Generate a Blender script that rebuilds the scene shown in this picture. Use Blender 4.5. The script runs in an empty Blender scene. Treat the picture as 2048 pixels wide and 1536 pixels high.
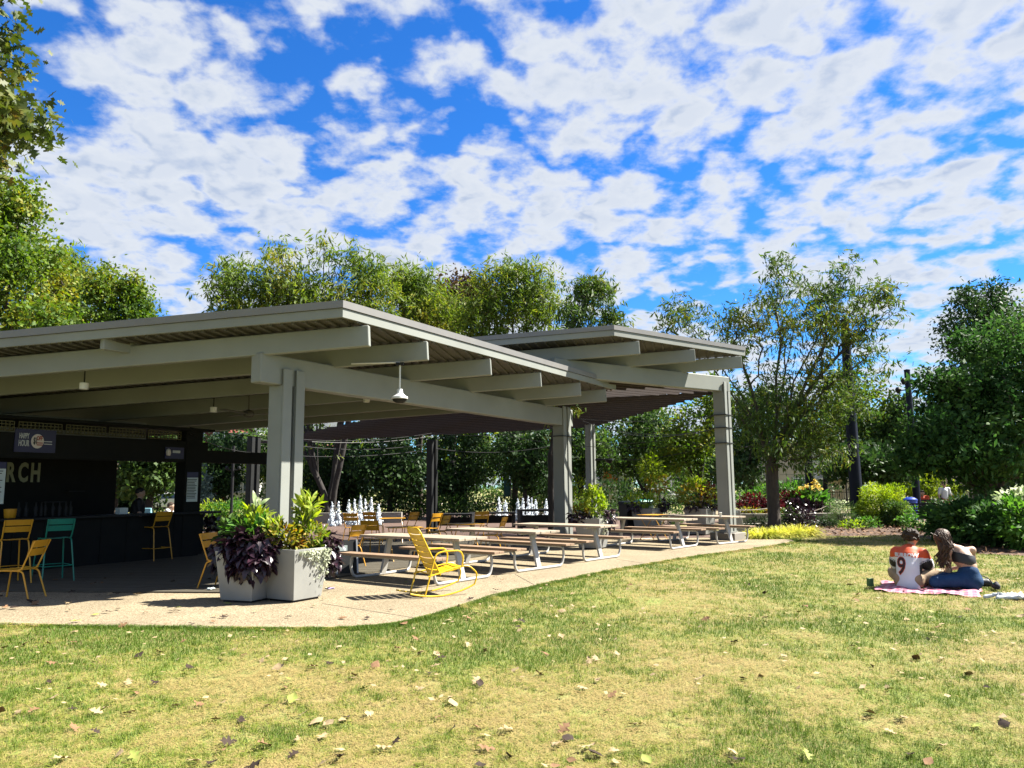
import bpy, bmesh, math, random
import numpy as np
from mathutils import Vector, Matrix
from mathutils.bvhtree import BVHTree

S = bpy.context.scene
COL = S.collection
R_ = math.radians
random.seed(5)
rng = np.random.default_rng(11)

# ------------------------------------------------------------------ camera
FPX, CX, CY, EYE = 1540.0, 1024.0, 768.0, 1.6
PITCH, ROLL = R_(7.656), R_(-0.5)
cam_d = bpy.data.cameras.new('camera')
cam = bpy.data.objects.new('camera', cam_d); COL.objects.link(cam)
cam_d.sensor_width = 36.0; cam_d.lens = FPX / 2048 * 36.0
cam_d.clip_start = 0.05; cam_d.clip_end = 2000
_M = Matrix.Rotation(math.pi / 2 + PITCH, 4, 'X') @ Matrix.Rotation(ROLL, 4, 'Z')
_M.translation = (0, 0, EYE)
cam.matrix_world = _M
S.camera = cam
CR = np.array(_M.to_3x3())

# ------------------------------------------------------------------ sun, sky, exposure
SUN_EL, SUN_AZ = R_(48), R_(78)          # azimuth clockwise from the view axis (+Y)
SUN_DIR = np.array([math.sin(SUN_AZ) * math.cos(SUN_EL), math.cos(SUN_AZ) * math.cos(SUN_EL), math.sin(SUN_EL)])
sun_d = bpy.data.lights.new('sun', 'SUN'); sun_d.energy = 5.0; sun_d.angle = R_(0.5); sun_d.color = (1.0, 0.955, 0.86)
sun = bpy.data.objects.new('sun', sun_d); COL.objects.link(sun)
sun.rotation_euler = Vector(SUN_DIR).to_track_quat('Z', 'Y').to_euler()
S.view_settings.view_transform = 'Standard'; S.view_settings.look = 'None'
S.view_settings.exposure = 2.05; S.view_settings.gamma = 1.0; S.view_settings.use_curve_mapping = False
S.cycles.max_bounces = 6; S.cycles.diffuse_bounces = 1; S.cycles.transparent_max_bounces = 6

W = bpy.data.worlds.new('World'); S.world = W; W.use_nodes = True
def world_nodes():
    nt = W.node_tree; N = nt.nodes; Lk = nt.links
    N.clear()
    def n(t, **k):
        o = N.new(t)
        for a, b in k.items(): setattr(o, a, b)
        return o
    def math_(op, a, b=None, c=None, clamp=False):
        m = n('ShaderNodeMath', operation=op, use_clamp=clamp)
        for i, v in enumerate((a, b, c)):
            if v is None: continue
            if isinstance(v, (int, float)): m.inputs[i].default_value = v
            else: Lk.new(v, m.inputs[i])
        return m.outputs[0]
    sky = n('ShaderNodeTexSky', sky_type='NISHITA', sun_disc=False)
    sky.sun_elevation = SUN_EL; sky.sun_rotation = SUN_AZ
    sky.air_density = 1.0; sky.dust_density = 0.1; sky.ozone_density = 3.0
    hs = n('ShaderNodeHueSaturation'); hs.inputs['Saturation'].default_value = 1.25; hs.inputs['Value'].default_value = 0.84
    Lk.new(sky.outputs[0], hs.inputs['Color'])
    bg = n('ShaderNodeBackground'); bg.inputs[1].default_value = 0.05
    tint = n('ShaderNodeMix', data_type='RGBA', blend_type='MULTIPLY'); tint.inputs[0].default_value = 1.0; tint.inputs[7].default_value = (0.44, 0.86, 1.28, 1); Lk.new(hs.outputs[0], tint.inputs[6])
    Lk.new(tint.outputs[2], bg.inputs[0])
    tc = n('ShaderNodeTexCoord'); sp = n('ShaderNodeSeparateXYZ'); Lk.new(tc.outputs['Generated'], sp.inputs[0])
    zz = math_('ADD', math_('MAXIMUM', sp.outputs[2], 0.0), 0.22)
    def plane(dx, dy):
        cb = n('ShaderNodeCombineXYZ')
        Lk.new(math_('ADD', math_('DIVIDE', sp.outputs[0], zz), dx), cb.inputs[0])
        Lk.new(math_('ADD', math_('DIVIDE', sp.outputs[1], zz), dy), cb.inputs[1])
        return cb.outputs[0]
    def fbm(vec, sc, det, rough, dist=0.0):
        t = n('ShaderNodeTexNoise', noise_dimensions='2D')
        t.inputs['Scale'].default_value = sc; t.inputs['Detail'].default_value = det
        t.inputs['Roughness'].default_value = rough; t.inputs['Distortion'].default_value = dist
        Lk.new(vec, t.inputs['Vector']); return t.outputs['Fac']
    def dens(dx, dy, fine=True):
        v = plane(7.3 + dx, 2.9 + dy)
        w = n('ShaderNodeTexNoise', noise_dimensions='2D'); w.inputs['Scale'].default_value = 8.0; w.inputs['Detail'].default_value = 4.0; Lk.new(v, w.inputs['Vector'])
        wv = n('ShaderNodeVectorMath', operation='MULTIPLY_ADD'); Lk.new(w.outputs['Color'], wv.inputs[0]); wv.inputs[1].default_value = (0.18, 0.18, 0); Lk.new(v, wv.inputs[2])
        def puff(sc):
            t = n('ShaderNodeTexVoronoi', voronoi_dimensions='2D', feature='SMOOTH_F1'); t.inputs['Scale'].default_value = sc; t.inputs['Smoothness'].default_value = 0.35
            Lk.new(wv.outputs[0], t.inputs['Vector']); return math_('SUBTRACT', 1.0, t.outputs['Distance'])
        a = puff(7.4); a2 = puff(16.0)
        if not fine: return math_('MULTIPLY_ADD', fbm(v, 9.0, 2.0, 0.5), 0.35, math_('MULTIPLY_ADD', a, 0.40, math_('MULTIPLY', a2, 0.10)))
        b = fbm(v, 17.0, 9.0, 0.6, 0.1)
        c = fbm(v, 1.9, 2.0, 0.5)
        s = math_('MULTIPLY_ADD', a, 0.34, math_('MULTIPLY', b, 0.30))
        s = math_('MULTIPLY_ADD', a2, 0.12, s)
        return math_('MULTIPLY_ADD', c, 0.46, math_('ADD', s, 0.045))
    d0 = dens(0, 0)
    d1 = dens(0.034 * math.sin(SUN_AZ), 0.034 * math.cos(SUN_AZ), False)
    def ramp(v, lo, hi):
        m = n('ShaderNodeMapRange', interpolation_type='SMOOTHSTEP'); m.inputs[1].default_value = lo; m.inputs[2].default_value = hi
        Lk.new(v, m.inputs[0]); return m.outputs[0]
    cover = ramp(d0, 0.565, 0.775)
    thick = ramp(d0, 0.71, 0.90)
    lit = ramp(math_('SUBTRACT', dens(0, 0, False), d1), -0.07, 0.07)
    mx = n('ShaderNodeMix', data_type='RGBA'); mx.inputs[6].default_value = (0.90, 0.95, 1.02, 1); mx.inputs[7].default_value = (0.54, 0.65, 0.86, 1)
    shade = math_('MULTIPLY', thick, math_('MULTIPLY_ADD', lit, -0.7, 0.95))
    Lk.new(shade, mx.inputs[0])
    bg2 = n('ShaderNodeBackground'); bg2.inputs[1].default_value = 0.215; Lk.new(mx.outputs[2], bg2.inputs[0])
    ms = n('ShaderNodeMixShader'); Lk.new(math_('MULTIPLY', cover, 0.97), ms.inputs[0]); Lk.new(bg.outputs[0], ms.inputs[1]); Lk.new(bg2.outputs[0], ms.inputs[2])
    out = n('ShaderNodeOutputWorld'); Lk.new(ms.outputs[0], out.inputs[0])
world_nodes()

# ------------------------------------------------------------------ measuring helpers: a viewing ray met with a height or a depth
def ray(u, v): return CR @ np.array([u - CX, CY - v, -FPX])
def hz(u, v, z=0.0):
    d = ray(u, v); t = (z - EYE) / d[2]; return np.array([d[0] * t, d[1] * t, z])
def dp(u, v, Y):
    d = ray(u, v); t = Y / d[1]; return np.array([d[0] * t, Y, EYE + d[2] * t])
def V(*a): return np.array(a, float)

# ------------------------------------------------------------------ materials
ALB = 0.76          # every base colour below was read off the picture; this brings them to real-world reflectance
def _nt(name):
    m = bpy.data.materials.new(name); m.use_nodes = True
    nt = m.node_tree; b = nt.nodes['Principled BSDF']; return m, nt, b
def pm(name, c1, c2=None, scale=6.0, rough=0.6, metal=0.0, bump=0.0, bscale=None, detail=5.0, stretch=None, spec=0.5, c3=None, s3=1.0):
    m, nt, b = _nt(name); N, Lk = nt.nodes, nt.links
    b.inputs['Roughness'].default_value = rough; b.inputs['Metallic'].default_value = metal
    b.inputs['Specular IOR Level'].default_value = spec
    c2 = c2 or tuple(x * 0.8 for x in c1)
    c1, c2 = tuple(x * ALB for x in c1), tuple(x * ALB for x in c2); c3 = tuple(x * ALB for x in c3) if c3 else None
    g = N.new('ShaderNodeNewGeometry'); vec = g.outputs['Position']
    if stretch:
        mp = N.new('ShaderNodeMapping'); mp.inputs['Scale'].default_value = stretch[:3]
        if len(stretch) > 3: mp.inputs['Rotation'].default_value = (0, 0, stretch[3])
        if len(stretch) > 3:
            mp.vector_type = 'POINT'
        Lk.new(vec, mp.inputs['Vector']); vec = mp.outputs[0]
    t = N.new('ShaderNodeTexNoise'); t.inputs['Scale'].default_value = scale; t.inputs['Detail'].default_value = detail; t.inputs['Roughness'].default_value = 0.6
    Lk.new(vec, t.inputs['Vector'])
    r = N.new('ShaderNodeValToRGB'); r.color_ramp.elements[0].position = 0.3; r.color_ramp.elements[1].position = 0.7
    r.color_ramp.elements[0].color = (*c1, 1); r.color_ramp.elements[1].color = (*c2, 1)
    Lk.new(t.outputs['Fac'], r.inputs[0]); colr = r.outputs[0]
    if c3:
        t3 = N.new('ShaderNodeTexNoise'); t3.inputs['Scale'].default_value = s3; t3.inputs['Detail'].default_value = 3
        Lk.new(vec, t3.inputs['Vector'])
        mr = N.new('ShaderNodeMapRange'); mr.inputs[1].default_value = 0.45; mr.inputs[2].default_value = 0.68; Lk.new(t3.outputs['Fac'], mr.inputs[0])
        mx = N.new('ShaderNodeMix'); mx.data_type = 'RGBA'; Lk.new(mr.outputs[0], mx.inputs[0]); Lk.new(colr, mx.inputs[6]); mx.inputs[7].default_value = (*c3, 1)
        colr = mx.outputs[2]
    Lk.new(colr, b.inputs['Base Color'])
    if bump:
        tb = N.new('ShaderNodeTexNoise'); tb.inputs['Scale'].default_value = bscale or scale * 3; tb.inputs['Detail'].default_value = 4
        Lk.new(vec, tb.inputs['Vector'])
        bp = N.new('ShaderNodeBump'); bp.inputs['Strength'].default_value = bump; bp.inputs['Distance'].default_value = 0.02
        Lk.new(tb.outputs['Fac'], bp.inputs['Height']); Lk.new(bp.outputs[0], b.inputs['Normal'])
    return m
def leafm(name, cols, s_small=9.0, s_big=0.7, trans=0.35, rough=0.6, spec=0.2):
    """foliage: colour varies leaf to leaf and clump to clump; part of the light passes through"""
    cols = [tuple(x * 0.88 for x in c) for c in cols]
    m, nt, b = _nt(name); N, Lk = nt.nodes, nt.links
    b.inputs['Roughness'].default_value = rough; b.inputs['Specular IOR Level'].default_value = spec
    g = N.new('ShaderNodeNewGeometry')
    a = N.new('ShaderNodeTexNoise'); a.inputs['Scale'].default_value = s_small; a.inputs['Detail'].default_value = 1
    c = N.new('ShaderNodeTexNoise'); c.inputs['Scale'].default_value = s_big; c.inputs['Detail'].default_value = 2
    Lk.new(g.outputs['Position'], a.inputs['Vector']); Lk.new(g.outputs['Position'], c.inputs['Vector'])
    m1 = N.new('ShaderNodeMath'); m1.operation = 'MULTIPLY_ADD'; m1.inputs[1].default_value = 0.5
    m2 = N.new('ShaderNodeMath'); m2.operation = 'MULTIPLY'; m2.inputs[1].default_value = 0.5
    Lk.new(c.outputs['Fac'], m2.inputs[0]); Lk.new(a.outputs['Fac'], m1.inputs[0]); Lk.new(m2.outputs[0], m1.inputs[2])
    r = N.new('ShaderNodeValToRGB'); cr = r.color_ramp
    k = len(cols); pos = [0.36 + 0.28 * i / max(1, k - 1) for i in range(k)]
    while len(cr.elements) < k: cr.elements.new(0.5)
    for i in range(k): cr.elements[i].position = pos[i]
    for i in range(k): cr.elements[i].color = (*cols[i], 1)
    Lk.new(m1.outputs[0], r.inputs[0]); Lk.new(r.outputs[0], b.inputs['Base Color'])
    if trans:
        tr = N.new('ShaderNodeBsdfTranslucent'); hs = N.new('ShaderNodeHueSaturation'); hs.inputs['Value'].default_value = 1.6; hs.inputs['Saturation'].default_value = 1.1
        Lk.new(r.outputs[0], hs.inputs['Color']); Lk.new(hs.outputs[0], tr.inputs['Color'])
        mx = N.new('ShaderNodeMixShader'); mx.inputs[0].default_value = trans
        Lk.new(b.outputs[0], mx.inputs[1]); Lk.new(tr.outputs[0], mx.inputs[2]); Lk.new(mx.outputs[0], N['Material Output'].inputs[0])
    return m
def flat(name, c, rough=0.6, metal=0.0):
    m, nt, b = _nt(name); b.inputs['Base Color'].default_value = (*[x * ALB for x in c], 1); b.inputs['Roughness'].default_value = rough; b.inputs['Metallic'].default_value = metal
    return m

M = {}
M['paint'] = pm('pavilion_paint', (0.275, 0.288, 0.262), (0.25, 0.262, 0.238), 1.6, 0.5, bump=0.04, bscale=40, c3=(0.225, 0.232, 0.21), s3=0.6, spec=0.35)
M['cap'] = pm('roof_cap_metal', (0.22, 0.212, 0.20), (0.19, 0.182, 0.175), 2.0, 0.45, 0.1)
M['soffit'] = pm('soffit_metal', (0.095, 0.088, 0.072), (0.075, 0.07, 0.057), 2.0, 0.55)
M['brown'] = pm('brown_slat', (0.035, 0.017, 0.011), (0.022, 0.011, 0.008), 5, 0.7)
M['darksteel'] = pm('dark_steel', (0.02, 0.021, 0.021), (0.012, 0.013, 0.013), 4, 0.6, spec=0.2)
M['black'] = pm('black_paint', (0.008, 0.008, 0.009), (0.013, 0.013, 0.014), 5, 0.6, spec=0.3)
M['navy'] = pm('navy_steel', (0.004, 0.006, 0.020), (0.007, 0.010, 0.026), 3, 0.5, spec=0.2)
M['barwall'] = pm('bar_wall', (0.009, 0.010, 0.009), (0.014, 0.014, 0.012), 3, 0.8, spec=0.15)
M['lattice'] = pm('lattice_mesh', (0.10, 0.09, 0.03), (0.07, 0.065, 0.025), 8, 0.7)
M['deck'] = pm('deck_timber', (0.12, 0.105, 0.078), (0.075, 0.066, 0.05), 6, 0.75, bump=0.2, bscale=30, stretch=(1, 9, 1), spec=0.2)
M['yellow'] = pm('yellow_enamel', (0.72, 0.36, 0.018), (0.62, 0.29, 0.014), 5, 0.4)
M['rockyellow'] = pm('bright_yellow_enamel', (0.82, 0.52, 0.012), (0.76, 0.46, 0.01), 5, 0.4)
M['green'] = pm('green_enamel', (0.01, 0.24, 0.16), (0.008, 0.19, 0.13), 5, 0.4)
M['whitesteel'] = pm('white_steel', (0.52, 0.51, 0.48), (0.44, 0.43, 0.40), 5, 0.45)
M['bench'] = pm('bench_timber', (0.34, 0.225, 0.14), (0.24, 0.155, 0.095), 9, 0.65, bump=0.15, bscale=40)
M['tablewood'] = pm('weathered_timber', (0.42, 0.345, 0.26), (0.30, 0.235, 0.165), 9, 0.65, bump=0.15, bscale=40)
M['planter'] = pm('planter_metal', (0.33, 0.33, 0.305), (0.29, 0.29, 0.268), 2.2, 0.42, c3=(0.25, 0.25, 0.232), s3=1.3, bump=0.03, bscale=20)
M['soil'] = pm('soil', (0.03, 0.022, 0.015), (0.015, 0.011, 0.008), 20, 0.95, bump=0.6, bscale=40)
M['concrete'] = pm('cast_concrete', (0.30, 0.275, 0.23), (0.23, 0.21, 0.175), 3, 0.85, bump=0.2, bscale=50, c3=(0.23, 0.21, 0.18), s3=1.2)
M['white'] = flat('white_paint', (0.78, 0.78, 0.76), 0.45)
M['steel'] = pm('galvanised', (0.45, 0.46, 0.46), (0.38, 0.39, 0.39), 8, 0.35, 0.6)
M['bark'] = pm('bark_brown', (0.085, 0.062, 0.044), (0.045, 0.033, 0.025), 14, 0.9, bump=0.7, bscale=30, stretch=(1, 1, 0.3))
M['barkdark'] = pm('bark_dark', (0.035, 0.028, 0.024), (0.018, 0.014, 0.012), 14, 0.9, bump=0.6, bscale=30, stretch=(1, 1, 0.3))
M['barkgrey'] = pm('bark_grey', (0.095, 0.075, 0.052), (0.05, 0.04, 0.03), 14, 0.9, bump=0.7, bscale=30, stretch=(1, 1, 0.3))
M['cable'] = flat('cable_black', (0.01, 0.01, 0.01), 0.5)
M['lawnsoil'] = pm('lawn_ground', (0.29, 0.22, 0.085), (0.16, 0.175, 0.036), 3.0, 0.95, bump=0.7, bscale=60, detail=9, c3=(0.19, 0.23, 0.04), s3=0.5)
M['mulch'] = pm('mulch', (0.12, 0.062, 0.032), (0.05, 0.026, 0.015), 16, 0.95, bump=0.9, bscale=40, detail=8)
M['brickshade'] = pm('brick_and_shade_paving', (0.12, 0.065, 0.045), (0.085, 0.05, 0.036), 7, 0.9, bump=0.2, bscale=30)  # red-brown brick, kept dark so the colour also carries tree shade
M['farpave'] = pm('far_paving', (0.42, 0.36, 0.30), (0.34, 0.28, 0.23), 0.8, 0.9)
def aggregate():
    m, nt, b = _nt('exposed_aggregate'); N, Lk = nt.nodes, nt.links
    b.inputs['Roughness'].default_value = 0.9; b.inputs['Specular IOR Level'].default_value = 0.2
    g = N.new('ShaderNodeNewGeometry'); v = N.new('ShaderNodeTexVoronoi'); v.inputs['Scale'].default_value = 75
    Lk.new(g.outputs['Position'], v.inputs['Vector'])
    r = N.new('ShaderNodeValToRGB'); cr = r.color_ramp
    sv = N.new('ShaderNodeSeparateColor'); Lk.new(v.outputs['Color'], sv.inputs[0])
    cr.elements[0].color = (0.10, 0.078, 0.048, 1); cr.elements[1].color = (0.31, 0.255, 0.172, 1); cr.elements[0].position = 0.0
    e = cr.elements.new(0.5); e.color = (0.215, 0.172, 0.108, 1)
    Lk.new(sv.outputs[0], r.inputs[0])
    t = N.new('ShaderNodeTexNoise'); t.inputs['Scale'].default_value = 0.9; t.inputs['Detail'].default_value = 6; Lk.new(g.outputs['Position'], t.inputs['Vector'])
    mr = N.new('ShaderNodeMapRange'); mr.inputs[1].default_value = 0.3; mr.inputs[2].default_value = 0.75; mr.inputs[3].default_value = 1.08; mr.inputs[4].default_value = 0.8; Lk.new(t.outputs['Fac'], mr.inputs[0])
    mx = N.new('ShaderNodeMix'); mx.data_type = 'RGBA'; mx.blend_type = 'MULTIPLY'; mx.inputs[0].default_value = 1; Lk.new(r.outputs[0], mx.inputs[6]); Lk.new(mr.outputs[0], mx.inputs[7])
    Lk.new(mx.outputs[2], b.inputs['Base Color'])
    bp = N.new('ShaderNodeBump'); bp.inputs['Strength'].default_value = 0.5; bp.inputs['Distance'].default_value = 0.006; Lk.new(v.outputs['Distance'], bp.inputs['Height']); Lk.new(bp.outputs[0], b.inputs['Normal'])
    return m
M['aggregate'] = aggregate()
def grassm():
    m, nt, b = _nt('grass_blades'); N, Lk = nt.nodes, nt.links
    b.inputs['Roughness'].default_value = 0.6; b.inputs['Specular IOR Level'].default_value = 0.25
    at = N.new('ShaderNodeAttribute'); at.attribute_name = 'tint'
    r = N.new('ShaderNodeValToRGB'); cr = r.color_ramp
    cr.elements[0].color = (0.345, 0.265, 0.10, 1); cr.elements[0].position = 0.12
    cr.elements[1].color = (0.075, 0.13, 0.010, 1); cr.elements[1].position = 0.95
    e = cr.elements.new(0.42); e.color = (0.265, 0.255, 0.052, 1)
    e = cr.elements.new(0.62); e.color = (0.16, 0.21, 0.021, 1)
    Lk.new(at.outputs['Fac'], r.inputs[0]); Lk.new(r.outputs[0], b.inputs['Base Color'])
    tr = N.new('ShaderNodeBsdfTranslucent'); Lk.new(r.outputs[0], tr.inputs['Color'])
    mx = N.new('ShaderNodeMixShader'); mx.inputs[0].default_value = 0.3
    Lk.new(b.outputs[0], mx.inputs[1]); Lk.new(tr.outputs[0], mx.inputs[2]); Lk.new(mx.outputs[0], N['Material Output'].inputs[0])
    return m
M['grass'] = grassm()
# foliage
M['locust'] = leafm('locust_leaves', [(0.05, 0.09, 0.014), (0.095, 0.15, 0.02), (0.15, 0.20, 0.028), (0.25, 0.22, 0.035)], 6, 0.5)
M['locustdark'] = leafm('locust_leaves_sparse', [(0.03, 0.062, 0.014), (0.055, 0.10, 0.018), (0.09, 0.14, 0.022), (0.17, 0.155, 0.03)], 6, 0.5, 0.3)
M['oakleaf'] = leafm('oak_leaves', [(0.025, 0.045, 0.008), (0.05, 0.075, 0.012), (0.095, 0.11, 0.018), (0.17, 0.10, 0.025)], 5, 0.8, 0.28, 0.5, 0.3)
M['yellowgreen'] = leafm('yellowing_leaves', [(0.035, 0.078, 0.010), (0.07, 0.13, 0.015), (0.125, 0.185, 0.022), (0.24, 0.22, 0.028)], 5, 0.5)
M['copper'] = leafm('copper_leaves', [(0.022, 0.016, 0.012), (0.05, 0.032, 0.016), (0.10, 0.065, 0.022)], 6, 0.5, 0.25)
M['dark'] = leafm('dark_glossy_leaves', [(0.018, 0.050, 0.013), (0.038, 0.092, 0.022), (0.08, 0.145, 0.034)], 6, 0.8, 0.3, 0.65, 0.12)
M['mid'] = leafm('mid_green_leaves', [(0.022, 0.05, 0.012), (0.045, 0.09, 0.018), (0.09, 0.14, 0.03)], 5, 0.6, 0.35)
M['shade'] = leafm('deep_green_leaves', [(0.012, 0.032, 0.009), (0.025, 0.058, 0.014), (0.05, 0.09, 0.022)], 5, 0.6, 0.25)
M['spruce'] = leafm('spruce_needles', [(0.06, 0.10, 0.085), (0.11, 0.17, 0.15), (0.18, 0.25, 0.22)], 7, 0.8, 0.1)
M['lime'] = leafm('lime_leaves', [(0.10, 0.17, 0.015), (0.21, 0.30, 0.03), (0.36, 0.40, 0.05)], 14, 2.0, 0.4)
M['croton'] = leafm('croton_leaves', [(0.06, 0.12, 0.012), (0.17, 0.22, 0.03), (0.30, 0.22, 0.03), (0.20, 0.05, 0.02)], 22, 3.0, 0.35)
M['purple'] = leafm('purple_vine_leaves', [(0.012, 0.006, 0.010), (0.024, 0.010, 0.017), (0.05, 0.02, 0.032)], 14, 2.5, 0.12, 0.33, 0.5)
M['silver'] = leafm('silver_trailing_leaves', [(0.30, 0.34, 0.22), (0.45, 0.48, 0.34), (0.58, 0.60, 0.45)], 30, 4, 0.3)
M['redleaf'] = leafm('red_coleus_leaves', [(0.035, 0.006, 0.008), (0.075, 0.012, 0.015), (0.12, 0.025, 0.02)], 10, 1.5, 0.3)
M['canna'] = leafm('canna_leaves', [(0.03, 0.09, 0.015), (0.07, 0.17, 0.025), (0.13, 0.24, 0.04)], 8, 1.2, 0.35)
M['flower'] = leafm('yellow_flowers', [(0.5, 0.34, 0.06), (0.58, 0.45, 0.14), (0.55, 0.33, 0.10)], 12, 2, 0.3)
M['forestgrass'] = leafm('golden_grass', [(0.22, 0.27, 0.03), (0.42, 0.42, 0.06), (0.58, 0.52, 0.12)], 10, 1.5, 0.35)
M['paleplant'] = leafm('variegated_leaves', [(0.10, 0.18, 0.05), (0.30, 0.36, 0.18), (0.62, 0.64, 0.48)], 10, 1.5, 0.3)
# ------------------------------------------------------------------ object helpers
def link(o, parent=None):
    COL.objects.link(o)
    if parent is not None: o.parent = parent
    return o
def tag(o, label=None, cat=None, group=None, kind=None):
    if label: o['label'] = label
    if cat: o['category'] = cat
    if group: o['group'] = group
    if kind: o['kind'] = kind
    return o
def thing(name, label, cat, loc=(0, 0, 0), rz=0.0, group=None):
    o = bpy.data.objects.new(name, None); o.empty_display_size = 0.2
    o.location = tuple(float(x) for x in loc); o.rotation_euler = (0, 0, rz)
    link(o); return tag(o, label, cat, group)
def obj(name, me, parent=None, loc=None, rot=None):
    o = bpy.data.objects.new(name, me); link(o, parent)
    if loc is not None: o.location = tuple(float(x) for x in loc)
    if rot is not None: o.rotation_euler = rot
    return o
_kids = None
def copy_tree(o, parent=None):
    c = o.copy(); COL.objects.link(c)
    if parent is not None: c.parent = parent
    for ch in list(o.children): copy_tree(ch, c)
    return c
def np_mesh(name, Vs, F, mat=None, smooth=False, mats=None, mi=None):
    """one mesh from numpy arrays: F is an (m,k) array or a list of such arrays"""
    Fs = F if isinstance(F, list) else [F]
    me = bpy.data.meshes.new(name); Vs = np.asarray(Vs, np.float32)
    me.vertices.add(len(Vs)); me.vertices.foreach_set('co', Vs.ravel())
    idx = np.concatenate([np.asarray(f, np.int32).ravel() for f in Fs])
    st = []; p = 0
    for f in Fs:
        m, k = np.asarray(f).shape; st.append(p + np.arange(m) * k); p += m * k
    st = np.concatenate(st).astype(np.int32)
    me.loops.add(len(idx)); me.loops.foreach_set('vertex_index', idx)
    me.polygons.add(len(st)); me.polygons.foreach_set('loop_start', st)
    if smooth: me.polygons.foreach_set('use_smooth', np.ones(len(st), bool))
    for m_ in (mats or [mat]): me.materials.append(m_)
    if mi is not None: me.polygons.foreach_set('material_index', np.asarray(mi, np.int32))
    me.update(calc_edges=True)
    return me
class MB:
    """collects simple solids and builds ONE mesh"""
    def __init__(s): s.v = []; s.f = []; s.m = []
    def add(s, vs, fs, mi=0):
        b = len(s.v); s.v += [tuple(map(float, p)) for p in vs]
        s.f += [tuple(i + b for i in f) for f in fs]; s.m += [mi] * len(fs); return s
    def hexa(s, p, mi=0):      # 8 corners: 4 bottom ccw, 4 top ccw
        return s.add(p, [(3, 2, 1, 0), (4, 5, 6, 7), (0, 1, 5, 4), (1, 2, 6, 5), (2, 3, 7, 6), (3, 0, 4, 7)], mi)
    def box(s, c, size, rz=0.0, mi=0):
        x, y, z = np.array(size) / 2; cs, sn = math.cos(rz), math.sin(rz); P = []
        for dz in (-z, z):
            for dx, dy in ((-x, -y), (x, -y), (x, y), (-x, y)):
                P.append((c[0] + dx * cs - dy * sn, c[1] + dx * sn + dy * cs, c[2] + dz))
        return s.hexa(P, mi)
    def bar(s, a, b, w, h, up=(0, 0, 1), mi=0, w2=None, h2=None):
        a = np.array(a, float); b = np.array(b, float); d = b - a; d /= np.linalg.norm(d)
        sd = np.cross(d, up); sd /= np.linalg.norm(sd); u = np.cross(sd, d)
        P = []
        for q, ww, hh in ((a, w, h), (b, w2 or w, h2 or h)):
            P += [q - sd * ww / 2 - u * hh / 2, q + sd * ww / 2 - u * hh / 2, q + sd * ww / 2 + u * hh / 2, q - sd * ww / 2 + u * hh / 2]
        return s.add(P, [(3, 2, 1, 0), (4, 5, 6, 7), (0, 1, 5, 4), (1, 2, 6, 5), (2, 3, 7, 6), (3, 0, 4, 7)], mi)
    def prism(s, poly, z0, z1, mi=0):
        n = len(poly); vs = [(x, y, z0) for x, y in poly] + [(x, y, z1) for x, y in poly]
        fs = [tuple(range(n - 1, -1, -1)), tuple(range(n, 2 * n))] + [(i, (i + 1) % n, n + (i + 1) % n, n + i) for i in range(n)]
        return s.add(vs, fs, mi)
    def tube(s, pts, r, n=8, mi=0, caps=True):
        pts = [np.array(p, float) for p in pts]; k = len(pts); rs = r if hasattr(r, '__len__') else [r] * k
        vs = []; ref = None
        for i, p in enumerate(pts):
            t = pts[min(i + 1, k - 1)] - pts[max(i - 1, 0)]; t /= (np.linalg.norm(t) + 1e-12)
            if ref is None:
                ref = np.cross(t, (0.3, 0.1, 1.0) if abs(t[2]) < 0.9 else (1.0, 0.2, 0)); ref /= np.linalg.norm(ref)
            else:
                ref = ref - t * np.dot(ref, t); ref /= (np.linalg.norm(ref) + 1e-12)
            bi = np.cross(t, ref)
            for j in range(n):
                a = 2 * math.pi * j / n; vs.append(p + rs[i] * (math.cos(a) * ref + math.sin(a) * bi))
        fs = [(i * n + j, i * n + (j + 1) % n, (i + 1) * n + (j + 1) % n, (i + 1) * n + j) for i in range(k - 1) for j in range(n)]
        if caps: fs += [tuple(range(n - 1, -1, -1)), tuple((k - 1) * n + j for j in range(n))]
        return s.add(vs, fs, mi)
    def lathe(s, prof, c=(0, 0, 0), n=20, mi=0):
        vs = [(c[0] + r * math.cos(2 * math.pi * j / n), c[1] + r * math.sin(2 * math.pi * j / n), c[2] + z) for r, z in prof for j in range(n)]
        k = len(prof)
        fs = [(i * n + j, i * n + (j + 1) % n, (i + 1) * n + (j + 1) % n, (i + 1) * n + j) for i in range(k - 1) for j in range(n)]
        fs += [tuple(range(n - 1, -1, -1)), tuple((k - 1) * n + j for j in range(n))]
        return s.add(vs, fs, mi)
    def mesh(s, name, mats, smooth=False, off=None):
        me = bpy.data.meshes.new(name)
        vs = s.v if off is None else [(x - off[0], y - off[1], z - off[2]) for x, y, z in s.v]
        me.from_pydata(vs, [], s.f)
        for m_ in (mats if isinstance(mats, (list, tuple)) else [mats]): me.materials.append(m_)
        me.polygons.foreach_set('material_index', s.m)
        if smooth: me.polygons.foreach_set('use_smooth', [True] * len(s.f))
        me.update(); return me
    def build(s, name, mats, parent=None, smooth=False, off=None, bevel=0.0, world=False):
        if world and parent is not None: off = parent.location
        o = obj(name, s.mesh(name, mats, smooth, off), parent)
        if bevel:
            b = o.modifiers.new('bevel', 'BEVEL'); b.width = bevel; b.segments = 2; b.limit_method = 'ANGLE'; b.angle_limit = R_(40)
        if smooth:
            try: o.data.set_sharp_from_angle(angle=R_(40))
            except Exception: pass
        return o
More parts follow.
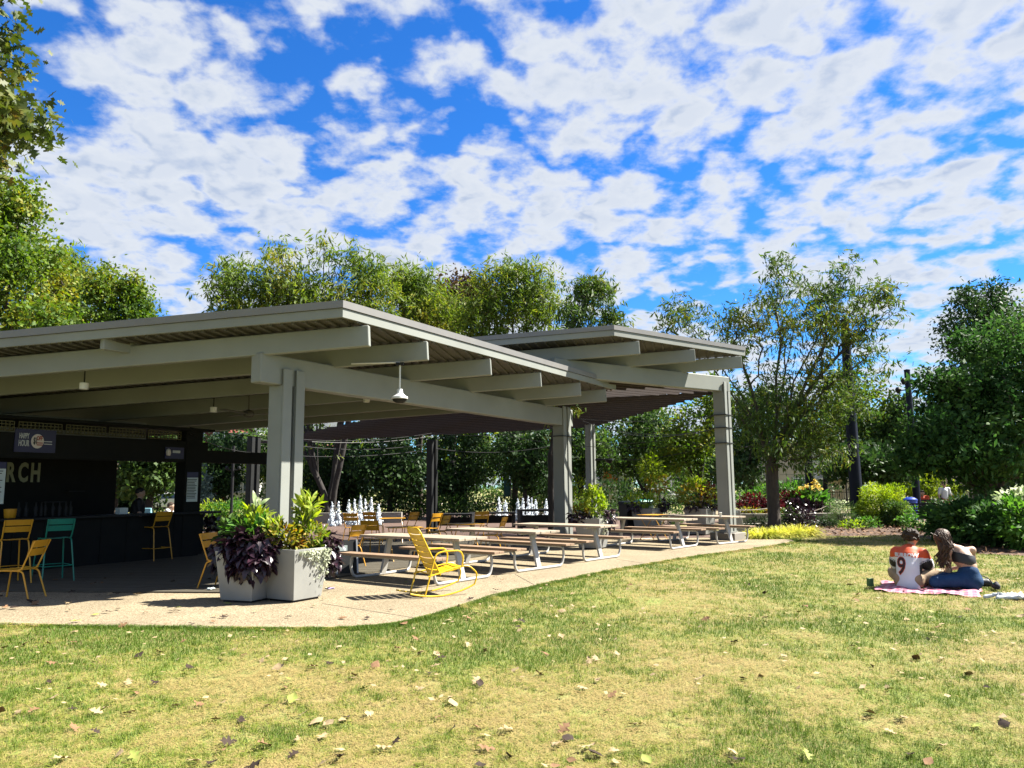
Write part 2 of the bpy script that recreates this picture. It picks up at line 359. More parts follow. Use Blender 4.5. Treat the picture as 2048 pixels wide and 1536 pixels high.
def arc(pts, n=6, r=0.08):
    """polyline with its corners rounded"""
    pts = [np.array(p, float) for p in pts]; out = [pts[0]]
    for i in range(1, len(pts) - 1):
        a, b, c = pts[i - 1], pts[i], pts[i + 1]
        la, lc = np.linalg.norm(a - b), np.linalg.norm(c - b); q = min(r, la * 0.48, lc * 0.48)
        p0 = b + (a - b) / la * q; p2 = b + (c - b) / lc * q
        for j in range(n + 1):
            t = j / n; out.append((1 - t) ** 2 * p0 + 2 * t * (1 - t) * b + t * t * p2)
    return out + [pts[-1]]
# ------------------------------------------------------------------ leaves and trees
def unit(a): return a / (np.linalg.norm(a, axis=-1, keepdims=True) + 1e-9)
def rand_dirs(n, g): return unit(g.normal(size=(n, 3)))
KITE = [(0, 0), (0.45, 1), (1, 0)]
LANCE = [(0, 0.08), (0.25, 0.8), (0.55, 1.0), (0.8, 0.6), (1, 0.0)]
HEART = [(0, 0.25), (0.12, 0.95), (0.35, 0.85), (0.5, 0.5), (0.75, 0.35), (1, 0.0)]
def leaf_arrays(P, D, Nn, L, Wd, prof=KITE, fold=0.0, bend=0.0):
    n = len(P); D = unit(D); Sd = unit(np.cross(D, Nn)); Nn = np.cross(Sd, D)
    L = np.broadcast_to(L, n)[:, None]; Wd = np.broadcast_to(Wd, n)[:, None]
    if prof is KITE and not fold:
        Vv = np.stack([P, P + D * L * 0.45 + Sd * Wd / 2, P + D * L, P + D * L * 0.45 - Sd * Wd / 2], 1).reshape(-1, 3)
        F = np.arange(n)[:, None] * 4 + np.array([[0, 1, 2, 3]]); return Vv, F
    st = []; k = len(prof)
    for u, w in prof:
        c = P + D * L * u - Nn * (L * bend * u * u)
        st += [c + Sd * Wd / 2 * w + Nn * Wd * fold * w, c, c - Sd * Wd / 2 * w + Nn * Wd * fold * w]
    Vv = np.stack(st, 1).reshape(-1, 3)
    q = []
    for i in range(k - 1):
        a = i * 3; q += [(a, a + 1, a + 4, a + 3), (a + 1, a + 2, a + 5, a + 4)]
    F = (np.arange(n)[:, None, None] * (3 * k) + np.array(q)[None]).reshape(-1, 4)
    return Vv, F
def blob_points(blobs, n, g, shell=0.55):
    vol = np.array([b[3] * b[4] * b[5] for b in blobs]) ** 0.8; ch = g.choice(len(blobs), n, p=vol / vol.sum())
    B = np.array(blobs)[ch]; d = rand_dirs(n, g)
    r = np.where(g.random(n) < 0.65, shell + (1 - shell) * g.random(n), g.random(n) ** 0.5)
    return B[:, :3] + d * B[:, 3:6] * r[:, None]
def skeleton(trunk, pts, g, droop=0.0, bias=0.35, blobs=()):
    """grow limbs: every crown point joins the nearest limb that is nearer the trunk"""
    top = np.array(trunk[-1], float); nodes, par = grow_limbs(trunk, blobs, g); plen = [0.0]
    for i in range(1, len(nodes)): plen.append(plen[par[i]] + np.linalg.norm(nodes[i] - nodes[par[i]]))
    order = np.argsort(np.linalg.norm(pts - top, axis=1)); lo = max(1, int(len(trunk) * 0.55))
    ok = [i >= lo for i in range(len(nodes))]; tips = []
    for i in order:
        p = pts[i]; A = np.array(nodes); d = np.linalg.norm(A - p, axis=1)
        cost = d + bias * np.array(plen) + np.where(A[:, 2] > p[2] + 0.3, 0.8 * d, 0) + np.where(ok, 0, 1e6)
        j = int(np.argmin(cost)); mid = (nodes[j] * 0.5 + p * 0.5); L = np.linalg.norm(p - nodes[j])
        mid[2] += 0.10 * L; mid += g.normal(size=3) * 0.05 * L
        nodes.append(mid); par.append(j); plen.append(plen[j] + L / 2); ok.append(True)
        nodes.append(p.copy()); par.append(len(nodes) - 2); plen.append(plen[-1] + L / 2); ok.append(True); tips.append(len(nodes) - 1)
    return np.array(nodes), np.array(par), tips
def grow_limbs(trunk, blobs, g):
    """trunk plus one ascending limb towards the middle of every clump of the crown"""
    nodes = [np.array(p, float) for p in trunk]; par = [-1] + list(range(len(trunk) - 1)); top = nodes[-1]; k = len(nodes)
    for b in blobs:
        e = np.array(b[:3]) + np.array([0, 0, -0.1 * b[5]]); j = k - 1 - int(g.random() * 2); a = nodes[j]; h = max(0.15, e[2] - a[2])
        c = a + (e - a) * 0.45 + np.array([0, 0, 0.16 * np.linalg.norm(e - a) if e[2] > a[2] else 0.25]); pj = j; L = np.linalg.norm(e - a)
        for t in (0.2, 0.4, 0.6, 0.8, 1.0):
            p = (1 - t) ** 2 * a + 2 * t * (1 - t) * c + t * t * e + g.normal(size=3) * 0.012 * L; nodes.append(p); par.append(pj); pj = len(nodes) - 1
    return nodes, par
def limb_mesh(nodes, par, r0, rtip, n=6):
    cnt = np.zeros(len(nodes)); has = np.zeros(len(nodes), bool)
    for i in range(len(nodes) - 1, -1, -1):
        if cnt[i] == 0: cnt[i] = 1
        if par[i] >= 0: cnt[par[i]] += cnt[i]
    e = math.log(max(1.01, r0 / rtip)) / math.log(max(2.0, cnt[0])); rad = rtip * cnt ** e
    idx = np.where(par >= 0)[0]; A = nodes[par[idx]]; B = nodes[idx]
    big = par[idx]; ra = np.minimum(rad[big], rad[idx] * 1.5); rb = rad[idx]
    d = unit(B - A); B = B + d * rb[:, None] * 0.3
    rf = unit(np.cross(d, np.where(np.abs(d[:, 2:3]) < 0.9, np.array([[0, 0, 1.0]]), np.array([[1.0, 0, 0]])))); bi = np.cross(d, rf)
    an = np.arange(n) * 2 * math.pi / n; c, s_ = np.cos(an), np.sin(an)
    ring = rf[:, None] * c[None, :, None] + bi[:, None] * s_[None, :, None]
    Vv = np.concatenate([A[:, None] + ring * ra[:, None, None], B[:, None] + ring * rb[:, None, None]], 1)
    j = np.arange(n); q = np.stack([j, (j + 1) % n, n + (j + 1) % n, n + j], 1)
    F = (np.arange(len(idx))[:, None, None] * 2 * n + q[None]).reshape(-1, 4)
    return Vv.reshape(-1, 3), F
def tree(name, label, loc, trunk_h, blobs, K, nl, leaf, mat, bark='bark', r0=0.18, seed=0, sigma=0.35, spray=1, droop=0.3, lean=(0, 0), multi=1, shell=0.55, group=None, cat='tree', rtip=0.012, prof=KITE, up=0.35, flare=True, fingers=0):
    g = np.random.default_rng(seed + 100)
    t = thing(name, label, cat, loc, 0, group)
    pts = blob_points(blobs, K, g, shell)
    Vt, Ft, off = [], [], 0; nodes_all = []; tips_all = []
    grp = (np.arctan2(pts[:, 1], pts[:, 0]) / (2 * math.pi) * multi + 10).astype(int) % multi if multi > 1 else np.zeros(K, int)
    for m_ in range(multi):
        P = pts[grp == m_]
        if len(P) == 0: continue
        c = P.mean(0) if multi > 1 else V(lean[0], lean[1], 0)
        tr = []
        for i in range(6):
            f = i / 5; sx = (c[0] * 0.35 * f * f if multi > 1 else lean[0] * f) + g.normal() * 0.02 * trunk_h * 0.3 * f
            sy = (c[1] * 0.35 * f * f if multi > 1 else lean[1] * f) + g.normal() * 0.02 * trunk_h * 0.3 * f
            tr.append((sx + (0.12 * math.cos(m_ * 2.4) if multi > 1 else 0), sy + (0.12 * math.sin(m_ * 2.4) if multi > 1 else 0), trunk_h * f))
        bl_ = blobs if multi == 1 else [q for q in blobs if int((math.atan2(q[1], q[0]) / (2 * math.pi) * multi + 10)) % multi == m_]
        if fingers:      # a few long shoots that stand out of the crown
            ex = []
            for _ in range(fingers // multi + 1):
                q = bl_[int(g.integers(0, len(bl_)))] if bl_ else blobs[0]; d_ = unit(np.array([g.normal() * .8, g.normal() * .5, 0.7 + g.random()]))
                for k_ in (0.7, 0.95, 1.15, 1.32): ex.append(np.array(q[:3]) + d_ * np.array(q[3:6]) * k_ + np.array([0, 0, -0.05 * k_ ** 3]))
            P = np.concatenate([P, np.array(ex)])
        nd, pr, tp = skeleton(tr, P, g, bias=0.25, blobs=bl_)
        vv, ff = limb_mesh(nd, pr, r0, rtip)
        Vt.append(vv); Ft.append(ff + off); off += len(vv)
        nodes_all.append(nd[len(tr):])
    if flare:
        mbf = MB().lathe([(r0 * 1.35, -0.05), (r0 * 1.15, 0.12), (r0 * 1.0, 0.4)], n=8)
        vv = np.array(mbf.v); f4 = np.array([f for f in mbf.f if len(f) == 4]); Vt.append(vv); Ft.append(f4 + off)
    obj('trunk', np_mesh('trunk', np.concatenate(Vt), np.concatenate(Ft), M[bark], True), t)
    nd = np.concatenate(nodes_all)
    base = nd[g.integers(0, len(nd), nl)] + g.normal(size=(nl, 3)) * np.array([sigma, sigma, sigma * 0.8])
    L, Wd = leaf
    if spray > 1:
        base = np.repeat(base, spray, 0); d0 = np.repeat(rand_dirs(nl, g), spray, 0)
        d = unit(d0 + rand_dirs(nl * spray, g) * 0.85 + np.array([0, 0, -droop])); base = base + g.normal(size=base.shape) * L * 0.3
    else:
        d = unit(rand_dirs(nl, g) + np.array([0, 0, -droop]))
    n = len(base); nn = unit(rand_dirs(n, g) + np.array([0, 0, up * 2]))
    s = np.clip(g.normal(1.0, .32, n), .4, 1.9)
    vv, ff = leaf_arrays(base, d, nn, L * s, Wd * s, prof)
    obj('crown', np_mesh('crown', vv, ff, M[mat]), t)
    return t
def leaf_ball(parent, name, c, rad, n, L, Wd, mat, g, prof=LANCE, fold=0.12, bend=0.25, out=1.0, up=0.2, droop=0.0, half=False):
    """a clump of leaves that point outwards from the middle of the clump"""
    d = rand_dirs(n, g)
    if half: d[:, 2] = np.abs(d[:, 2])
    P = np.array(c) + d * np.array(rad) * (0.45 + 0.55 * g.random(n) ** 0.6)[:, None]
    dd = unit(d * out + rand_dirs(n, g) * 0.6 + np.array([0, 0, up - droop])); nn = unit(rand_dirs(n, g) * 0.5 + d * 0.4 + np.array([0, 0, 0.8]))
    s = g.uniform(0.65, 1.2, n)
    vv, ff = leaf_arrays(P, dd, nn, L * s, Wd * s, prof, fold, bend)
    return obj(name, np_mesh(name, vv, ff, M[mat]), parent)
# ------------------------------------------------------------------ the setting: ground sheets
def sheet(name, poly, z, mat, kind='structure', sub=False):
    me = bpy.data.meshes.new(name); me.from_pydata([(x, y, z) for x, y in poly], [], [tuple(range(len(poly)))]); me.materials.append(M[mat])
    return tag(obj(name, me), kind=kind)
sheet('lawn', [(-400, -60), (400, -60), (400, 900), (-400, 900)], -0.012, 'lawnsoil')
EDGE = [hz(*q)[:2] for q in [(-700, 1232), (-300, 1243), (0, 1250), (250, 1254), (450, 1257), (600, 1258.5), (700, 1257), (775, 1251), (850, 1236), (920, 1215), (1000, 1190), (1100, 1167), (1200, 1146), (1300, 1128), (1400, 1112), (1500, 1099), (1560, 1090), (1590, 1084), (1585, 1080), (1540, 1078), (1490, 1075)]]
def spline(P, k=6):
    P = [np.array(p, float) for p in P]; out = []
    for i in range(len(P) - 1):
        p0, p1, p2, p3 = P[max(i - 1, 0)], P[i], P[i + 1], P[min(i + 2, len(P) - 1)]
        for j in range(k):
            t = j / k; out.append(0.5 * ((2 * p1) + (-p0 + p2) * t + (2 * p0 - 5 * p1 + 4 * p2 - p3) * t * t + (-p0 + 3 * p1 - 3 * p2 + p3) * t ** 3))
    return out + [P[-1]]
EC = spline(EDGE)
PLAZA = [tuple(p) for p in EC] + [(7.0, 25.0), (6.6, 31.0), (7.0, 33.0), (40, 34), (40, 52), (-60, 52), (-60, 9.5)]
sheet('plaza', PLAZA, 0.012, 'aggregate')
sheet('brick_and_shade_paving', [(-3.6, 24.6), (6.4, 24.2), (6.2, 31.0), (6.8, 33.4), (39.9, 34.4), (39.9, 38.0), (8.0, 36.0), (7.0, 51.5), (-40, 51.5), (-40, 26.5)], 0.018, 'brickshade')  # real brick in part; elsewhere its dark tone paints tree shade over the back plaza
sheet('far_path', [(40, 34.2), (60, 34.2), (60, 47), (40, 47)], 0.004, 'farpave')
sheet('road', [(-200, 78), (200, 78), (200, 86), (-200, 86)], 0.0, 'farpave')
plaza_o = bpy.data.objects['plaza']
# saw-cut joints in the paving
for a, b in [((645, 1209), (838, 1239)), ((1030, 1150), (1070, 1172)), ((1235, 1120), (1290, 1128))]:
    A_, B_ = hz(*a), hz(*b); MB().bar(A_ + [0, 0, 0.0125], B_ + [0, 0, 0.0125], 0.012, 0.003).build('joint', M['soil'], plaza_o)
# timber deck: planks one by one
B1 = V(0.505, 0.863, 0); A1 = V(-0.9945, 0.1045, 0); N1 = V(0.863, -0.505, 0)
D0 = V(-4.30, 12.24, 0)
deck_o = sheet('timber_deck', [tuple((D0 + B1 * 0.02 + A1 * 0.02)[:2]), tuple((D0 + B1 * 13.4)[:2]), tuple((D0 + B1 * 13.4 + A1 * 12)[:2]), tuple((D0 + A1 * 12)[:2])], 0.018, 'soil')
PA = V(0.1045, 0.9945, 0)
rowdir = B1 / np.dot(B1, PA)
def plank_row(i):
    w = 0.138; p = 0.146; a0 = D0 + rowdir * (i * p); a1 = D0 + rowdir * (i * p + w)
    cut = 3.2 + (i * 1.37) % 3.0; segs = [(0, cut), (cut + 0.006, cut + 4.4), (cut + 4.406, 13.5)]
    for s0, s1 in segs:
        z1 = 0.036 + 0.002 * ((i * 7) % 3)
        P = [a0 + A1 * s1, a0 + A1 * s0, a1 + A1 * s0, a1 + A1 * s1]
        MB().hexa([(q[0], q[1], 0.02) for q in P] + [(q[0], q[1], z1) for q in P]).build('plank', M['deck'], deck_o)
for i in range(78): plank_row(i)

# ------------------------------------------------------------------ pavilions
TAN_A = math.tan(R_(3.2))
def column(parent, p, z1, az, paint='paint', ph=0.2, pd=0.31, gap=0.09, face=0.36, base=0.0, zface=None):
    """two posts side by side with a face plate each that laps over the beam"""
    b = V(math.sin(az), math.cos(az), 0); n = V(math.cos(az), -math.sin(az), 0)
    rz = -az
    holder = None
    for s in (-1, 1):
        c = np.array([p[0], p[1], 0]) + b * s * (ph + gap) / 2
        mb = MB().box((c[0], c[1], (z1 + base) / 2), (pd, ph, z1 - base), rz)
        o = mb.build('column', M[paint], parent, world=True, bevel=0.008)
        f = MB(); cf = c + n * (pd / 2 + 0.022)
        zt = (zface or z1 + face); f.box((cf[0], cf[1], (zt + base + 0.004) / 2), (0.036, ph - 0.004, zt - base - 0.004), rz)
        f.build('face_plate', M[paint], o, world=False, bevel=0.006, off=None).location = tuple(-np.array(parent.location))
    mb = MB().box((p[0], p[1], base + 0.02 + 0.006), (pd + 0.12, 2 * ph + gap + 0.12, 0.03), rz); mb.build('base_plate', M['steel'], parent, world=True)
def roof(parent, C, D, Ldir, Lleft, ribaz, zt, rib_step=0.19, slope=TAN_A):
    """thin roof: fascia in two bands, corrugated soffit ribs below; falls along Ldir"""
    L = np.array(Ldir); down = V(0, 0, -slope)
    C = np.array([C[0], C[1], zt]); D = np.array([D[0], D[1], zt])
    pt = lambda P, t, dz=0: P + L * t + down * t + V(0, 0, dz)
    P4 = [C, D, pt(D, Lleft), pt(C, Lleft)]
    ins = [C + (D - C) * 0.004 + L * 0.05, D - (D - C) * 0.004 + L * 0.05, pt(D, Lleft - 0.05), pt(C, Lleft - 0.05)]
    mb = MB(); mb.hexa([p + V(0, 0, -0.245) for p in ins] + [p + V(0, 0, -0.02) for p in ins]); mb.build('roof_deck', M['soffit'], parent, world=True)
    e = unit(D - C); nn = V(e[1], -e[0], 0)
    for z0, z1, o_, nm in ((-0.105, 0.012, 0.035, 'roof_cap'), (-0.255, -0.112, 0.012, 'fascia')):
        mm = M['cap'] if nm == 'roof_cap' else M['paint']
        a = [C + nn * o_ - e * o_, D + nn * o_, D - nn * 0.04, C - nn * 0.04]
        MB().hexa([p + V(0, 0, z0) for p in a] + [p + V(0, 0, z1) for p in a]).build(nm, mm, parent, world=True)
        fr = V(0, -1, 0)
        a = [pt(C, Lleft) + fr * o_, C + nn * 0.0 + fr * o_ - e * 0.002, C + V(0, 0.04, 0) - e * 0.002 - nn * 0.045, pt(C, Lleft) + V(0, 0.04, 0)]
        if nm == 'roof_cap': a[1] = C + nn * o_ - e * (o_ + 0.003) + fr * 0.001
        else: a[1] = C + nn * o_ - e * (o_ + 0.003)
        MB().hexa([p + V(0, 0, z0) for p in a] + [p + V(0, 0, z1 + 0.001) for p in a]).build(nm, mm, parent, world=True)
    rd = V(math.sin(ribaz), math.cos(ribaz), 0)
    # ribs: from the near fascia line or the free edge to the far side
    ed = D - C; Lh = L
    for i in range(-60, int(Lleft / rib_step)):
        s = i * rib_step + 0.09
        p0 = C + L * s                        # on the near fascia line (extended)
        if s < 0.08:                          # starts on the free edge instead
            den = rd[0] * ed[1] - rd[1] * ed[0]
            w = p0 - C; t = -(w[0] * ed[1] - w[1] * ed[0]) / den; p0 = p0 + rd * t
            q = np.dot((p0 - C)[:2], ed[:2]) / np.dot(ed[:2], ed[:2])
            if q > 0.99 or q < 0.0: continue
        # end where the far edge line lies
        w = D - p0; den = rd[0] * Lh[1] - rd[1] * Lh[0]; t1 = (w[0] * Lh[1] - w[1] * Lh[0]) / den
        if t1 < 0.3: continue
        a = p0 + rd * 0.07; b = p0 + rd * (t1 - 0.05)
        def drop(p):
            M2 = np.array([[ed[0], L[0]], [ed[1], L[1]]]); sol = np.linalg.solve(M2, (p - C)[:2]); return -slope * sol[1]
        a = np.array([a[0], a[1], zt - 0.262 + drop(a)]); b = np.array([b[0], b[1], zt - 0.262 + drop(b)])
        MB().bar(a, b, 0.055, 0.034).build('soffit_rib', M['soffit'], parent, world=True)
C1 = hz(686, 603, 4.55); D1 = hz(1231, 762, 4.55)
pav = thing('pavilion', 'grey steel pavilion with a low flat roof, cantilevered beams and a bar under it', 'pavilion', (-3.8, 12.9, 0))
roof(pav, C1, D1, A1, 16.5, R_(9), 4.55)
# purlins
for k, (q, left) in enumerate(zip([(739, 693), (856, 720.6), (982.5, 750.6), (1082.8, 774), (1162, 792), (1213, 803.4)], [15, 15.5, 15.5, 15.5, 15.5, 15.5])):
    p = hz(q[0], q[1], 3.91); a = p + V(0, 0, 0.175); b = a + A1 * left + V(0, 0, -TAN_A * left)
    MB().bar(a, b, 0.12, 0.35).build('purlin', M['paint'], pav, world=True, bevel=0.018)
# girders
g0 = V(-3.89, 12.94, 0); gl = g0 - B1 * 0.50 - N1 * 0.10; gr = g0 + B1 * 11.2 - N1 * 0.10
MB().bar(gl + V(0, 0, 3.60), gr + V(0, 0, 3.60), 0.24, 0.50).build('girder', M['paint'], pav, world=True, bevel=0.022)
sb = V(-6.72, 12.42, 4.02)
MB().bar(sb, sb + B1 * 0.75, 0.11, 0.24).build('stub_beam', M['paint'], pav, world=True, bevel=0.012)
gl2 = gl + A1 * 9.2; gr2 = gr - B1 * 4.2 + A1 * 9.2
MB().bar(gl2 + V(0, 0, 3.1), gr2 + V(0, 0, 3.1), 0.24, 0.48).build('girder', M['paint'], pav, world=True)
column(pav, g0 - N1 * 0.12 + B1 * 0.20, 3.35, R_(30.3), zface=3.63)
c2 = g0 + B1 * 10.75 - N1 * 0.14
column(pav, c2, 3.35, R_(30.3), zface=3.9)
for u, Y in ((503, 25.0), (863, 27.5)):
    p = dp(u, 1000, Y); column(pav, (p[0], p[1]), 3.3, R_(30.3), 'darksteel', 0.13, 0.2, 0.10, zface=3.3)
# second pavilion
ZT2 = 5.62
C2 = hz(1228, 651.5, ZT2); D2 = hz(1489, 694.5, ZT2)
pav2 = thing('pavilion', 'higher smaller grey pavilion roof behind the near one, with a twin corner post', 'pavilion', (6.2, 23.3, 0))
roof(pav2, C2, D2, A1, 6.5, R_(14), ZT2, 0.24)
for q in [(1279.4, 709), (1390.6, 723.6), (1484, 736)]:
    p = hz(q[0], q[1], 4.97); a = p + V(0, 0, 0.175)
    MB().bar(a, a + A1 * 6.2 + V(0, 0, -TAN_A * 6.2), 0.12, 0.35).build('purlin', M['paint'], pav2, world=True, bevel=0.018)
g2a = dp(1104, 738, 19.6); g2b = dp(1452, 770, 23.4)
g2z = 4.66
b2 = unit(np.array([g2b[0] - g2a[0], g2b[1] - g2a[1], 0]))
MB().bar((g2a[0], g2a[1], g2z), (g2b[0] + b2[0] * 0.02, g2b[1] + b2[1] * 0.02, g2z), 0.24, 0.46).build('girder', M['paint'], pav2, world=True, bevel=0.022)
c3 = dp(1447, 900, 23.35)
column(pav2, (c3[0], c3[1]), 4.43, R_(40), zface=4.72, base=0.22, ph=0.16, pd=0.34, gap=0.09)
MB().box((c3[0] + 0.02, c3[1], 0.11), (0.78, 0.8, 0.22), -R_(40)).build('footing', M['concrete'], pav2, world=True, bevel=0.015)
p = dp(1181, 950, 28.5); column(pav2, (p[0], p[1]), 3.9, R_(36), zface=3.9, ph=0.12, pd=0.2, gap=0.12)
# metal straps round the posts that hold the cables
for pp, zs, par in ((c3, (3.72, 3.33, 2.87), pav2), (c2, (3.05,), pav)):
    for z in zs:
        MB().box((pp[0], pp[1], z), (0.47, 0.55, 0.025), -R_(36)).build('strap', M['cable'], par, world=True)
# brown slatted canopy behind
E1 = dp(1424, 787, 23.6); E2 = dp(1190, 852, 29.0); E3 = dp(600, 881, 29.6)
can = thing('slatted_canopy', 'low dark red-brown slatted canopy hanging behind the two grey roofs', 'canopy', (E2[0], E2[1], 0))
sd = E3 - E2
n_s = 16
for i in range(n_s):
    f = i / (n_s - 1); a = E1 + (E2 - E1) * f; ln = 0.80 + 0.34 * f
    MB().bar(a, a + sd * ln, 0.06, 0.085).build('slat', M['brown'], can, world=True)
MB().bar(E1 + V(0, 0, 0.16), E2 + V(0, 0, 0.16), 0.09, 0.22).build('edge_beam', M['brown'], can, world=True)
bq = V(-b2[1], b2[0], 0)          # louvre that carries on behind the upper girder
for i in range(11):
    o_ = 0.3 + i * 0.36; ga = np.array([g2a[0], g2a[1], 4.46 - 0.012 * i]) + bq * o_ - b2 * (0.4 * o_); ge = np.array([g2b[0], g2b[1], 4.46 - 0.012 * i]) + bq * o_ - b2 * (0.35 + 0.62 * o_)
    MB().bar(ga, ge, 0.06, 0.085).build('slat', M['brown'], can, world=True)
for f in (0.6, 0.9):
    a = E1 + sd * f * 0.85; b = E2 + sd * f
    MB().bar(a + V(0, 0, 0.14), b + V(0, 0, 0.14), 0.07, 0.14).build('cross_beam', M['brown'], can, world=True)

# ------------------------------------------------------------------ bar under the near roof
KR = V(-7.6, 19.2, 0)
def kp(s, off=0.0, z=0.0): return KR - B1 * s - N1 * off + V(0, 0, z)
bar = thing('bar_kiosk', 'unlit black timber bar with a long counter under the near roof', 'bar', kp(0.3))
KAZ = R_(-30.3)
def ks(u, v, off=0.0):     # where a viewing ray meets the bar's upright plane: distance along the counter and height
    d = ray(u, v); o = V(0, 0, EYE); q = KR - N1 * off; t = np.dot(q - o, N1) / np.dot(d, N1); p = o + d * t
    return -np.dot(p - KR, B1), p[2]
for i in range(12):      # counter front of upright boards
    a = kp(0.25 + i * 0.6, 0.0, 0); MB().box(a - B1 * 0.3 + V(0, 0, 0.53), (0.05, 0.59, 0.98), KAZ).build('panel', M['barwall'], bar, world=True)
MB().bar(kp(-0.35, 0.12, 1.06), kp(7.4, 0.12, 1.06), 0.62, 0.05).build('counter_top', M['darksteel'], bar, world=True, bevel=0.01)
MB().bar(kp(0.0, 0.1, 2.52), kp(7.4, 0.1, 2.52), 0.24, 0.5).build('header', M['barwall'], bar, world=True)
MB().bar(kp(0.0, 0.1, 2.43), kp(-2.0, 0.1, 2.43), 0.2, 0.3).build('header', M['barwall'], bar, world=True)
SW = ks(229, 970, 2.6)[0]
MB().bar(kp(SW, 2.6, 1.6), kp(9, 2.6, 1.6), 0.12, 3.1).build('back_wall', M['barwall'], bar, world=True)
MB().bar(kp(-1.4, 2.6, 2.72), kp(0.7, 2.6, 2.72), 0.14, 0.62).build('header', M['barwall'], bar, world=True)
MB().bar(kp(-1.4, 2.6, 0.52), kp(0.7, 2.6, 0.52), 0.14, 0.98).build('back_counter', M['barwall'], bar, world=True)
MB().bar(kp(-0.15, 2.2, 0.52), kp(-0.15, 0.3, 0.52), 0.12, 0.98).build('end_panel', M['barwall'], bar, world=True)
MB().bar(kp(-0.05, 1.3, 3.06), kp(7.5, 1.3, 3.06), 3.0, 0.06, ).build('ceiling_panel', M['barwall'], bar, world=True)
PS = ks(376, 970, 0.14)[0]
MB().box(kp(PS, 0.14, 1.56), (0.36, 0.46, 3.05), KAZ).build('post', M['barwall'], bar, world=True)
for s in (7.2,): MB().box(kp(s, 2.35, 1.56), (0.2, 0.2, 3.05), KAZ).build('post', M['barwall'], bar, world=True)
for i in range(7):       # lattice screens above the header
    a, b = kp(0.75 + i * 0.95, 0.02), kp(0.75 + i * 0.95 + 0.86, 0.02)
    mb = MB()
    for j in range(12):
        p = a + (b - a) * (j / 11); mb.bar(p + V(0, 0, 2.80), p + V(0, 0, 3.0), 0.022, 0.014, up=(0.5, 0.8, 0))
    for j in range(4): z = 2.81 + j * 0.06; mb.bar(a + V(0, 0, z), b + V(0, 0, z), 0.016, 0.02)
    mb.build('lattice_screen', M['lattice'], bar, world=True)
for i, (s, w) in enumerate(((2.6, 0.5), (2.05, 0.4))):
    MB().bar(kp(s, 2.42, 1.35 + 0.25 * i), kp(s - w, 2.42, 1.35 + 0.25 * i), 0.2, 0.03).build('shelf', M['darksteel'], bar, world=True)
def text_mesh(txt, size, sx=1.0, depth=0.004, align='CENTER', bold=0.0):
    c = bpy.data.curves.new('text', 'FONT'); c.body = txt; c.size = size; c.extrude = depth; c.align_x = align; c.align_y = 'CENTER'; c.offset = bold; c.resolution_u = 3
    o = bpy.data.objects.new('text', c); COL.objects.link(o); bpy.context.view_layer.update()
    dg = bpy.context.evaluated_depsgraph_get(); me = bpy.data.meshes.new_from_object(o.evaluated_get(dg))
    bpy.data.objects.remove(o); bpy.data.curves.remove(c)
    n = len(me.vertices); co = np.empty(n * 3, np.float32); me.vertices.foreach_get('co', co); co = co.reshape(-1, 3); co[:, 0] *= sx; me.vertices.foreach_set('co', co.ravel()); me.update()
    me.materials.clear(); return me
# matrices that stand lettering upright facing a direction n (horizontal)
def upright(loc, n):
    n = unit(np.array([n[0], n[1], 0.0])); x = np.cross((0, 0, 1.0), n)
    return Matrix(((x[0], 0, n[0], loc[0]), (x[1], 0, n[1], loc[1]), (x[2], 1, 0, loc[2]), (0, 0, 0, 1)))
def lettering(name, txt, size, loc, n, mat, parent, sx=1.0, bold=0.0, depth=0.003):
    me = text_mesh(txt, size, sx, depth, bold=bold); me.materials.append(M[mat]); me.name = name
    o = obj(name, me, parent); m = upright(loc, n)
    if parent is not None: m = parent.matrix_world.inverted() @ m if False else Matrix.Translation(-Vector(parent.location)) @ m
    o.matrix_parent_inverse.identity(); o.matrix_local = m
    return o
M['signwhite'] = flat('sign_white', (0.55, 0.56, 0.55), 0.6); M['letter'] = flat('letter_olive', (0.30, 0.31, 0.19), 0.7)
M['signblue'] = flat('sign_blue', (0.012, 0.012, 0.07), 0.5); M['signcream'] = flat('sign_cream', (0.75, 0.66, 0.58), 0.6); M['signred'] = flat('sign_red', (0.35, 0.03, 0.01), 0.6)
M['menuwhite'] = pm('menu_paper', (0.62, 0.70, 0.66), (0.55, 0.63, 0.60), 6, 0.6); M['ink'] = flat('ink', (0.02, 0.02, 0.02), 0.7)
# wall word
for i, ch in enumerate('PORCH'):
    p = kp(ks(71, 948, 2.52)[0] + (4 - i) * 0.275, 2.6 - 0.075, ks(71, 947, 2.52)[1]); lettering('letter', ch, 0.60, p, N1, 'letter', bar, 0.52, 0.02, 0.012)
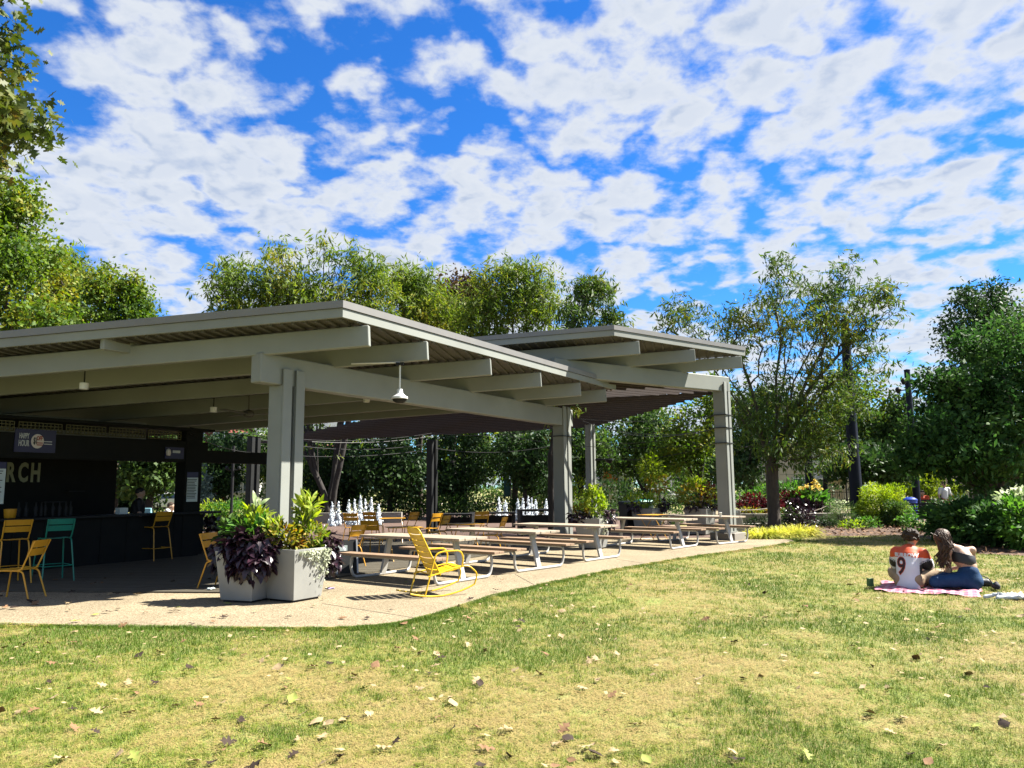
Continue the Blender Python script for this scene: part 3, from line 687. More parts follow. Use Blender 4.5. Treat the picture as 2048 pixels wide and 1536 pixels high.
# happy hour banner
HS, HZ = ks(71, 880, -0.04)
sg = thing('banner_sign', 'dark blue HAPPY HOUR $1 OFF banner hung on the bar header', 'sign', kp(HS, -0.06, HZ))
MB().box(kp(HS, -0.04, HZ - 0.02), (0.02, 0.80, 0.46), KAZ).build('board', M['signblue'], sg, world=True)
q = lambda u, v: ks(u, v, -0.055)
s_, z_ = q(48.5, 872); lettering('lettering', 'HAPPY', 0.15, kp(s_, -0.055, z_), N1, 'signwhite', sg, 0.42, 0.004)
s_, z_ = q(47.5, 886.5); lettering('lettering', 'HOUR', 0.17, kp(s_, -0.055, z_), N1, 'signwhite', sg, 0.42, 0.004)
disc = MB(); s_, z_ = q(75, 882.5); cc = kp(s_, -0.052, z_); x_ = np.cross((0, 0, 1.0), N1)
an_ = np.linspace(0, 2 * math.pi, 28)[:-1]
disc.add([cc + x_ * 0.125 * math.cos(a) + V(0, 0, 0.145) * math.sin(a) for a in an_] + [cc + N1 * 0.004 + x_ * 0.125 * math.cos(a) + V(0, 0, 0.145) * math.sin(a) for a in an_],
         [tuple(range(27, 54))] + [(i, (i + 1) % 27, 27 + (i + 1) % 27, 27 + i) for i in range(27)]).build('disc', M['signcream'], sg, world=True)
s1, z1 = q(70.5, 882); lettering('lettering', '$1', 0.19, kp(s1, -0.064, z1), N1, 'ink', sg, 0.42, 0.003)
s1, z1 = q(79, 877); lettering('lettering', 'OFF', 0.12, kp(s1, -0.064, z1), N1, 'signred', sg, 0.55, 0.003)
for v_ in (886, 890): s1, z1 = q(79, v_); MB().bar(kp(s1 + 0.06, -0.062, z1), kp(s1 - 0.06, -0.062, z1), 0.004, 0.02).build('fine_print', M['signred'], sg, world=True)
for v_ in (883.5, 888.5): s1, z1 = q(96, v_); MB().bar(kp(s1 + 0.08, -0.055, z1), kp(s1 - 0.08, -0.055, z1), 0.004, 0.018).build('fine_print', M['signwhite'], sg, world=True)
def menu(loc, n, w, h, label, title=True):
    t = thing('menu_board', label, 'menu board', loc)
    n = unit(V(n[0], n[1], 0)); az = math.atan2(n[1], n[0])
    MB().box((0, 0, 0), (0.02, w, h), az).build('board', M['menuwhite'], t)
    x = np.cross((0, 0, 1.0), n)
    MB().bar(n * 0.012 - x * w / 2 + V(0, 0, h / 2 - 0.06), n * 0.012 + x * w / 2 + V(0, 0, h / 2 - 0.06), 0.006, 0.13).build('heading', M['signblue'], t)
    if title: lettering('lettering', 'MENU', 0.085, np.array(loc) + n * 0.018 + V(0, 0, h / 2 - 0.07), n, 'signwhite', t, 0.9, 0.002, 0.001)
    mb = MB(); g = np.random.default_rng(3)
    for i in range(13):
        z = h / 2 - 0.17 - i * (h - 0.22) / 13; q = w * (0.5 - g.random() * 0.25)
        mb.bar(n * 0.0125 - x * w * 0.42 + V(0, 0, z), n * 0.0125 + x * (q - w * 0.08) + V(0, 0, z), 0.003, 0.017)
    mb.build('menu_lines', M['ink'], t); return t
s_, z_ = ks(18, 966, -0.1); menu(kp(s_ + 0.33, -0.1, z_), N1, 0.50, 0.80, 'white MENU board with blue heading, cut by the left edge above the yellow stool')
s_, z_ = ks(384, 974, -0.1); menu(kp(s_, -0.10, z_), unit(N1 + V(-0.3, -0.8, 0)), 0.26, 0.70, 'narrow pale menu sheet on the dark post at the end of the bar', False)
ES, EZ = ks(349, 906, -0.05)
es = thing('picture_sign', 'small dark blue picture sign under the bar header left of the post', 'sign', kp(ES, -0.05, EZ))
MB().box(kp(ES, -0.05, EZ), (0.02, 0.5, 0.27), KAZ).build('board', M['signblue'], es, world=True)
MB().box(kp(ES - 0.04, -0.066, EZ + 0.03), (0.006, 0.2, 0.06), KAZ).build('lettering', M['signwhite'], es, world=True)
MB().lathe([(0.0, -0.09), (0.05, -0.07), (0.06, 0.0), (0.045, 0.06), (0, 0.09)], kp(ES + 0.18, -0.075, EZ + 0.01), 10).build('figure', M['signcream'], es, world=True, smooth=True)
# things on the counter
bk = tag(MB().lathe([(0.085, 0), (0.1, 0.02), (0.115, 0.18), (0.12, 0.18), (0.10, 0.17)], (0, 0, 0), 16).build('bucket', M['yellow'], None, smooth=True), 'yellow bucket on the black bar counter above the stools', 'bucket'); BS = ks(20, 1026, 0.1)[0]; bk.location = tuple(kp(BS, 0.1, 1.086))
g = np.random.default_rng(8)
bot = None
for i in range(9):
    if bot is None: bot = MB().lathe([(0.036, 0), (0.038, 0.01), (0.038, 0.17), (0.014, 0.23), (0.014, 0.29), (0.017, 0.30)], n=10).mesh('bottle', M['darksteel'], True)
    o = tag(obj('bottle', bot, None, kp(BS - 0.25 - i * 0.13 + g.normal() * 0.02, 0.15 + g.random() * 0.2, 1.086)), 'dark glass bottle in the row on the bar counter right of the yellow bucket', 'bottle', 'bottles on the bar counter')
nb = thing('napkin_box', 'pale box standing on the bar counter left of the bartender', 'box', kp(ks(243, 1027, .16)[0], 0.16, 1.086)); MB().box((0, 0, 0.07), (0.16, 0.2, 0.14), KAZ).build('body', M['menuwhite'], nb); MB().box((0, 0, 0.143), (0.1, 0.1, 0.02), KAZ).build('lid', M['darksteel'], nb)
# pendants, lights, fan
def pendant(top, drop, label):
    t = thing('pendant_lamp', label, 'lamp', top)
    MB().tube([(0, 0, 0), (0, 0, -drop + 0.17)], 0.016, 8).build('rod', M['white'], t); MB().box((0, 0, -0.01), (0.14, 0.10, 0.05)).build('mount', M['darksteel'], t)
    MB().lathe([(0.02, -drop + 0.20), (0.05, -drop + 0.19), (0.06, -drop + 0.12), (0.10, -drop + 0.075), (0.145, -drop + 0.055), (0.15, -drop + 0.02), (0.14, -drop + 0.015)], n=24).build('shade', M['white'], t, smooth=True)
    MB().lathe([(0.13, -drop + 0.014), (0.12, -drop - 0.02), (0.07, -drop - 0.055), (0.0, -drop - 0.06)], n=20).build('lens', M['darksteel'], t, smooth=True)
pp = dp(800, 727, 13.75); MB().tube([pp + V(-0.9, 0.1, 0.02), pp + V(0, 0, 0.02)], 0.014, 6).build('conduit', M['white'], pav, world=True)
pendant(pp, 0.66, 'white bell-shaped pendant lamp hanging on a rod from the second roof beam')
for (u, v, Y), lb in zip(((168, 773, 13.6), (427, 820, 17.0), (733, 800, 17.5)), ('small white cylinder downlight under the roof at far left', 'small white cylinder downlight under the roof, left of the near post', 'small white cylinder downlight just right of the near post')):
    p = dp(u, v, Y); t = thing('downlight', lb, 'lamp', p, group='downlights under the near roof')
    MB().lathe([(0.07, -0.05), (0.075, -0.045), (0.075, 0.06), (0.07, 0.065)], n=18).build('body', M['white'], t, smooth=True); MB().tube([(0, 0, 0.06), (0, 0, 0.5)], 0.012, 6).build('rod', M['darksteel'], t)
    MB().lathe([(0.055, -0.0505), (0.055, -0.056)], n=16).build('lens', M['signwhite'], t)
p = dp(497, 828, 17.5); t = thing('ceiling_fan', 'dark grey ceiling fan hanging left of the near post', 'fan', p)
MB().tube([(0, 0, 0.05), (0, 0, 0.62)], 0.018, 8).build('rod', M['soffit'], t); MB().lathe([(0.03, 0.1), (0.11, 0.06), (0.13, 0.0), (0.10, -0.06), (0.03, -0.09)], n=18).build('motor', M['soffit'], t, smooth=True)
for k in range(3):
    a = 0.25 + k * 2.094; MB().bar((0.1 * math.cos(a), 0.1 * math.sin(a), 0.0), (0.95 * math.cos(a), 0.95 * math.sin(a), 0.02), 0.14, 0.012).build('blade', M['soffit'], t)
# cables
def cable(a, b, sag, label, r=0.009):
    a, b = np.array(a), np.array(b); P = [a + (b - a) * f - V(0, 0, sag * 4 * f * (1 - f)) for f in np.linspace(0, 1, 17)]
    o = MB().tube([p - a for p in P], r, 5).build('cable', M['cable'], None); o.location = tuple(a)
    return tag(o, label, 'cable', 'cables strung behind the pavilion')
cs = [np.array([c3[0] - 0.2, c3[1], z]) for z in (3.72, 3.33, 2.87)]
LB = 'thin black cable strung between the corner twin post and the back of the pavilion'
for a, (u, v, Y), s in ((cs[0], (1195, 868, 28.3), .25), (cs[0], (1160, 838, 22.6), .12), (cs[1], (1195, 884, 28.3), .2), (cs[1], (1165, 842, 22.6), .3), (cs[2], (1195, 917, 28.3), .22), (cs[2], (1000, 868, 29), .3), (cs[1], (1230, 860, 40), .3)):
    cable(a, dp(u, v, Y), s, LB)
LB = 'thin black cable sagging beneath the brown canopy between the dark back posts'
for (a, b, s) in (((505, 868, 25), (866, 866, 27.5), .25), ((866, 866, 27.5), (1140, 848, 22.8), .2), ((505, 876, 25), (866, 886, 27.5), .3), ((866, 896, 27.5), (1175, 872, 28.4), .35), ((380, 868, 18.5), (505, 905, 25), .1), ((505, 905, 25), (866, 898, 27.5), .2), ((380, 855, 18.5), (866, 872, 27.5), .3)):
    cable(dp(*a), dp(*b), s, LB, 0.011)
cm = thing('security_camera', 'black security camera on an arm on the slim back post', 'camera', dp(1190, 920, 28.2)); MB().bar((0, 0, 0), (0.45, -0.1, 0.03), 0.06, 0.05).build('arm', M['black'], cm); MB().lathe([(0.12, 0.02), (0.14, -0.05), (0.08, -0.14), (0.0, -0.17)], (0.5, -0.1, 0.03), 14).build('dome', M['black'], cm, smooth=True)
# ------------------------------------------------------------------ chairs and stools
def chair_proto(name, mat, seat_h=0.45, back_top=0.86, stool=False, label='', group=None):
    t = thing(name, label, 'stool' if stool else 'chair', (0, 0, 0), 0, group); m = M[mat]; r = 0.0125
    w = 0.205; sp = 0.05 if stool else 0.03; sh = seat_h - 0.02
    for s in (-1, 1):
        MB().tube(arc([(s * w, 0.12, sh), (s * w, 0.205, sh - 0.01), (s * (w + sp), 0.235 + sp, 0.0)], 5, 0.07), r, 8).build('leg', m, t, smooth=True)
        MB().tube(arc([(s * w, -0.08, sh), (s * w, -0.19, sh - 0.012), (s * (w + sp), -0.25 - sp - (0.04 if not stool else 0), 0.0)], 5, 0.07), r, 8).build('leg', m, t, smooth=True)
        MB().tube(arc([(s * w, 0.12, sh + 0.004), (s * w, -0.12, sh - 0.004), (s * w, -0.175, sh + 0.02), (s * (w + 0.005), -0.215, sh + 0.12), (s * (w + 0.008), -0.34 if not stool else -0.29, back_top)], 4, 0.05), r * 0.95, 8).build('back_frame', m, t, smooth=True)
    n = 5; ys = np.linspace(0.185, -0.155, n)
    for i, y in enumerate(ys):
        z = seat_h - 0.004 - 0.012 * math.sin(math.pi * i / (n - 1)) - (0.012 if i == 0 else 0)
        mb = MB()
        P = [(x, y, z - 0.010 * (1 - (x / w) ** 2)) for x in np.linspace(-w - 0.008, w + 0.008, 7)]
        for a, b in zip(P[:-1], P[1:]): mb.bar(a, b, 0.077, 0.006)
        mb.build('seat_slat', m, t)
    bh = 0.108 if not stool else 0.10; zz = [back_top - bh / 2 + 0.008, back_top - bh * 1.5 - 0.006]
    for z in zz:
        f = (z - sh - 0.12) / max(0.01, back_top - sh - 0.12); y = -0.215 + f * ((-0.34 if not stool else -0.29) + 0.215) + 0.014
        mb = MB(); P = [(x, y - 0.022 * (1 - (x / w) ** 2), z) for x in np.linspace(-w - 0.016, w + 0.016, 9)]
        for a, b in zip(P[:-1], P[1:]): mb.bar(a, b, 0.006, bh, up=(0, -0.28, 1))
        mb.build('back_slat', m, t)
    if stool:
        f = 0.66
        q = [(-w - sp * f, 0.235 + sp * f - 0.0), (w + sp * f, 0.235 + sp * f), (w + sp * f, -0.25 - sp * f), (-w - sp * f, -0.25 - sp * f)]
        for i in range(4):
            a, b = q[i], q[(i + 1) % 4]; z = 0.27
            MB().tube([(a[0], a[1], z), (b[0], b[1], z)], 0.009, 6).build('footrest', m, t)
    return t
def place(proto, first, loc, rz, label, group=None):
    o = proto if first else copy_tree(proto); o.location = (float(loc[0]), float(loc[1]), float(loc[2]) if len(loc) > 2 else 0.012); o.rotation_euler = (0, 0, rz); o['label'] = label
    if group: o['group'] = group
    elif 'group' in o: del o['group']
    return o
ch = chair_proto('metal_chair', 'yellow')
GC = 'yellow metal chairs'
RL, RR = hz(44.5, 1204), hz(76.5, 1196)
place(ch, True, [-7.46, 11.84, 0.012], R_(93), 'yellow metal chair alone on the paving at far left, in front of the stools', GC)
a, b = hz(401, 1182), hz(440.6, 1197)
place(ch, False, [-4.72, 12.85, 0.036], R_(-104), 'yellow metal chair half hidden by the left planter with purple leaves', GC)
def gp(u, v): p = hz(u, v); return [p[0], p[1], 0.012]
spots = [((692, 1137), 62, 'yellow metal chair just behind the dark sandwich board and right planter'),
         ((749, 1117), -14, 'yellow metal chair turned away, behind the left end of the nearest picnic table'),
         ((858, 1088), 55, 'yellow metal chair just right of the pair of dark back posts'),
         ((872, 1098), 70, 'yellow metal chair seen edge-on, right behind the rocking chair headrest'),
         ((985, 1106), 75, 'yellow metal chair behind the second picnic table, facing left'),
         ((707, 1085), -8, 'yellow metal chair below the left fountain jets'),
         ((812, 1082), 60, 'orange-lit yellow chair in the shade left of the dark back posts'),
         ((748, 1080), -20, 'yellow metal chair deep in the shade under the left fountain jets, second from the left'),
         ((958, 1080), 20, 'dim yellow chair in the shade between bistro tables')]
for (u, v), a, lb in spots: place(ch, False, gp(u, v), R_(a), lb, GC)
st = chair_proto('bar_stool', 'yellow', 0.76, 1.08, True)
place(st, True, [-8.75, 13.65, 0.036], R_(52), 'yellow bar stool cut by the left edge, beside the green stool', 'yellow bar stools')
place(st, False, [-8.22, 17.95, 0.036], R_(66), 'orange-yellow bar stool in the dark at the end of the bar counter', 'yellow bar stools')
sg_ = chair_proto('bar_stool', 'green', 0.76, 1.08, True)
place(sg_, True, [-8.18, 13.98, 0.036], R_(48), 'green metal bar stool behind the yellow chair at left')
# ------------------------------------------------------------------ rocking chair
def rocking_chair():
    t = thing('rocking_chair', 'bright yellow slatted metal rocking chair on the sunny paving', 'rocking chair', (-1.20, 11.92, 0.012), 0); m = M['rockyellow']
    for s in (-1, 1):
        x = s * 0.275
        rk = [(x, -0.50 + 1.04 * f, 0.014 + 0.62 * (f - 0.42) ** 2 * (0.55 if f < 0.42 else 0.62)) for f in np.linspace(0, 1, 14)]
        P = rk + arc([rk[-1], (x, 0.60, 0.30), (x, 0.45, 0.42), (x, 0.36, 0.425)], 4, 0.08)[1:]
        MB().tube(P, 0.0125, 8).build('rocker', m, t, smooth=True)
        MB().tube(arc([(x, -0.27, 0.03), (x, -0.10, 0.62), (x, 0.02, 0.655), (x, 0.30, 0.655), (x, 0.355, 0.56), (x, 0.33, 0.405)], 5, 0.09), 0.0125, 8).build('armrest', m, t, smooth=True)
        MB().tube([(x, -0.22, 0.30), (x * 0.98, 0.0, 0.345), (x * 0.97, 0.2, 0.40), (x, 0.40, 0.425)], 0.0115, 8).build('side_rail', m, t, smooth=True)
    # back: two uprights that close in a rounded top
    bot, top = V(0, 0.0, 0.30), V(0, -0.36, 1.00); w = 0.235
    ring = [V(-w, 0, 0) + bot, V(-w, 0, 0) + top, V(w, 0, 0) + top, V(w, 0, 0) + bot]
    MB().tube(arc(ring, 6, 0.09), 0.0125, 8).build('back_frame', m, t, smooth=True)
    n = 8; nrm = unit(np.cross(V(1, 0, 0), top - bot))
    for i in range(n):
        f = (i + 0.52) / n; c = bot + (top - bot) * f; mb = MB(); ww = w - (0.03 if i == n - 1 else 0)
        P = [c + V(x, 0, 0) + nrm * 0.022 * (1 - (x / w) ** 2) * (1 if nrm[1] < 0 else -1) for x in np.linspace(-ww, ww, 8)]
        for p, q in zip(P[:-1], P[1:]): mb.bar(p, q, 0.006, 0.083, up=tuple(unit(top - bot)))
        mb.build('back_slat', m, t)
    for i in range(5):
        f = (i + 0.5) / 5; y = 0.02 + 0.40 * f; z = 0.345 + 0.085 * f - 0.02 * math.sin(math.pi * f); mb = MB()
        P = [(x, y, z - 0.016 * (1 - (x / 0.25) ** 2)) for x in np.linspace(-0.26, 0.26, 8)]
        for p, q in zip(P[:-1], P[1:]): mb.bar(p, q, 0.072, 0.006, up=(0, -0.2, 1))
        mb.build('seat_slat', m, t)
    MB().tube([(-0.275, -0.27, 0.035), (0.275, -0.27, 0.035)], 0.01, 6).build('stretcher', m, t)
    MB().tube([(-0.275, -0.16, 0.33), (0.275, -0.16, 0.33)], 0.01, 6).build('stretcher', m, t)
    t.rotation_euler = (0, 0, R_(-60)); return t
rocking_chair()
# ------------------------------------------------------------------ picnic tables
def picnic():
    t = thing('picnic_table', '', 'picnic table', (0, 0, 0), 0, 'picnic tables in a row on the paving'); L = 2.44; ws = M['whitesteel']
    for i in range(5):
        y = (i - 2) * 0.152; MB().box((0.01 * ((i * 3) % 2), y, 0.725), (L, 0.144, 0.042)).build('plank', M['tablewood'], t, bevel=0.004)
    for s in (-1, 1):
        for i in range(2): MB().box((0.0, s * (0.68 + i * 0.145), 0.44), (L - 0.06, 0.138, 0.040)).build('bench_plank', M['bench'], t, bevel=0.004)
        MB().tube([(-0.86, s * 0.745, 0.405), (0.86, s * 0.745, 0.405)], 0.024, 8).build('bench_rail', ws, t)
        x = s * 0.98
        MB().tube(arc([(s * 0.86, -0.745, 0.405), (x + s * 0.03, -0.745, 0.40), (x + s * 0.03, -0.76, 0.20), (x + s * 0.02, -0.70, 0.028), (x, -0.4, 0.026), (x, 0.4, 0.026), (x + s * 0.02, 0.70, 0.028), (x + s * 0.03, 0.76, 0.20), (x + s * 0.03, 0.745, 0.40), (s * 0.86, 0.745, 0.405)], 5, 0.13), 0.026, 10).build('runner', ws, t, smooth=True)
        MB().bar((x, 0, 0.03), (s * 0.80, 0, 0.70), 0.125, 0.05, up=(1, 0, 0.2), w2=0.125).build('leg', ws, t, bevel=0.006)
        MB().box((s * 0.80, 0, 0.690), (0.07, 0.70, 0.024)).build('top_bearer', ws, t)
    return t
pt = picnic()
PT = [((-0.87, 13.5), (-1.22, 13.03), (-0.51, 13.96)), ((0.49, 15.3), (0.17, 14.96), (0.8, 15.63)), ((1.93, 17.3), (1.64, 16.9), (2.22, 17.67)), ((4.4, 20.3), (4.02, 19.85), (4.77, 20.75)), ((6.04, 21.7), (5.62, 21.37), (6.46, 22.03))]
PL = ['nearest picnic table, its bench ends behind the rocking chair', 'second picnic table from the rocking chair, with pale sunlit top', 'third picnic table, in front of the planter at the second twin post', 'fourth picnic table, beyond the planter and before the bins', 'farthest picnic table, beside the corner twin post and golden grass']
AZS = [37, 41, 39, 40, 49]
for i, ((c, a, b), lb) in enumerate(zip(PT, PL)):
    az = R_(AZS[i]); sh_ = V(math.sin(az), math.cos(az)); lg = V(sh_[1], -sh_[0])
    p = V(*c) - lg * 0.98; place(pt, i == 0, (p[0], p[1], 0.012), math.atan2(lg[1], lg[0]), lb, 'picnic tables in a row on the paving')
cu = thing('paper_cup', 'white paper cup left on the farthest picnic table', 'cup', hz(1441, 1034, 0.76) + V(0, 0, 0))
MB().lathe([(0.030, 0), (0.042, 0.11), (0.044, 0.112), (0.040, 0.108)], n=14).build('wall', M['white'], cu, smooth=True); MB().lathe([(0.044, 0.112), (0.044, 0.122), (0.036, 0.126), (0, 0.126)], n=14).build('lid', M['white'], cu)
# ------------------------------------------------------------------ small slatted tables
def bistro():
    t = thing('bistro_table', '', 'table', (0, 0, 0), 0, 'small yellow folding tables'); m = M['yellow']
    for i in range(7): MB().box((0, (i - 3) * 0.1, 0.735), (0.74, 0.092, 0.012)).build('top_slat', m, t)
    for s in (-1, 1):
        MB().tube([(s * 0.30, -0.30, 0.72), (s * 0.27, 0.30, 0.0)], 0.011, 6).build('leg', m, t); MB().tube([(s * 0.29, 0.30, 0.72), (s * 0.28, -0.30, 0.0)], 0.011, 6).build('leg', m, t)
        MB().tube([(s * 0.27, s * 0.30, 0.01), (-s * 0.27, s * 0.30, 0.01)], 0.009, 6).build('stretcher', m, t)
    return t
bt = bistro()
for i, ((u, v), z, rz, lb) in enumerate([((808, 1055), .74, 20, 'small slatted table in the shade behind the nearest picnic table'), ((930, 1048), .74, 25, 'small slatted table in the shade right of the dark back posts'), ((1306, 1030), .74, 35, 'small folding table with yellow crossed legs in front of the bins'), ((785, 1037), .74, 10, 'small slatted table deepest in the shade, below the fountain')]):
    p = hz(u, v, z); place(bt, i == 0, (p[0], p[1], 0.012), R_(rz), lb, 'small yellow folding tables')
# ------------------------------------------------------------------ planters
def planter(c, az, bot, top, h, label, mat='planter'):
    t = thing('planter', label, 'planter', (c[0], c[1], 0.012), -az, 'square planters')
    b, q = bot / 2, top / 2; mb = MB()
    P = [(-b, -b, 0.03), (b, -b, 0.03), (b, b, 0.03), (-b, b, 0.03), (-q, -q, h), (q, -q, h), (q, q, h), (-q, q, h)]
    i = q - 0.03; P2 = [(-i, -i, h), (i, -i, h), (i, i, h), (-i, i, h), (-i, -i, h - 0.09), (i, -i, h - 0.09), (i, i, h - 0.09), (-i, i, h - 0.09)]
    mb.add(P + P2, [(3, 2, 1, 0), (0, 1, 5, 4), (1, 2, 6, 5), (2, 3, 7, 6), (3, 0, 4, 7), (4, 5, 9, 8), (5, 6, 10, 9), (6, 7, 11, 10), (7, 4, 8, 11), (8, 9, 13, 12), (9, 10, 14, 13), (10, 11, 15, 14), (11, 8, 12, 15)])
    mb.build('body', M[mat], t, bevel=0.005)
    MB().box((0, 0, 0.016), (bot - 0.06, bot - 0.06, 0.03)).build('foot', M['black'], t)
    MB().box((0, 0, h - 0.07), (2 * i - 0.004, 2 * i - 0.004, 0.03)).build('soil', M['soil'], t)
    return t
b20 = R_(20); P1n = V(-3.70, 11.16); r20 = V(math.sin(b20), math.cos(b20)); l20 = V(-r20[1], r20[0])
P1c = P1n + (r20 + l20) * 0.27
P2n = V(-3.11, 11.17); r31 = V(0.515, 0.857); l31 = V(-r31[1], r31[0]); P2c = P2n + (r31 + l31) * 0.27
planter(P1c, b20, 0.54, 0.68, 0.72, 'pale tapered planter overflowing with dark purple vine leaves, left of the near pair')
planter(P2c, R_(31), 0.54, 0.70, 0.74, 'sunlit pale tapered planter right of the near pair, with silver trailing plant')
P3 = hz(1186, 1098); planter(P3[:2], R_(30), 0.55, 0.72, 0.78, 'pale tapered planter in front of the second twin post')
P4 = hz(1296, 1068); planter(P4[:2], R_(38), 0.6, 0.8, 0.85, 'beige tapered planter behind the small folding table')
P5 = hz(1402, 1070); planter(P5[:2], R_(38), 0.6, 0.8, 0.85, 'beige tapered planter just left of the corner twin post')
def plant(name, label, cat, loc, parts, group=None):
    """parts: (part name, kind, args); stems are drawn from the root to the clump"""
    g = np.random.default_rng(int(abs(loc[0] * 137 + loc[1] * 71)) + len(label)); t = thing(name, label, cat, loc, 0, group)
    mb = MB(); need = False
    for p in parts:
        nm, c, rad, n, L, Wd, mat, kw = p; leaf_ball(t, nm, c, rad, n, L, Wd, mat, g, **kw)
        if c[2] > 0.12 and nm != 'trailing_leaves':
            need = True
            for _ in range(4): mb.tube([(g.normal() * 0.03, g.normal() * 0.03, -0.02), (c[0] * 0.5 + g.normal() * 0.03, c[1] * 0.5 + g.normal() * 0.03, c[2] * 0.55), (c[0] + g.normal() * rad[0] * 0.4, c[1] + g.normal() * rad[1] * 0.4, c[2] + rad[2] * 0.3)], [0.009, 0.007, 0.004], 5)
    if need: mb.build('stem', M['mid'], t)
    return t
VINE = dict(prof=HEART, fold=0.10, bend=0.3, out=0.8, up=-0.35, droop=0.3)
TALL = dict(prof=LANCE, fold=0.12, bend=0.35, out=0.6, up=0.9)
BUSH = dict(prof=LANCE, fold=0.12, bend=0.3, out=0.9, up=0.4)
top1 = (P1c[0], P1c[1], 0.70)
plant('sweet_potato_vine', 'dark purple vine leaves spilling over the front of the left planter', 'plant', top1, [
    ('leaves', (0.06, -0.20, 0.08), (0.38, 0.24, 0.22), 300, 0.16, 0.14, 'purple', VINE), ('leaves', (0.10, -0.34, -0.12), (0.30, 0.10, 0.22), 190, 0.16, 0.14, 'purple', VINE),
    ('leaves', (-0.36, 0.02, 0.05), (0.20, 0.20, 0.18), 90, 0.14, 0.12, 'purple', VINE), ('leaves', (0.30, -0.22, -0.02), (0.16, 0.14, 0.26), 80, 0.14, 0.12, 'purple', VINE), ('leaves', (-0.46, 0.05, -0.14), (0.10, 0.12, 0.14), 30, 0.14, 0.12, 'purple', VINE)])
plant('canna', 'tall light green broad-leaved plant in the left planter', 'plant', top1, [
    ('leaves', (-0.04, 0.05, 0.30), (0.30, 0.26, 0.14), 110, 0.18, 0.06, 'canna', TALL), ('leaves', (0.02, 0.12, 0.46), (0.20, 0.18, 0.15), 40, 0.20, 0.06, 'lime', TALL), ('leaves', (-0.28, 0.0, 0.30), (0.2, 0.2, 0.13), 60, 0.19, 0.07, 'mid', BUSH), ('leaves', (0.0, 0.0, 0.20), (0.36, 0.28, 0.14), 130, 0.16, 0.06, 'mid', BUSH), ('leaves', (0.30, 0.05, 0.30), (0.16, 0.16, 0.12), 60, 0.16, 0.045, 'lime', TALL),
    ('leaves', (0.05, 0.12, 0.64), (0.05, 0.05, 0.06), 7, 0.20, 0.07, 'paleplant', TALL)])
top2 = (P2c[0], P2c[1], 0.72)
plant('croton', 'bushy green plant with red and orange leaves in the right planter', 'plant', top2, [
    ('leaves', (-0.16, -0.12, 0.20), (0.26, 0.22, 0.17), 220, 0.12, 0.042, 'croton', BUSH), ('leaves', (0.16, 0.12, 0.20), (0.22, 0.24, 0.17), 220, 0.12, 0.042, 'croton', BUSH), ('leaves', (-0.08, -0.14, 0.08), (0.24, 0.14, 0.1), 90, 0.11, 0.045, 'croton', BUSH), ('leaves', (0.20, 0.16, 0.14), (0.2, 0.2, 0.16), 110, 0.12, 0.05, 'lime', BUSH)])
plant('ginger_plant', 'tall pale green upright plant rising from the right planter', 'plant', top2, [
    ('leaves', (0.12, 0.1, 0.40), (0.13, 0.13, 0.22), 50, 0.20, 0.06, 'lime', TALL), ('leaves', (0.16, 0.1, 0.64), (0.14, 0.12, 0.10), 26, 0.22, 0.065, 'lime', TALL), ('leaves', (0.02, 0.1, 0.55), (0.08, 0.08, 0.08), 26, 0.10, 0.045, 'croton', BUSH)])
plant('sweet_potato_vine', 'dark purple vine leaves hanging off the right side of the right planter', 'plant', top2, [
    ('leaves', (0.43, 0.27, 0.0), (0.17, 0.17, 0.24), 150, 0.13, 0.11, 'purple', VINE), ('leaves', (0.46, 0.28, -0.20), (0.12, 0.12, 0.16), 60, 0.13, 0.11, 'purple', VINE), ('leaves', (-0.26, -0.22, 0.0), (0.17, 0.12, 0.18), 100, 0.12, 0.10, 'purple', VINE)])
g = np.random.default_rng(4)
tr_ = thing('trailing_plant', 'silvery plant trailing down the sunny face of the right planter', 'plant', top2)
TP = []; c0 = np.array([r31[0], r31[1]]) * 0.0
nR = V(r31[1], -r31[0])       # outward from the sunny face
for i in range(420):
    a = -0.30 + 0.62 * g.random() ** 0.45; dz = -abs(g.normal()) * (0.06 + 0.30 * g.random() * max(0, a + .1) * 2) - 0.01
    if a < -0.05 and dz < -0.25 * (a + 0.35) * 2: dz *= 0.4
    TP.append([nR[0] * (0.36 + g.random() * 0.04 + dz * 0.10) + r31[0] * a, nR[1] * (0.36 + g.random() * 0.04 + dz * 0.10) + r31[1] * a, dz + 0.03])
TP = np.array(TP); dd = unit(rand_dirs(420, g) + V(0, 0, -0.8)); vv, ff = leaf_arrays(TP, dd, unit(rand_dirs(420, g) + V(nR[0], nR[1], 0.6)), 0.045, 0.028)
obj('leaves', np_mesh('leaves', vv, ff, M['silver']), tr_)
top3 = (P3[0], P3[1], 0.76)
plant('croton', 'bright yellow-green bush in the planter before the second twin post', 'plant', top3, [('leaves', (0.08, 0, 0.42), (0.30, 0.28, 0.34), 330, 0.15, 0.055, 'lime', TALL), ('leaves', (-0.3, 0, 0.2), (0.2, 0.2, 0.16), 110, 0.13, 0.05, 'croton', BUSH), ('leaves', (0.02, 0, 0.72), (0.12, 0.12, 0.16), 50, 0.16, 0.055, 'lime', TALL)])
plant('sweet_potato_vine', 'purple vine leaves over the rim of the planter before the second twin post', 'plant', top3, [('leaves', (-0.38, -0.1, 0.06), (0.28, 0.2, 0.18), 150, 0.13, 0.11, 'purple', VINE), ('leaves', (0.42, -0.05, 0.0), (0.18, 0.18, 0.26), 130, 0.13, 0.11, 'purple', VINE)])
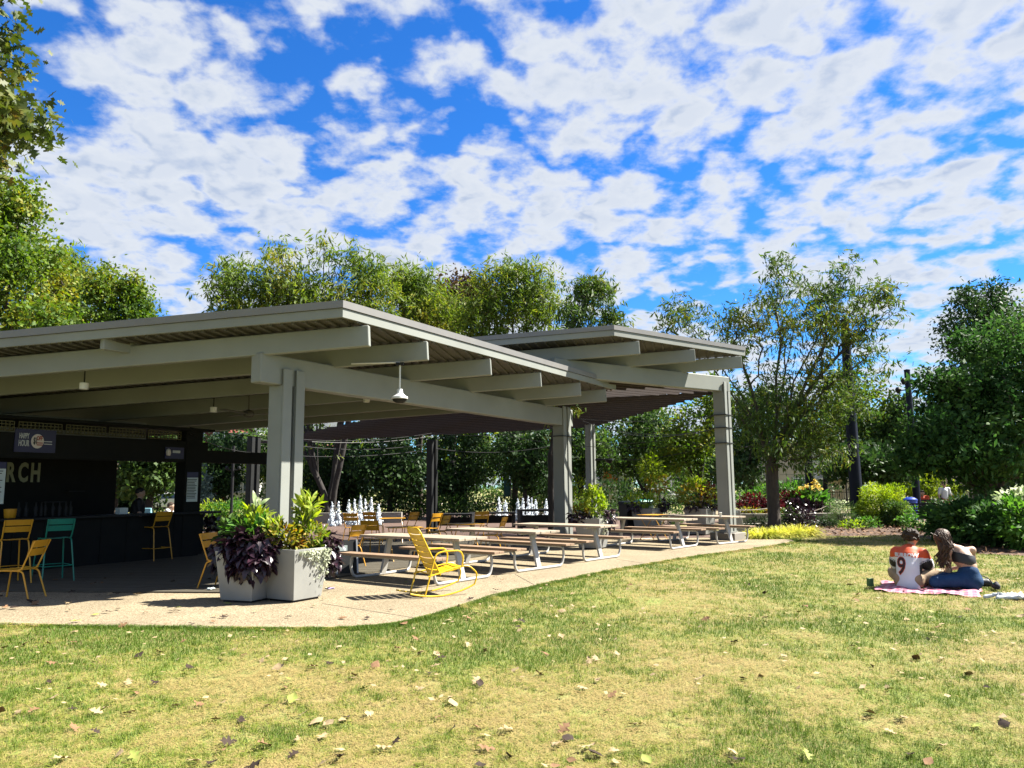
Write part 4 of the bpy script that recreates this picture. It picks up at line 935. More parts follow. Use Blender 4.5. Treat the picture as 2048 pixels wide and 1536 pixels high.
plant('trailing_plant', 'silvery plant trailing down the planter before the second twin post', 'plant', top3, [('trailing_leaves', (0.18, -0.30, -0.18), (0.16, 0.10, 0.30), 260, 0.05, 0.03, 'silver', dict(prof=KITE, fold=0, bend=0, up=-0.4))])
top4 = (P4[0], P4[1], 0.84)
plant('small_tree', 'thin leafy young tree with pale leaves in the beige planter', 'plant', top4, [('leaves', (0.15, 0, 1.35), (0.42, 0.35, 0.50), 260, 0.15, 0.07, 'lime', BUSH), ('leaves', (0.35, 0, 0.85), (0.42, 0.35, 0.32), 200, 0.13, 0.06, 'croton', BUSH), ('leaves', (-0.2, 0, 0.3), (0.55, 0.4, 0.24), 260, 0.14, 0.06, 'lime', BUSH), ('leaves', (0.55, 0.0, 0.12), (0.2, 0.2, 0.2), 90, 0.13, 0.1, 'purple', VINE), ('leaves', (-0.45, -0.2, 0.05), (0.25, 0.2, 0.16), 80, 0.13, 0.1, 'purple', VINE)])
top5 = (P5[0], P5[1], 0.84)
plant('croton', 'yellow and red leaved bush left of the corner twin post', 'plant', top5, [('leaves', (-0.1, 0, 0.45), (0.65, 0.45, 0.34), 420, 0.16, 0.06, 'croton', BUSH), ('leaves', (-0.15, 0, 0.8), (0.3, 0.3, 0.22), 110, 0.18, 0.07, 'lime', TALL), ('leaves', (0.3, 0, 0.6), (0.28, 0.2, 0.22), 100, 0.15, 0.06, 'redleaf', BUSH), ('leaves', (0.0, -0.2, 0.08), (0.65, 0.25, 0.14), 170, 0.13, 0.10, 'purple', VINE), ('flowers', (-0.2, -0.1, 0.72), (0.45, 0.3, 0.14), 40, 0.1, 0.06, 'flower', BUSH)])
# ------------------------------------------------------------------ sandwich board, bins, dark tables
sb_ = thing('sandwich_board', 'dark sandwich board with pale edges behind the right planter', 'sign', hz(690, 1149))
for s in (-1, 1):
    MB().bar((0.0, s * 0.17, 0.02), (0.0, s * 0.03, 0.62), 0.36, 0.03, up=(0, 1, 0.2)).build('panel', M['darksteel'], sb_)
for s in (-1, 1): MB().bar((s * 0.195, -0.19, 0.0), (s * 0.195, -0.035, 0.64), 0.03, 0.06, up=(0, 1, 0.2)).build('frame', M['steel'], sb_)
MB().box((-0.1, -0.145, 0.50), (0.2, 0.012, 0.1)).build('notice', M['menuwhite'], sb_)
sb_.rotation_euler = (0, 0, R_(25))
def bin_(name, label, loc, w, d, h, mat, lidmat, rz=0):
    t = thing(name, label, 'bin', loc, rz); q = 0.86
    MB().hexa([(-w / 2 * q, -d / 2 * q, 0.05), (w / 2 * q, -d / 2 * q, 0.05), (w / 2 * q, d / 2 * q, 0.05), (-w / 2 * q, d / 2 * q, 0.05), (-w / 2, -d / 2, h), (w / 2, -d / 2, h), (w / 2, d / 2, h), (-w / 2, d / 2, h)]).build('body', M[mat], t, bevel=0.02)
    MB().hexa([(-w / 2 - .02, -d / 2 - .03, h + .003), (w / 2 + .02, -d / 2 - .03, h + .003), (w / 2 + .02, d / 2, h + .003), (-w / 2 - .02, d / 2, h + .003), (-w / 2, -d / 2 + .02, h + .06), (w / 2, -d / 2 + .02, h + .06), (w / 2, d / 2, h + .09), (-w / 2, d / 2, h + .09)]).build('lid', M[lidmat], t, bevel=0.01)
    MB().tube([(-w / 2, d / 2 + .05, h), (w / 2, d / 2 + .05, h)], 0.018, 8).build('handle', M['black'], t)
    for s in (-1, 1): MB().tube([(s * w * .36 - .03, d / 2 * .8, 0.09), (s * w * .36 + .03, d / 2 * .8, 0.09)], 0.09, 14).build('wheel', M['black'], t)
    return t
c = hz(1262, 1066); bin_('wheelie_bin', 'black lidded bin beside the green one, behind the fourth picnic table', c, 0.62, 0.62, 1.0, 'black', 'darksteel', R_(20))
M['binframe'] = pm('clear_bag_green', (0.16, 0.24, 0.19), (0.08, 0.13, 0.10), 9, 0.3)
c = hz(1290, 1058); bin_('recycling_bin', 'grey-green recycling bin right of the black bin', c, 0.55, 0.5, 1.02, 'binframe', 'green', R_(20))
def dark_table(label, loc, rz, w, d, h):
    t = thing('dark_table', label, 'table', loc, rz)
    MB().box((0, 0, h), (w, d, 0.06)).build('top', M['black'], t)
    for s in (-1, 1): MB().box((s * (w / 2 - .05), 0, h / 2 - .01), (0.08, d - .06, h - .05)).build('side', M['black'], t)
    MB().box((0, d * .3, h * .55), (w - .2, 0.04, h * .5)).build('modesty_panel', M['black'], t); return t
dark_table('boxy black table in the shade left of the second twin post', hz(1082, 1072), R_(8), 1.5, 0.8, 0.85)
dark_table('low black table in the shade beside the dark back posts', hz(905, 1062), R_(-5), 1.6, 0.8, 0.62)
dark_table('low black table deep in the shade below the right fountain jets', hz(985, 1056), R_(5), 1.8, 0.8, 0.6)
# ------------------------------------------------------------------ fountain
M['water'] = leafm('foaming_water', [(0.75, 0.80, 0.84), (0.86, 0.89, 0.92)], 20, 3, 0.5, 0.25, 0.5)
def jet(px, top, basev, Y, wd, label, group, seed):
    g = np.random.default_rng(seed); b = dp(px, basev, Y); h = dp(px, top, Y)[2] - b[2]
    t = thing('water_jet', label, 'water jet', (b[0], b[1], 0.03), 0, group); h += b[2]
    n = 295; f = g.random(n) ** 1.15; rad = wd * (0.10 + 0.95 * (1 - f) ** 0.7) * np.abs(g.normal(size=n)) * 0.42
    a = g.random(n) * 6.283; P = np.stack([np.cos(a) * rad, np.sin(a) * rad, f * h], 1); s = g.uniform(0.016, 0.042, n) * (1.2 - 0.7 * f)
    T = np.array([(1, 1, 1), (-1, -1, 1), (-1, 1, -1), (1, -1, -1)], float) * np.array([0.55, 0.55, 1.7])
    vv = (P[:, None] + T[None] * s[:, None, None]).reshape(-1, 3); ff = (np.arange(n)[:, None, None] * 4 + np.array([(0, 1, 2), (0, 3, 1), (0, 2, 3), (1, 3, 2)])[None]).reshape(-1, 3)
    tag(obj('spray', np_mesh('spray', vv, ff, M['water']), t), kind='stuff')
    pr = [(wd * 0.12 * (1 - q) ** 0.9 + 0.005, q * h * 0.9) for q in np.linspace(0, 1, 7)]
    MB().lathe(pr, n=7).build('column', M['water'], t, smooth=True)
ORD = ['first', 'second', 'third', 'fourth', 'fifth', 'sixth', 'seventh', 'eighth']
lj = [(663, 1006), (676, 1005), (697, 1001), (708, 1000), (720, 992), (730, 1000), (742, 997), (757, 1010)]
for i, (u, v) in enumerate(lj): jet(u, v, 1049, 33.5 + (i % 3) * 0.5, 0.21, ORD[i] + ' white fountain jet from the left in the left cluster', 'left fountain jets', i)
rj = [(998, 996), (1011, 1002), (1036, 999), (1046, 998), (1057, 994), (1064, 997), (1072, 1001), (1093, 1000)]
for i, (u, v) in enumerate(rj): jet(u, v, 1036, 36 + (i % 3) * 0.5, 0.21, ORD[i] + ' white fountain jet from the left in the right cluster', 'right fountain jets', 20 + i)
tag(MB().bar((-9.8, 36.5, 0.25), (-5.2, 36.5, 0.25), 0.4, 0.5).build('low_wall', M['concrete'], None), 'pale low wall behind the left fountain jets', 'wall')
# ------------------------------------------------------------------ trees
LOBED = [(0, .05), (.16, .45), (.27, .18), (.44, 1.0), (.54, .3), (.70, .75), (.80, .25), (1, 0)]
def base_at(u, Y): p = dp(u, 975, Y); return V(p[0], p[1], 0)
def BL(b, *items):
    out = []
    for u, v, dY, ru, rv, rd in items:
        p = dp(u, v, b[1] + dY); s = p[1] / 1540; out.append((p[0] - b[0], p[1] - b[1], p[2], ru * s, rd, rv * s))
    return out
# near oak whose branches reach in at the upper left
b = V(-9.3, 9.2, 0)
tree('oak_tree', 'oak tree with big lobed leaves reaching in at the upper left corner', b, 4.2, BL(b, (-30, 235, -.8, 100, 60, .6), (-90, 110, -.5, 95, 80, .7), (20, 235, -1.0, 64, 58, .45), (-25, -10, -1.2, 85, 26, .6), (-10, 110, -.8, 32, 40, .4), (-150, -150, 0, 180, 150, 1.2), (-50, 330, -.2, 60, 40, .5)), 200, 9500, (0.13, 0.105), 'oakleaf', 'barkdark', 0.2, 3, 0.17, 1, 0.5, prof=LOBED, shell=0.4, rtip=0.007)
# left of the pavilion
b = base_at(-60, 27); tree('maple_tree', 'tall broad tree with yellowing crown rising over the left end of the roof', b, 3.0, BL(b, (-20, 520, 0, 120, 180, 2.2), (60, 560, 0, 60, 100, 1.6), (30, 430, 0, 60, 80, 1.4), (-90, 420, 0, 110, 140, 2.2), (95, 640, -.5, 40, 50, 1.2)), 300, 34000, (0.16, 0.09), 'yellowgreen', 'bark', 0.22, 4, 0.32, up=0.1)
b = base_at(228, 33); tree('hornbeam_tree', 'upright green tree with two pointed tops over the left roof edge', b, 3.0, BL(b, (205, 610, 0, 48, 80, 1.3), (262, 625, 0, 42, 70, 1.3), (212, 548, 0, 22, 30, .6), (268, 570, 0, 18, 30, .6), (230, 700, 0, 70, 70, 1.5), (295, 640, 0, 22, 40, .8)), 190, 18000, (0.16, 0.085), 'yellowgreen', 'bark', 0.18, 5, 0.25, up=0.1)
b = base_at(128, 37); tree('locust_tree', 'feathery tree between the broad yellowing tree and the upright tree', b, 3.0, BL(b, (125, 580, 0, 40, 70, 1.5), (150, 600, 0, 25, 40, 1), (110, 680, 0, 60, 60, 1.5)), 110, 2600, (0.30, 0.06), 'locust', 'bark', 0.15, 6, 0.3, 5, 0.8, fingers=16)
# behind the pavilion
b = base_at(660, 37); tree('locust_tree', 'wide feathery locust with several dark stems behind the near post', b, 2.6, BL(b, (490, 615, 0, 70, 55, 1.8), (570, 580, 0, 55, 75, 1.8), (650, 600, 0, 75, 70, 1.8), (735, 590, 0, 40, 55, 1.5), (430, 580, 0, 28, 26, .8), (560, 512, 0, 14, 30, .5), (650, 518, 0, 20, 34, .6), (455, 545, 0, 22, 18, .6), (720, 530, 0, 16, 24, .5), (600, 540, 0, 16, 26, .5), (640, 720, 0, 150, 60, 2.5)), 340, 4700, (0.32, 0.065), 'locust', 'barkdark', 0.14, 7, 0.46, 5, 0.8, multi=3, fingers=16)
b = base_at(840, 44); tree('locust_tree', 'green locust crown over the middle of the near roof', b, 3.2, BL(b, (815, 610, 0, 50, 55, 2), (870, 630, 0, 50, 50, 2), (800, 570, 0, 16, 26, .8), (850, 575, 0, 14, 22, .7), (840, 720, 0, 90, 60, 2)), 200, 3300, (0.34, 0.07), 'locust', 'bark', 0.18, 8, 0.52, 5, 0.8, fingers=16)
b = base_at(905, 52); tree('copper_beech', 'dark copper-leaved tree between the green locust crowns', b, 4, BL(b, (910, 600, 0, 70, 52, 3), (960, 590, 0, 45, 38, 2), (880, 640, 0, 60, 50, 2.5)), 170, 15000, (0.24, 0.15), 'copper', 'barkdark', 0.25, 9, 0.4)
b = base_at(1030, 42); tree('locust_tree', 'green locust crown right of the copper tree', b, 3.0, BL(b, (1000, 610, 0, 50, 55, 2), (1060, 610, 0, 48, 58, 2), (960, 640, 0, 45, 45, 2), (1100, 620, 0, 24, 40, 1.2), (1020, 558, 0, 14, 22, .8), (1070, 560, 0, 13, 22, .8), (960, 570, 0, 14, 20, .8), (1000, 730, 0, 110, 60, 2)), 240, 3800, (0.32, 0.065), 'locust', 'bark', 0.18, 10, 0.48, 5, 0.8, fingers=16)
b = base_at(1103, 24.6); tree('locust_tree', 'sparse thin locust with forked dark trunk left of the second twin post', b, 2.6, BL(b, (1185, 620, 1.2, 46, 55, .9), (1150, 650, .8, 40, 40, .8), (1225, 650, 1.5, 26, 26, .6), (1185, 575, 1.2, 22, 20, .4), (1120, 760, .5, 60, 80, .8)), 110, 1300, (0.20, 0.045), 'locustdark', 'barkdark', 0.13, 12, 0.17, 5, 0.8, lean=(0.0, 0.0), fingers=16)
# right of the pavilion
b = base_at(1545, 28.2); tree('locust_tree', 'large open honey locust on the right, sparse at the top with a thick grey trunk', b, 2.9, BL(b, (1590, 640, 0, 100, 80, 2), (1470, 680, 0, 60, 60, 1.6), (1680, 640, 0, 70, 70, 1.8), (1560, 560, 0, 60, 40, 1), (1690, 560, 0, 45, 40, 1), (1375, 640, 0, 62, 36, 1), (1335, 655, 0, 30, 22, .7), (1775, 620, 0, 28, 40, .8), (1740, 700, 0, 45, 60, 1), (1530, 800, -.4, 110, 70, 2), (1650, 790, 0, 90, 80, 2), (1550, 880, -.6, 120, 45, 1.8), (1640, 900, 0, 70, 40, 1.6)), 600, 4600, (0.20, 0.046), 'locustdark', 'barkgrey', 0.225, 13, 0.24, 5, 0.8, rtip=0.0065, fingers=34)
b2_ = b + V(0.02, 0.02, 0)
g = np.random.default_rng(77)
b = base_at(1985, 23.2); tree('magnolia_tree', 'dense dark glossy tree at the right edge over the seated couple', b, 1.25, BL(b, (1960, 830, 0, 100, 110, 2.0), (2010, 700, 0, 80, 85, 1.5), (1885, 880, -.3, 72, 84, 1.6), (1835, 900, -.2, 34, 50, 1.0), (2070, 820, 0, 110, 150, 2.2), (1950, 915, -.6, 125, 42, 1.8), (1880, 780, 0, 38, 60, 1.1)), 340, 34000, (0.16, 0.075), 'dark', 'bark', 0.15, 14, 0.24, shell=0.6, up=0.3)
b = base_at(1955, 44); tree('poplar_tree', 'tall dark tree top rising behind the dense glossy tree', b, 4, BL(b, (1950, 620, 0, 52, 55, 2), (1920, 680, 0, 40, 50, 2), (2000, 660, 0, 40, 60, 2), (1990, 590, 0, 26, 32, 1), (1935, 590, 0, 16, 25, .8), (1960, 780, 0, 80, 60, 2)), 190, 14000, (0.22, 0.10), 'shade', 'barkdark', 0.25, 15, 0.33)
b = base_at(2075, 50); tree('maple_tree', 'tree with yellow-orange leaves peeping out at the right edge behind the glossy tree', b, 4, BL(b, (2050, 680, 0, 50, 60, 2), (2100, 660, 0, 70, 80, 3)), 90, 4000, (0.22, 0.13), 'yellowgreen', 'bark', 0.25, 16, 0.4)
# background trees, each a tree of its own
BG = [('bg', 1290, 46, 'mid', [(1290, 860, 0, 75, 60, 2), (1330, 910, 0, 55, 40, 2), (1240, 900, 0, 45, 55, 2)], 'green tree seen under the second roof'),
      ('bg', 1400, 44, 'yellowgreen', [(1390, 860, 0, 60, 60, 2), (1430, 800, 0, 45, 50, 2), (1360, 900, 0, 60, 45, 2)], 'yellow-green tree behind the corner twin post'),
      ('bg', 1500, 40, 'shade', [(1500, 880, 0, 60, 60, 2), (1480, 940, 0, 50, 30, 2), (1540, 830, 0, 50, 60, 2)], 'dark tree right behind the corner twin post'),
      ('bg', 1650, 44, 'yellowgreen', [(1640, 850, 0, 70, 60, 2), (1720, 820, 0, 70, 60, 2), (1690, 770, 0, 50, 40, 2)], 'yellowing tree behind the navy mast'),
      ('bg', 1790, 42, 'mid', [(1770, 860, 0, 70, 60, 2), (1820, 890, 0, 60, 50, 2), (1740, 910, 0, 50, 40, 2), (1800, 820, 0, 40, 40, 1.5)], 'green tree between the navy mast and the dense glossy tree'),
      ('bg', 1720, 36, 'shade', [(1690, 920, 0, 50, 30, 1.6), (1760, 930, 0, 70, 30, 1.6)], 'low-branched dark tree just behind the navy mast'),
      ('bg', 2040, 38, 'shade', [(2040, 900, 0, 80, 80, 2), (1960, 930, 0, 60, 50, 2)], 'shaded tree behind the right edge of the glossy tree'),
      ('bg', 1160, 44, 'mid', [(1180, 880, 0, 60, 60, 2), (1120, 900, 0, 50, 60, 2)], 'green tree just behind the slim back post'),
      ('bg', 1050, 40, 'shade', [(1040, 900, 0, 70, 75, 2), (1090, 940, 0, 60, 50, 2)], 'dark green tree over the right fountain jets'),
      ('bg', 930, 42, 'shade', [(930, 910, 0, 80, 75, 2), (900, 960, 0, 60, 45, 2)], 'dark green tree right of the pair of dark back posts'),
      ('bg', 780, 40, 'shade', [(770, 920, 0, 80, 75, 2), (820, 950, 0, 50, 50, 2)], 'dark green tree left of the pair of dark back posts'),
      ('bg', 690, 42, 'shade', [(700, 940, 0, 60, 55, 2), (640, 930, 0, 50, 70, 2)], 'dark green tree over the left fountain jets'),
      ('bg', 560, 46, 'mid', [(580, 930, 0, 60, 70, 2), (620, 880, 0, 40, 60, 2), (520, 900, 0, 40, 60, 2)], 'green tree behind the near post'),
      ('bg', 440, 42, 'shade', [(440, 950, 0, 26, 50, 1.5), (450, 910, 0, 34, 45, 1.5)], 'dark green tree right of the blue spruce'),
      ('bg', 300, 32, 'mid', [(300, 950, 0, 60, 45, 1.5), (340, 910, 0, 50, 40, 1.5), (250, 930, 0, 45, 50, 1.5), (300, 890, 0, 60, 30, 1.5)], 'sunlit green tree framed by the bar opening'),
      ('bg', 240, 36, 'shade', [(235, 960, 0, 40, 50, 1.5), (260, 990, 0, 40, 30, 1.5)], 'dark tree at the left side of the bar opening')]
for i, (_, u, Y, mt, items, lb) in enumerate(BG):
    b = base_at(u, Y); tree('park_tree', lb, b, 1.5, BL(b, *items), 100, 7500, (0.20, 0.11), mt, 'barkdark', 0.15, 30 + i, 0.34, up=0.15, group='trees at the back of the park')
far = []
for k, (mt, sd_) in enumerate((('mid', 1), ('shade', 2), ('yellowgreen', 3))):
    t = tree('street_tree', '', V(0, 0, 0), 2.5, [(0, 0, 5.0, 3.4, 3, 2.8), (1.6, 0.5, 3.6, 2.6, 2.4, 1.8), (-1.8, 0, 3.8, 2.4, 2.4, 2.0), (0.3, 0, 7.2, 1.8, 1.8, 1.6)], 110, 5200, (0.34, 0.2), mt, 'barkdark', 0.22, 60 + sd_, 0.5, group='street trees far behind the park'); far.append(t)
fx = [-170, -20, 110, 230, 330, 560, 690, 800, 930, 1050, 1160, 1300, 1430, 1520, 1760, 1880, 2000, 2150]
for i, u in enumerate(fx):
    t = far[i % 3] if i < 3 else copy_tree(far[i % 3]); p = base_at(u, 66 + (i * 5) % 9); t.location = tuple(p); s = 0.85 + 0.3 * ((i * 37) % 10) / 10; t.scale = (s, s, s); t.rotation_euler = (0, 0, i * 1.3)
    t['label'] = 'street tree in the far row closing the view behind the park'
# blue spruce
b = base_at(404, 35); tree('blue_spruce', 'pale blue-green spruce seen right of the dark bar post', b, 0.6, BL(b, (404, 1000, 0, 24, 14, .55), (404, 975, 0, 19, 14, .45), (404, 952, 0, 14, 13, .33), (404, 932, 0, 8, 13, .18), (404, 918, 0, 4, 9, .08)), 90, 5200, (0.10, 0.035), 'spruce', 'barkdark', 0.08, 51, 0.10, up=0.0, droop=-0.1)
b = base_at(1856, 40); tree('weeping_cedar', 'pale yellow-green tree with layered drooping branches behind the benches', b, 1.0, BL(b, (1830, 962, 0, 60, 12, 1.2), (1870, 982, 0, 56, 12, 1.2), (1850, 945, 0, 40, 8, 1), (1800, 975, 0, 40, 8, 1)), 110, 1300, (0.22, 0.045), 'lime', 'barkdark', 0.10, 52, 0.14, 5, 0.5)
# ------------------------------------------------------------------ shrubs and beds
def bush(name, label, loc, rad, n, leaf, mat, h0=0.0, group=None, seed=0, prof=KITE, fold=0.0, cat='shrub', twigs=True):
    g = np.random.default_rng(seed + 500); t = thing(name, label, cat, loc, 0, group)
    c = V(0, 0, h0 + rad[2] * 0.95); L, Wd = leaf
    d = rand_dirs(n, g); rr = 0.35 + 0.65 * g.random(n) ** 0.5
    lump = 1 + 0.22 * np.sin(d[:, 0] * 5 + seed) * np.cos(d[:, 1] * 4 + seed * 2) + 0.15 * np.sin(d[:, 2] * 7 + seed)
    P = c + d * np.array(rad) * (rr * lump)[:, None]; P = P[P[:, 2] > 0.02]; m = len(P)
    dd = unit((P - c) / np.array(rad) + rand_dirs(m, g) * 0.8 + V(0, 0, 0.25)); s = g.uniform(0.7, 1.25, m)
    vv, ff = leaf_arrays(P, dd, unit(rand_dirs(m, g) * 0.8 + V(0, 0, 0.8)), L * s, Wd * s, prof, fold, 0.2); obj('leaves', np_mesh('leaves', vv, ff, M[mat]), t)
    if twigs:
        mb = MB()
        for i in range(12):
            e = c + rand_dirs(1, g)[0] * np.array(rad) * 0.8; e[2] = max(e[2], 0.15); mb.tube([(g.normal() * 0.06, g.normal() * 0.06, -0.02), (e[0] * .4, e[1] * .4, e[2] * .55), tuple(e)], [0.02, 0.013, 0.006], 5)
        mb.build('stem', M['barkdark'], t)
    return t
def bpx(u, v, Y): p = dp(u, v, Y); return (p[0], p[1], 0.0)
MB()
sheet('planting_bed', [tuple(hz(*q)[:2]) for q in [(1492, 1077), (1560, 1077), (1625, 1072), (1700, 1072), (1780, 1070), (1850, 1075), (1900, 1092), (1960, 1108), (2060, 1112), (2300, 1100), (2200, 1056), (1830, 1052), (1700, 1047), (1485, 1058)]], 0.0, 'mulch')
# raised bed with its retaining wall
wy = 32.0; wl, wr = dp(1470, 1040, wy)[0], dp(1686, 1040, wy)[0]
rb = thing('retaining_wall', 'low concrete retaining wall of the raised flower bed on the right', 'wall', ((wl + wr) / 2, wy, 0))
wn = 6
for i in range(wn):
    x0 = wl + (wr - wl) * i / wn; x1 = wl + (wr - wl) * (i + 1) / wn
    MB().box(((x0 + x1) / 2, wy + 0.15 - 0.3 * math.sin(math.pi * (i + .5) / wn), 0.22), (x1 - x0 - 0.008, 0.3, 0.46)).build('block', M['concrete'], rb, world=True, bevel=0.012)
MB().box(((wl + wr) / 2, wy - 0.9, 0.05), (wr - wl, 0.5, 0.1)).build('step', M['concrete'], rb, world=True)
sheet('raised_bed_soil', [(wl, wy + 0.1), (wr, wy + 0.1), (wr + 1, wy + 2.6), (wl, wy + 2.6)], 0.36, 'soil')
def onbed(u, Y): p = dp(u, 1000, Y); return (p[0], p[1], 0.36)
i = 0
for u, Y, rad, n, lf, mt, lb in [(1506, 33.2, (0.75, .5, .42), 900, (.14, .07), 'redleaf', 'dark red coleus right of the corner twin post'), (1548, 33.0, (0.5, .4, .30), 600, (.13, .07), 'redleaf', 'smaller dark red coleus behind the locust trunk'),
    (1582, 33.6, (0.55, .4, .5), 700, (.14, .07), 'redleaf', 'red coleus right of the locust trunk'), (1596, 33.0, (0.45, .35, .36), 500, (.12, .08), 'purple', 'purple-black foliage plant in the raised bed behind the rope'),
    (1624, 33.1, (0.45, .35, .32), 500, (.12, .08), 'purple', 'purple-black foliage plant below the canna flowers'), (1520, 34.2, (0.9, .4, .62), 900, (.15, .08), 'canna', 'grey-green hedge-like plant behind the red coleus'), (1578, 34.5, (0.7, .4, .66), 700, (.2, .09), 'canna', 'broad-leaved green plant behind the locust trunk'),
    (1500, 32.5, (0.5, .2, .16), 260, (.10, .05), 'croton', 'yellow-green low flowers by the corner twin post'), (1540, 32.4, (0.6, .2, .14), 260, (.10, .05), 'croton', 'low mixed flowers along the wall top'), (1660, 33.5, (0.8, .5, .34), 700, (.11, .05), 'paleplant', 'pale grey-green low shrub right of the cannas')]:
    i += 1; bush('bed_plant', lb, onbed(u, Y), rad, n, lf, mt, 0, 'plants in the raised bed', i, cat='plant')
cn = thing('canna', 'green canna with big leaves and yellow flowers in the raised bed', 'plant', onbed(1626, 33.5))
gg = np.random.default_rng(5)
leaf_ball(cn, 'leaves', (0, 0, 0.5), (0.65, 0.4, 0.38), 190, 0.42, 0.15, 'canna', gg, **TALL); leaf_ball(cn, 'leaves', (-0.5, 0, 0.6), (0.4, 0.3, 0.3), 80, 0.36, 0.14, 'canna', gg, **TALL)
leaf_ball(cn, 'flowers', (-0.1, 0, 1.08), (0.5, 0.3, 0.12), 90, 0.13, 0.10, 'flower', gg, **BUSH); leaf_ball(cn, 'flowers', (0.15, 0, 1.28), (0.10, 0.1, 0.15), 40, 0.12, 0.09, 'flower', gg, **BUSH)
rp = thing('rope_barrier', 'thin pale rope on a wooden post along the raised bed', 'rope', onbed(1659, 32.6))
MB().tube([(0, 0, 0), (0, 0, 0.5)], 0.04, 8).build('post', M['tablewood'], rp)
for a, b_, s in ((dp(1659, 1009, 32.6), dp(1555, 1013, 32.2), .28), (dp(1555, 1013, 32.2), dp(1478, 1020, 31.9), .05)):
    MB().tube([a + (b_ - a) * f - V(0, 0, s * 4 * f * (1 - f)) for f in np.linspace(0, 1, 13)], 0.018, 6).build('rope', M['tablewood'], rp, world=True)
MB().tube([dp(1555, 1013, 32.2), dp(1555, 1030, 32.2)], 0.035, 6).build('post', M['tablewood'], rp, world=True)
# concrete pylon leaning by the corner post
py_ = thing('concrete_pylon', 'tapered pale concrete slab standing beside the corner twin post', 'block', hz(1478, 1076)); MB().hexa([(-.16, -.25, 0), (.16, -.25, 0), (.16, .25, 0), (-.16, .25, 0), (-.20, -.2, .86), (.02, -.2, .86), (.02, .2, .86), (-.20, .2, .86)]).build('slab', M['concrete'], py_, bevel=0.015); MB().box((-.09, -.202, .80), (.08, .01, .05)).build('label_plate', M['steel'], py_)
for k, (u, v, Y, rad, n, lf, mt, lb) in enumerate([(1762, 0, 30.5, (1.0, .8, .78), 8500, (.11, .04), 'lime', 'big round light green shrub right of the navy mast'), (1788, 0, 29.6, (.55, .5, .5), 2600, (.11, .04), 'mid', 'small green shrub at the right foot of the big light green shrub'),
    (1597, 0, 29.0, (.55, .4, .42), 900, (.10, .06), 'purple', 'dark purple low shrub right of the locust trunk'), (1577, 0, 29.2, (.4, .4, .42), 600, (.10, .05), 'mid', 'green shrub right at the locust trunk foot'), (1520, 0, 28.6, (.7, .4, .22), 500, (.12, .04), 'shade', 'low dark green ground plant left of the locust trunk'),
    (1640, 0, 30.0, (.8, .4, .18), 500, (.10, .05), 'shade', 'low dark green ground plant before the retaining wall'), (1680, 0, 29.6, (.6, .5, .42), 1100, (.2, .012), 'mid', 'tufted fine-leaved plant left of the navy mast'), (1700, 0, 28.2, (.5, .3, .16), 240, (.10, .05), 'lime', 'small pale green plant before the navy mast'),
    (1733, 0, 28.6, (.4, .3, .22), 300, (.10, .05), 'canna', 'small broad-leaved plant at the foot of the navy mast'), (1925, 0, 21.8, (.85, .8, .56), 2600, (.17, .085), 'dark', 'dark broad-leaved shrub behind the seated man'), (1965, 0, 21.0, (1.0, .9, .62), 2600, (.17, .085), 'dark', 'dark broad-leaved shrub behind the seated woman'),
    (1850, 0, 26.5, (.9, .6, .38), 1100, (.13, .06), 'canna', 'low leafy shrub before the black bench'), (2000, 0, 20.0, (.9, .8, .5), 1700, (.17, .085), 'dark', 'dark low shrub at the right trunk'), (2050, 0, 19.0, (.75, .7, .62), 1600, (.16, .08), 'canna', 'green broad-leaved shrub at the right edge'), (2045, 0, 19.6, (.6, .5, .24), 360, (.17, .09), 'paleplant', 'pale variegated shrub at the right edge'),
    (1920, 0, 30.0, (1.2, .8, .6), 1500, (.14, .07), 'shade', 'shaded shrub behind the glossy tree trunk')]):
    p = dp(u, 1000, Y); h0 = 0.95 if mt == 'paleplant' else 0.0
    bush('shrub', lb, (p[0], p[1], 0), rad, n, lf, mt, h0, 'shrubs on the right', 40 + k, prof=(LANCE if lf[0] > 0.14 and lf[1] > .03 else KITE), fold=0.1)
for k, (u, Y, rad, n, lf, mt, lb) in enumerate([(470, 31, (1.0, .8, .62), 3200, (.14, .05), 'canna', 'light green bush seen left of the near post, behind the bar'), (425, 31, (.9, .7, .6), 1500, (.13, .05), 'lime', 'light green bush below the blue spruce'), (375, 34, (1.6, .8, .5), 1400, (.14, .06), 'mid', 'low green bush behind the bar counter end'),
    (1010, 41, (3.2, .8, .5), 1700, (.16, .08), 'shade', 'dark low hedge behind the right fountain jets'), (880, 40, (2.2, .8, .6), 1700, (.16, .08), 'mid', 'green shrub behind the pair of dark back posts'), (1105, 43, (2.4, .8, 1.15), 2300, (.17, .08), 'lime', 'sunlit pale green shrub left of the second twin post'), (800, 40, (2.2, .8, .7), 1500, (.16, .08), 'shade', 'dark shrub right of the left fountain jets'), (1190, 40, (1.8, .8, .5), 1200, (.15, .07), 'mid', 'green shrub beyond the slim back post'), (1345, 33, (1.3, .7, .38), 1100, (.14, .05), 'mid', 'green bush between the two beige planters'), (620, 42, (3, .8, .8), 1600, (.17, .08), 'shade', 'dark shrub behind the near planters')]):
    p = dp(u, 1000, Y); bush('shrub', lb, (p[0], p[1], 0.01), rad, n, lf, mt, 0, 'shrubs behind the pavilion', 80 + k)
pb = dp(408, 1080, 20.5); bush('shrub', 'dark purple leafy plant in the gap between the bar end and the left planter', (pb[0], pb[1], 0.03), (.6, .5, .45), 700, (.13, .09), 'purple', 0.0, None, 95)
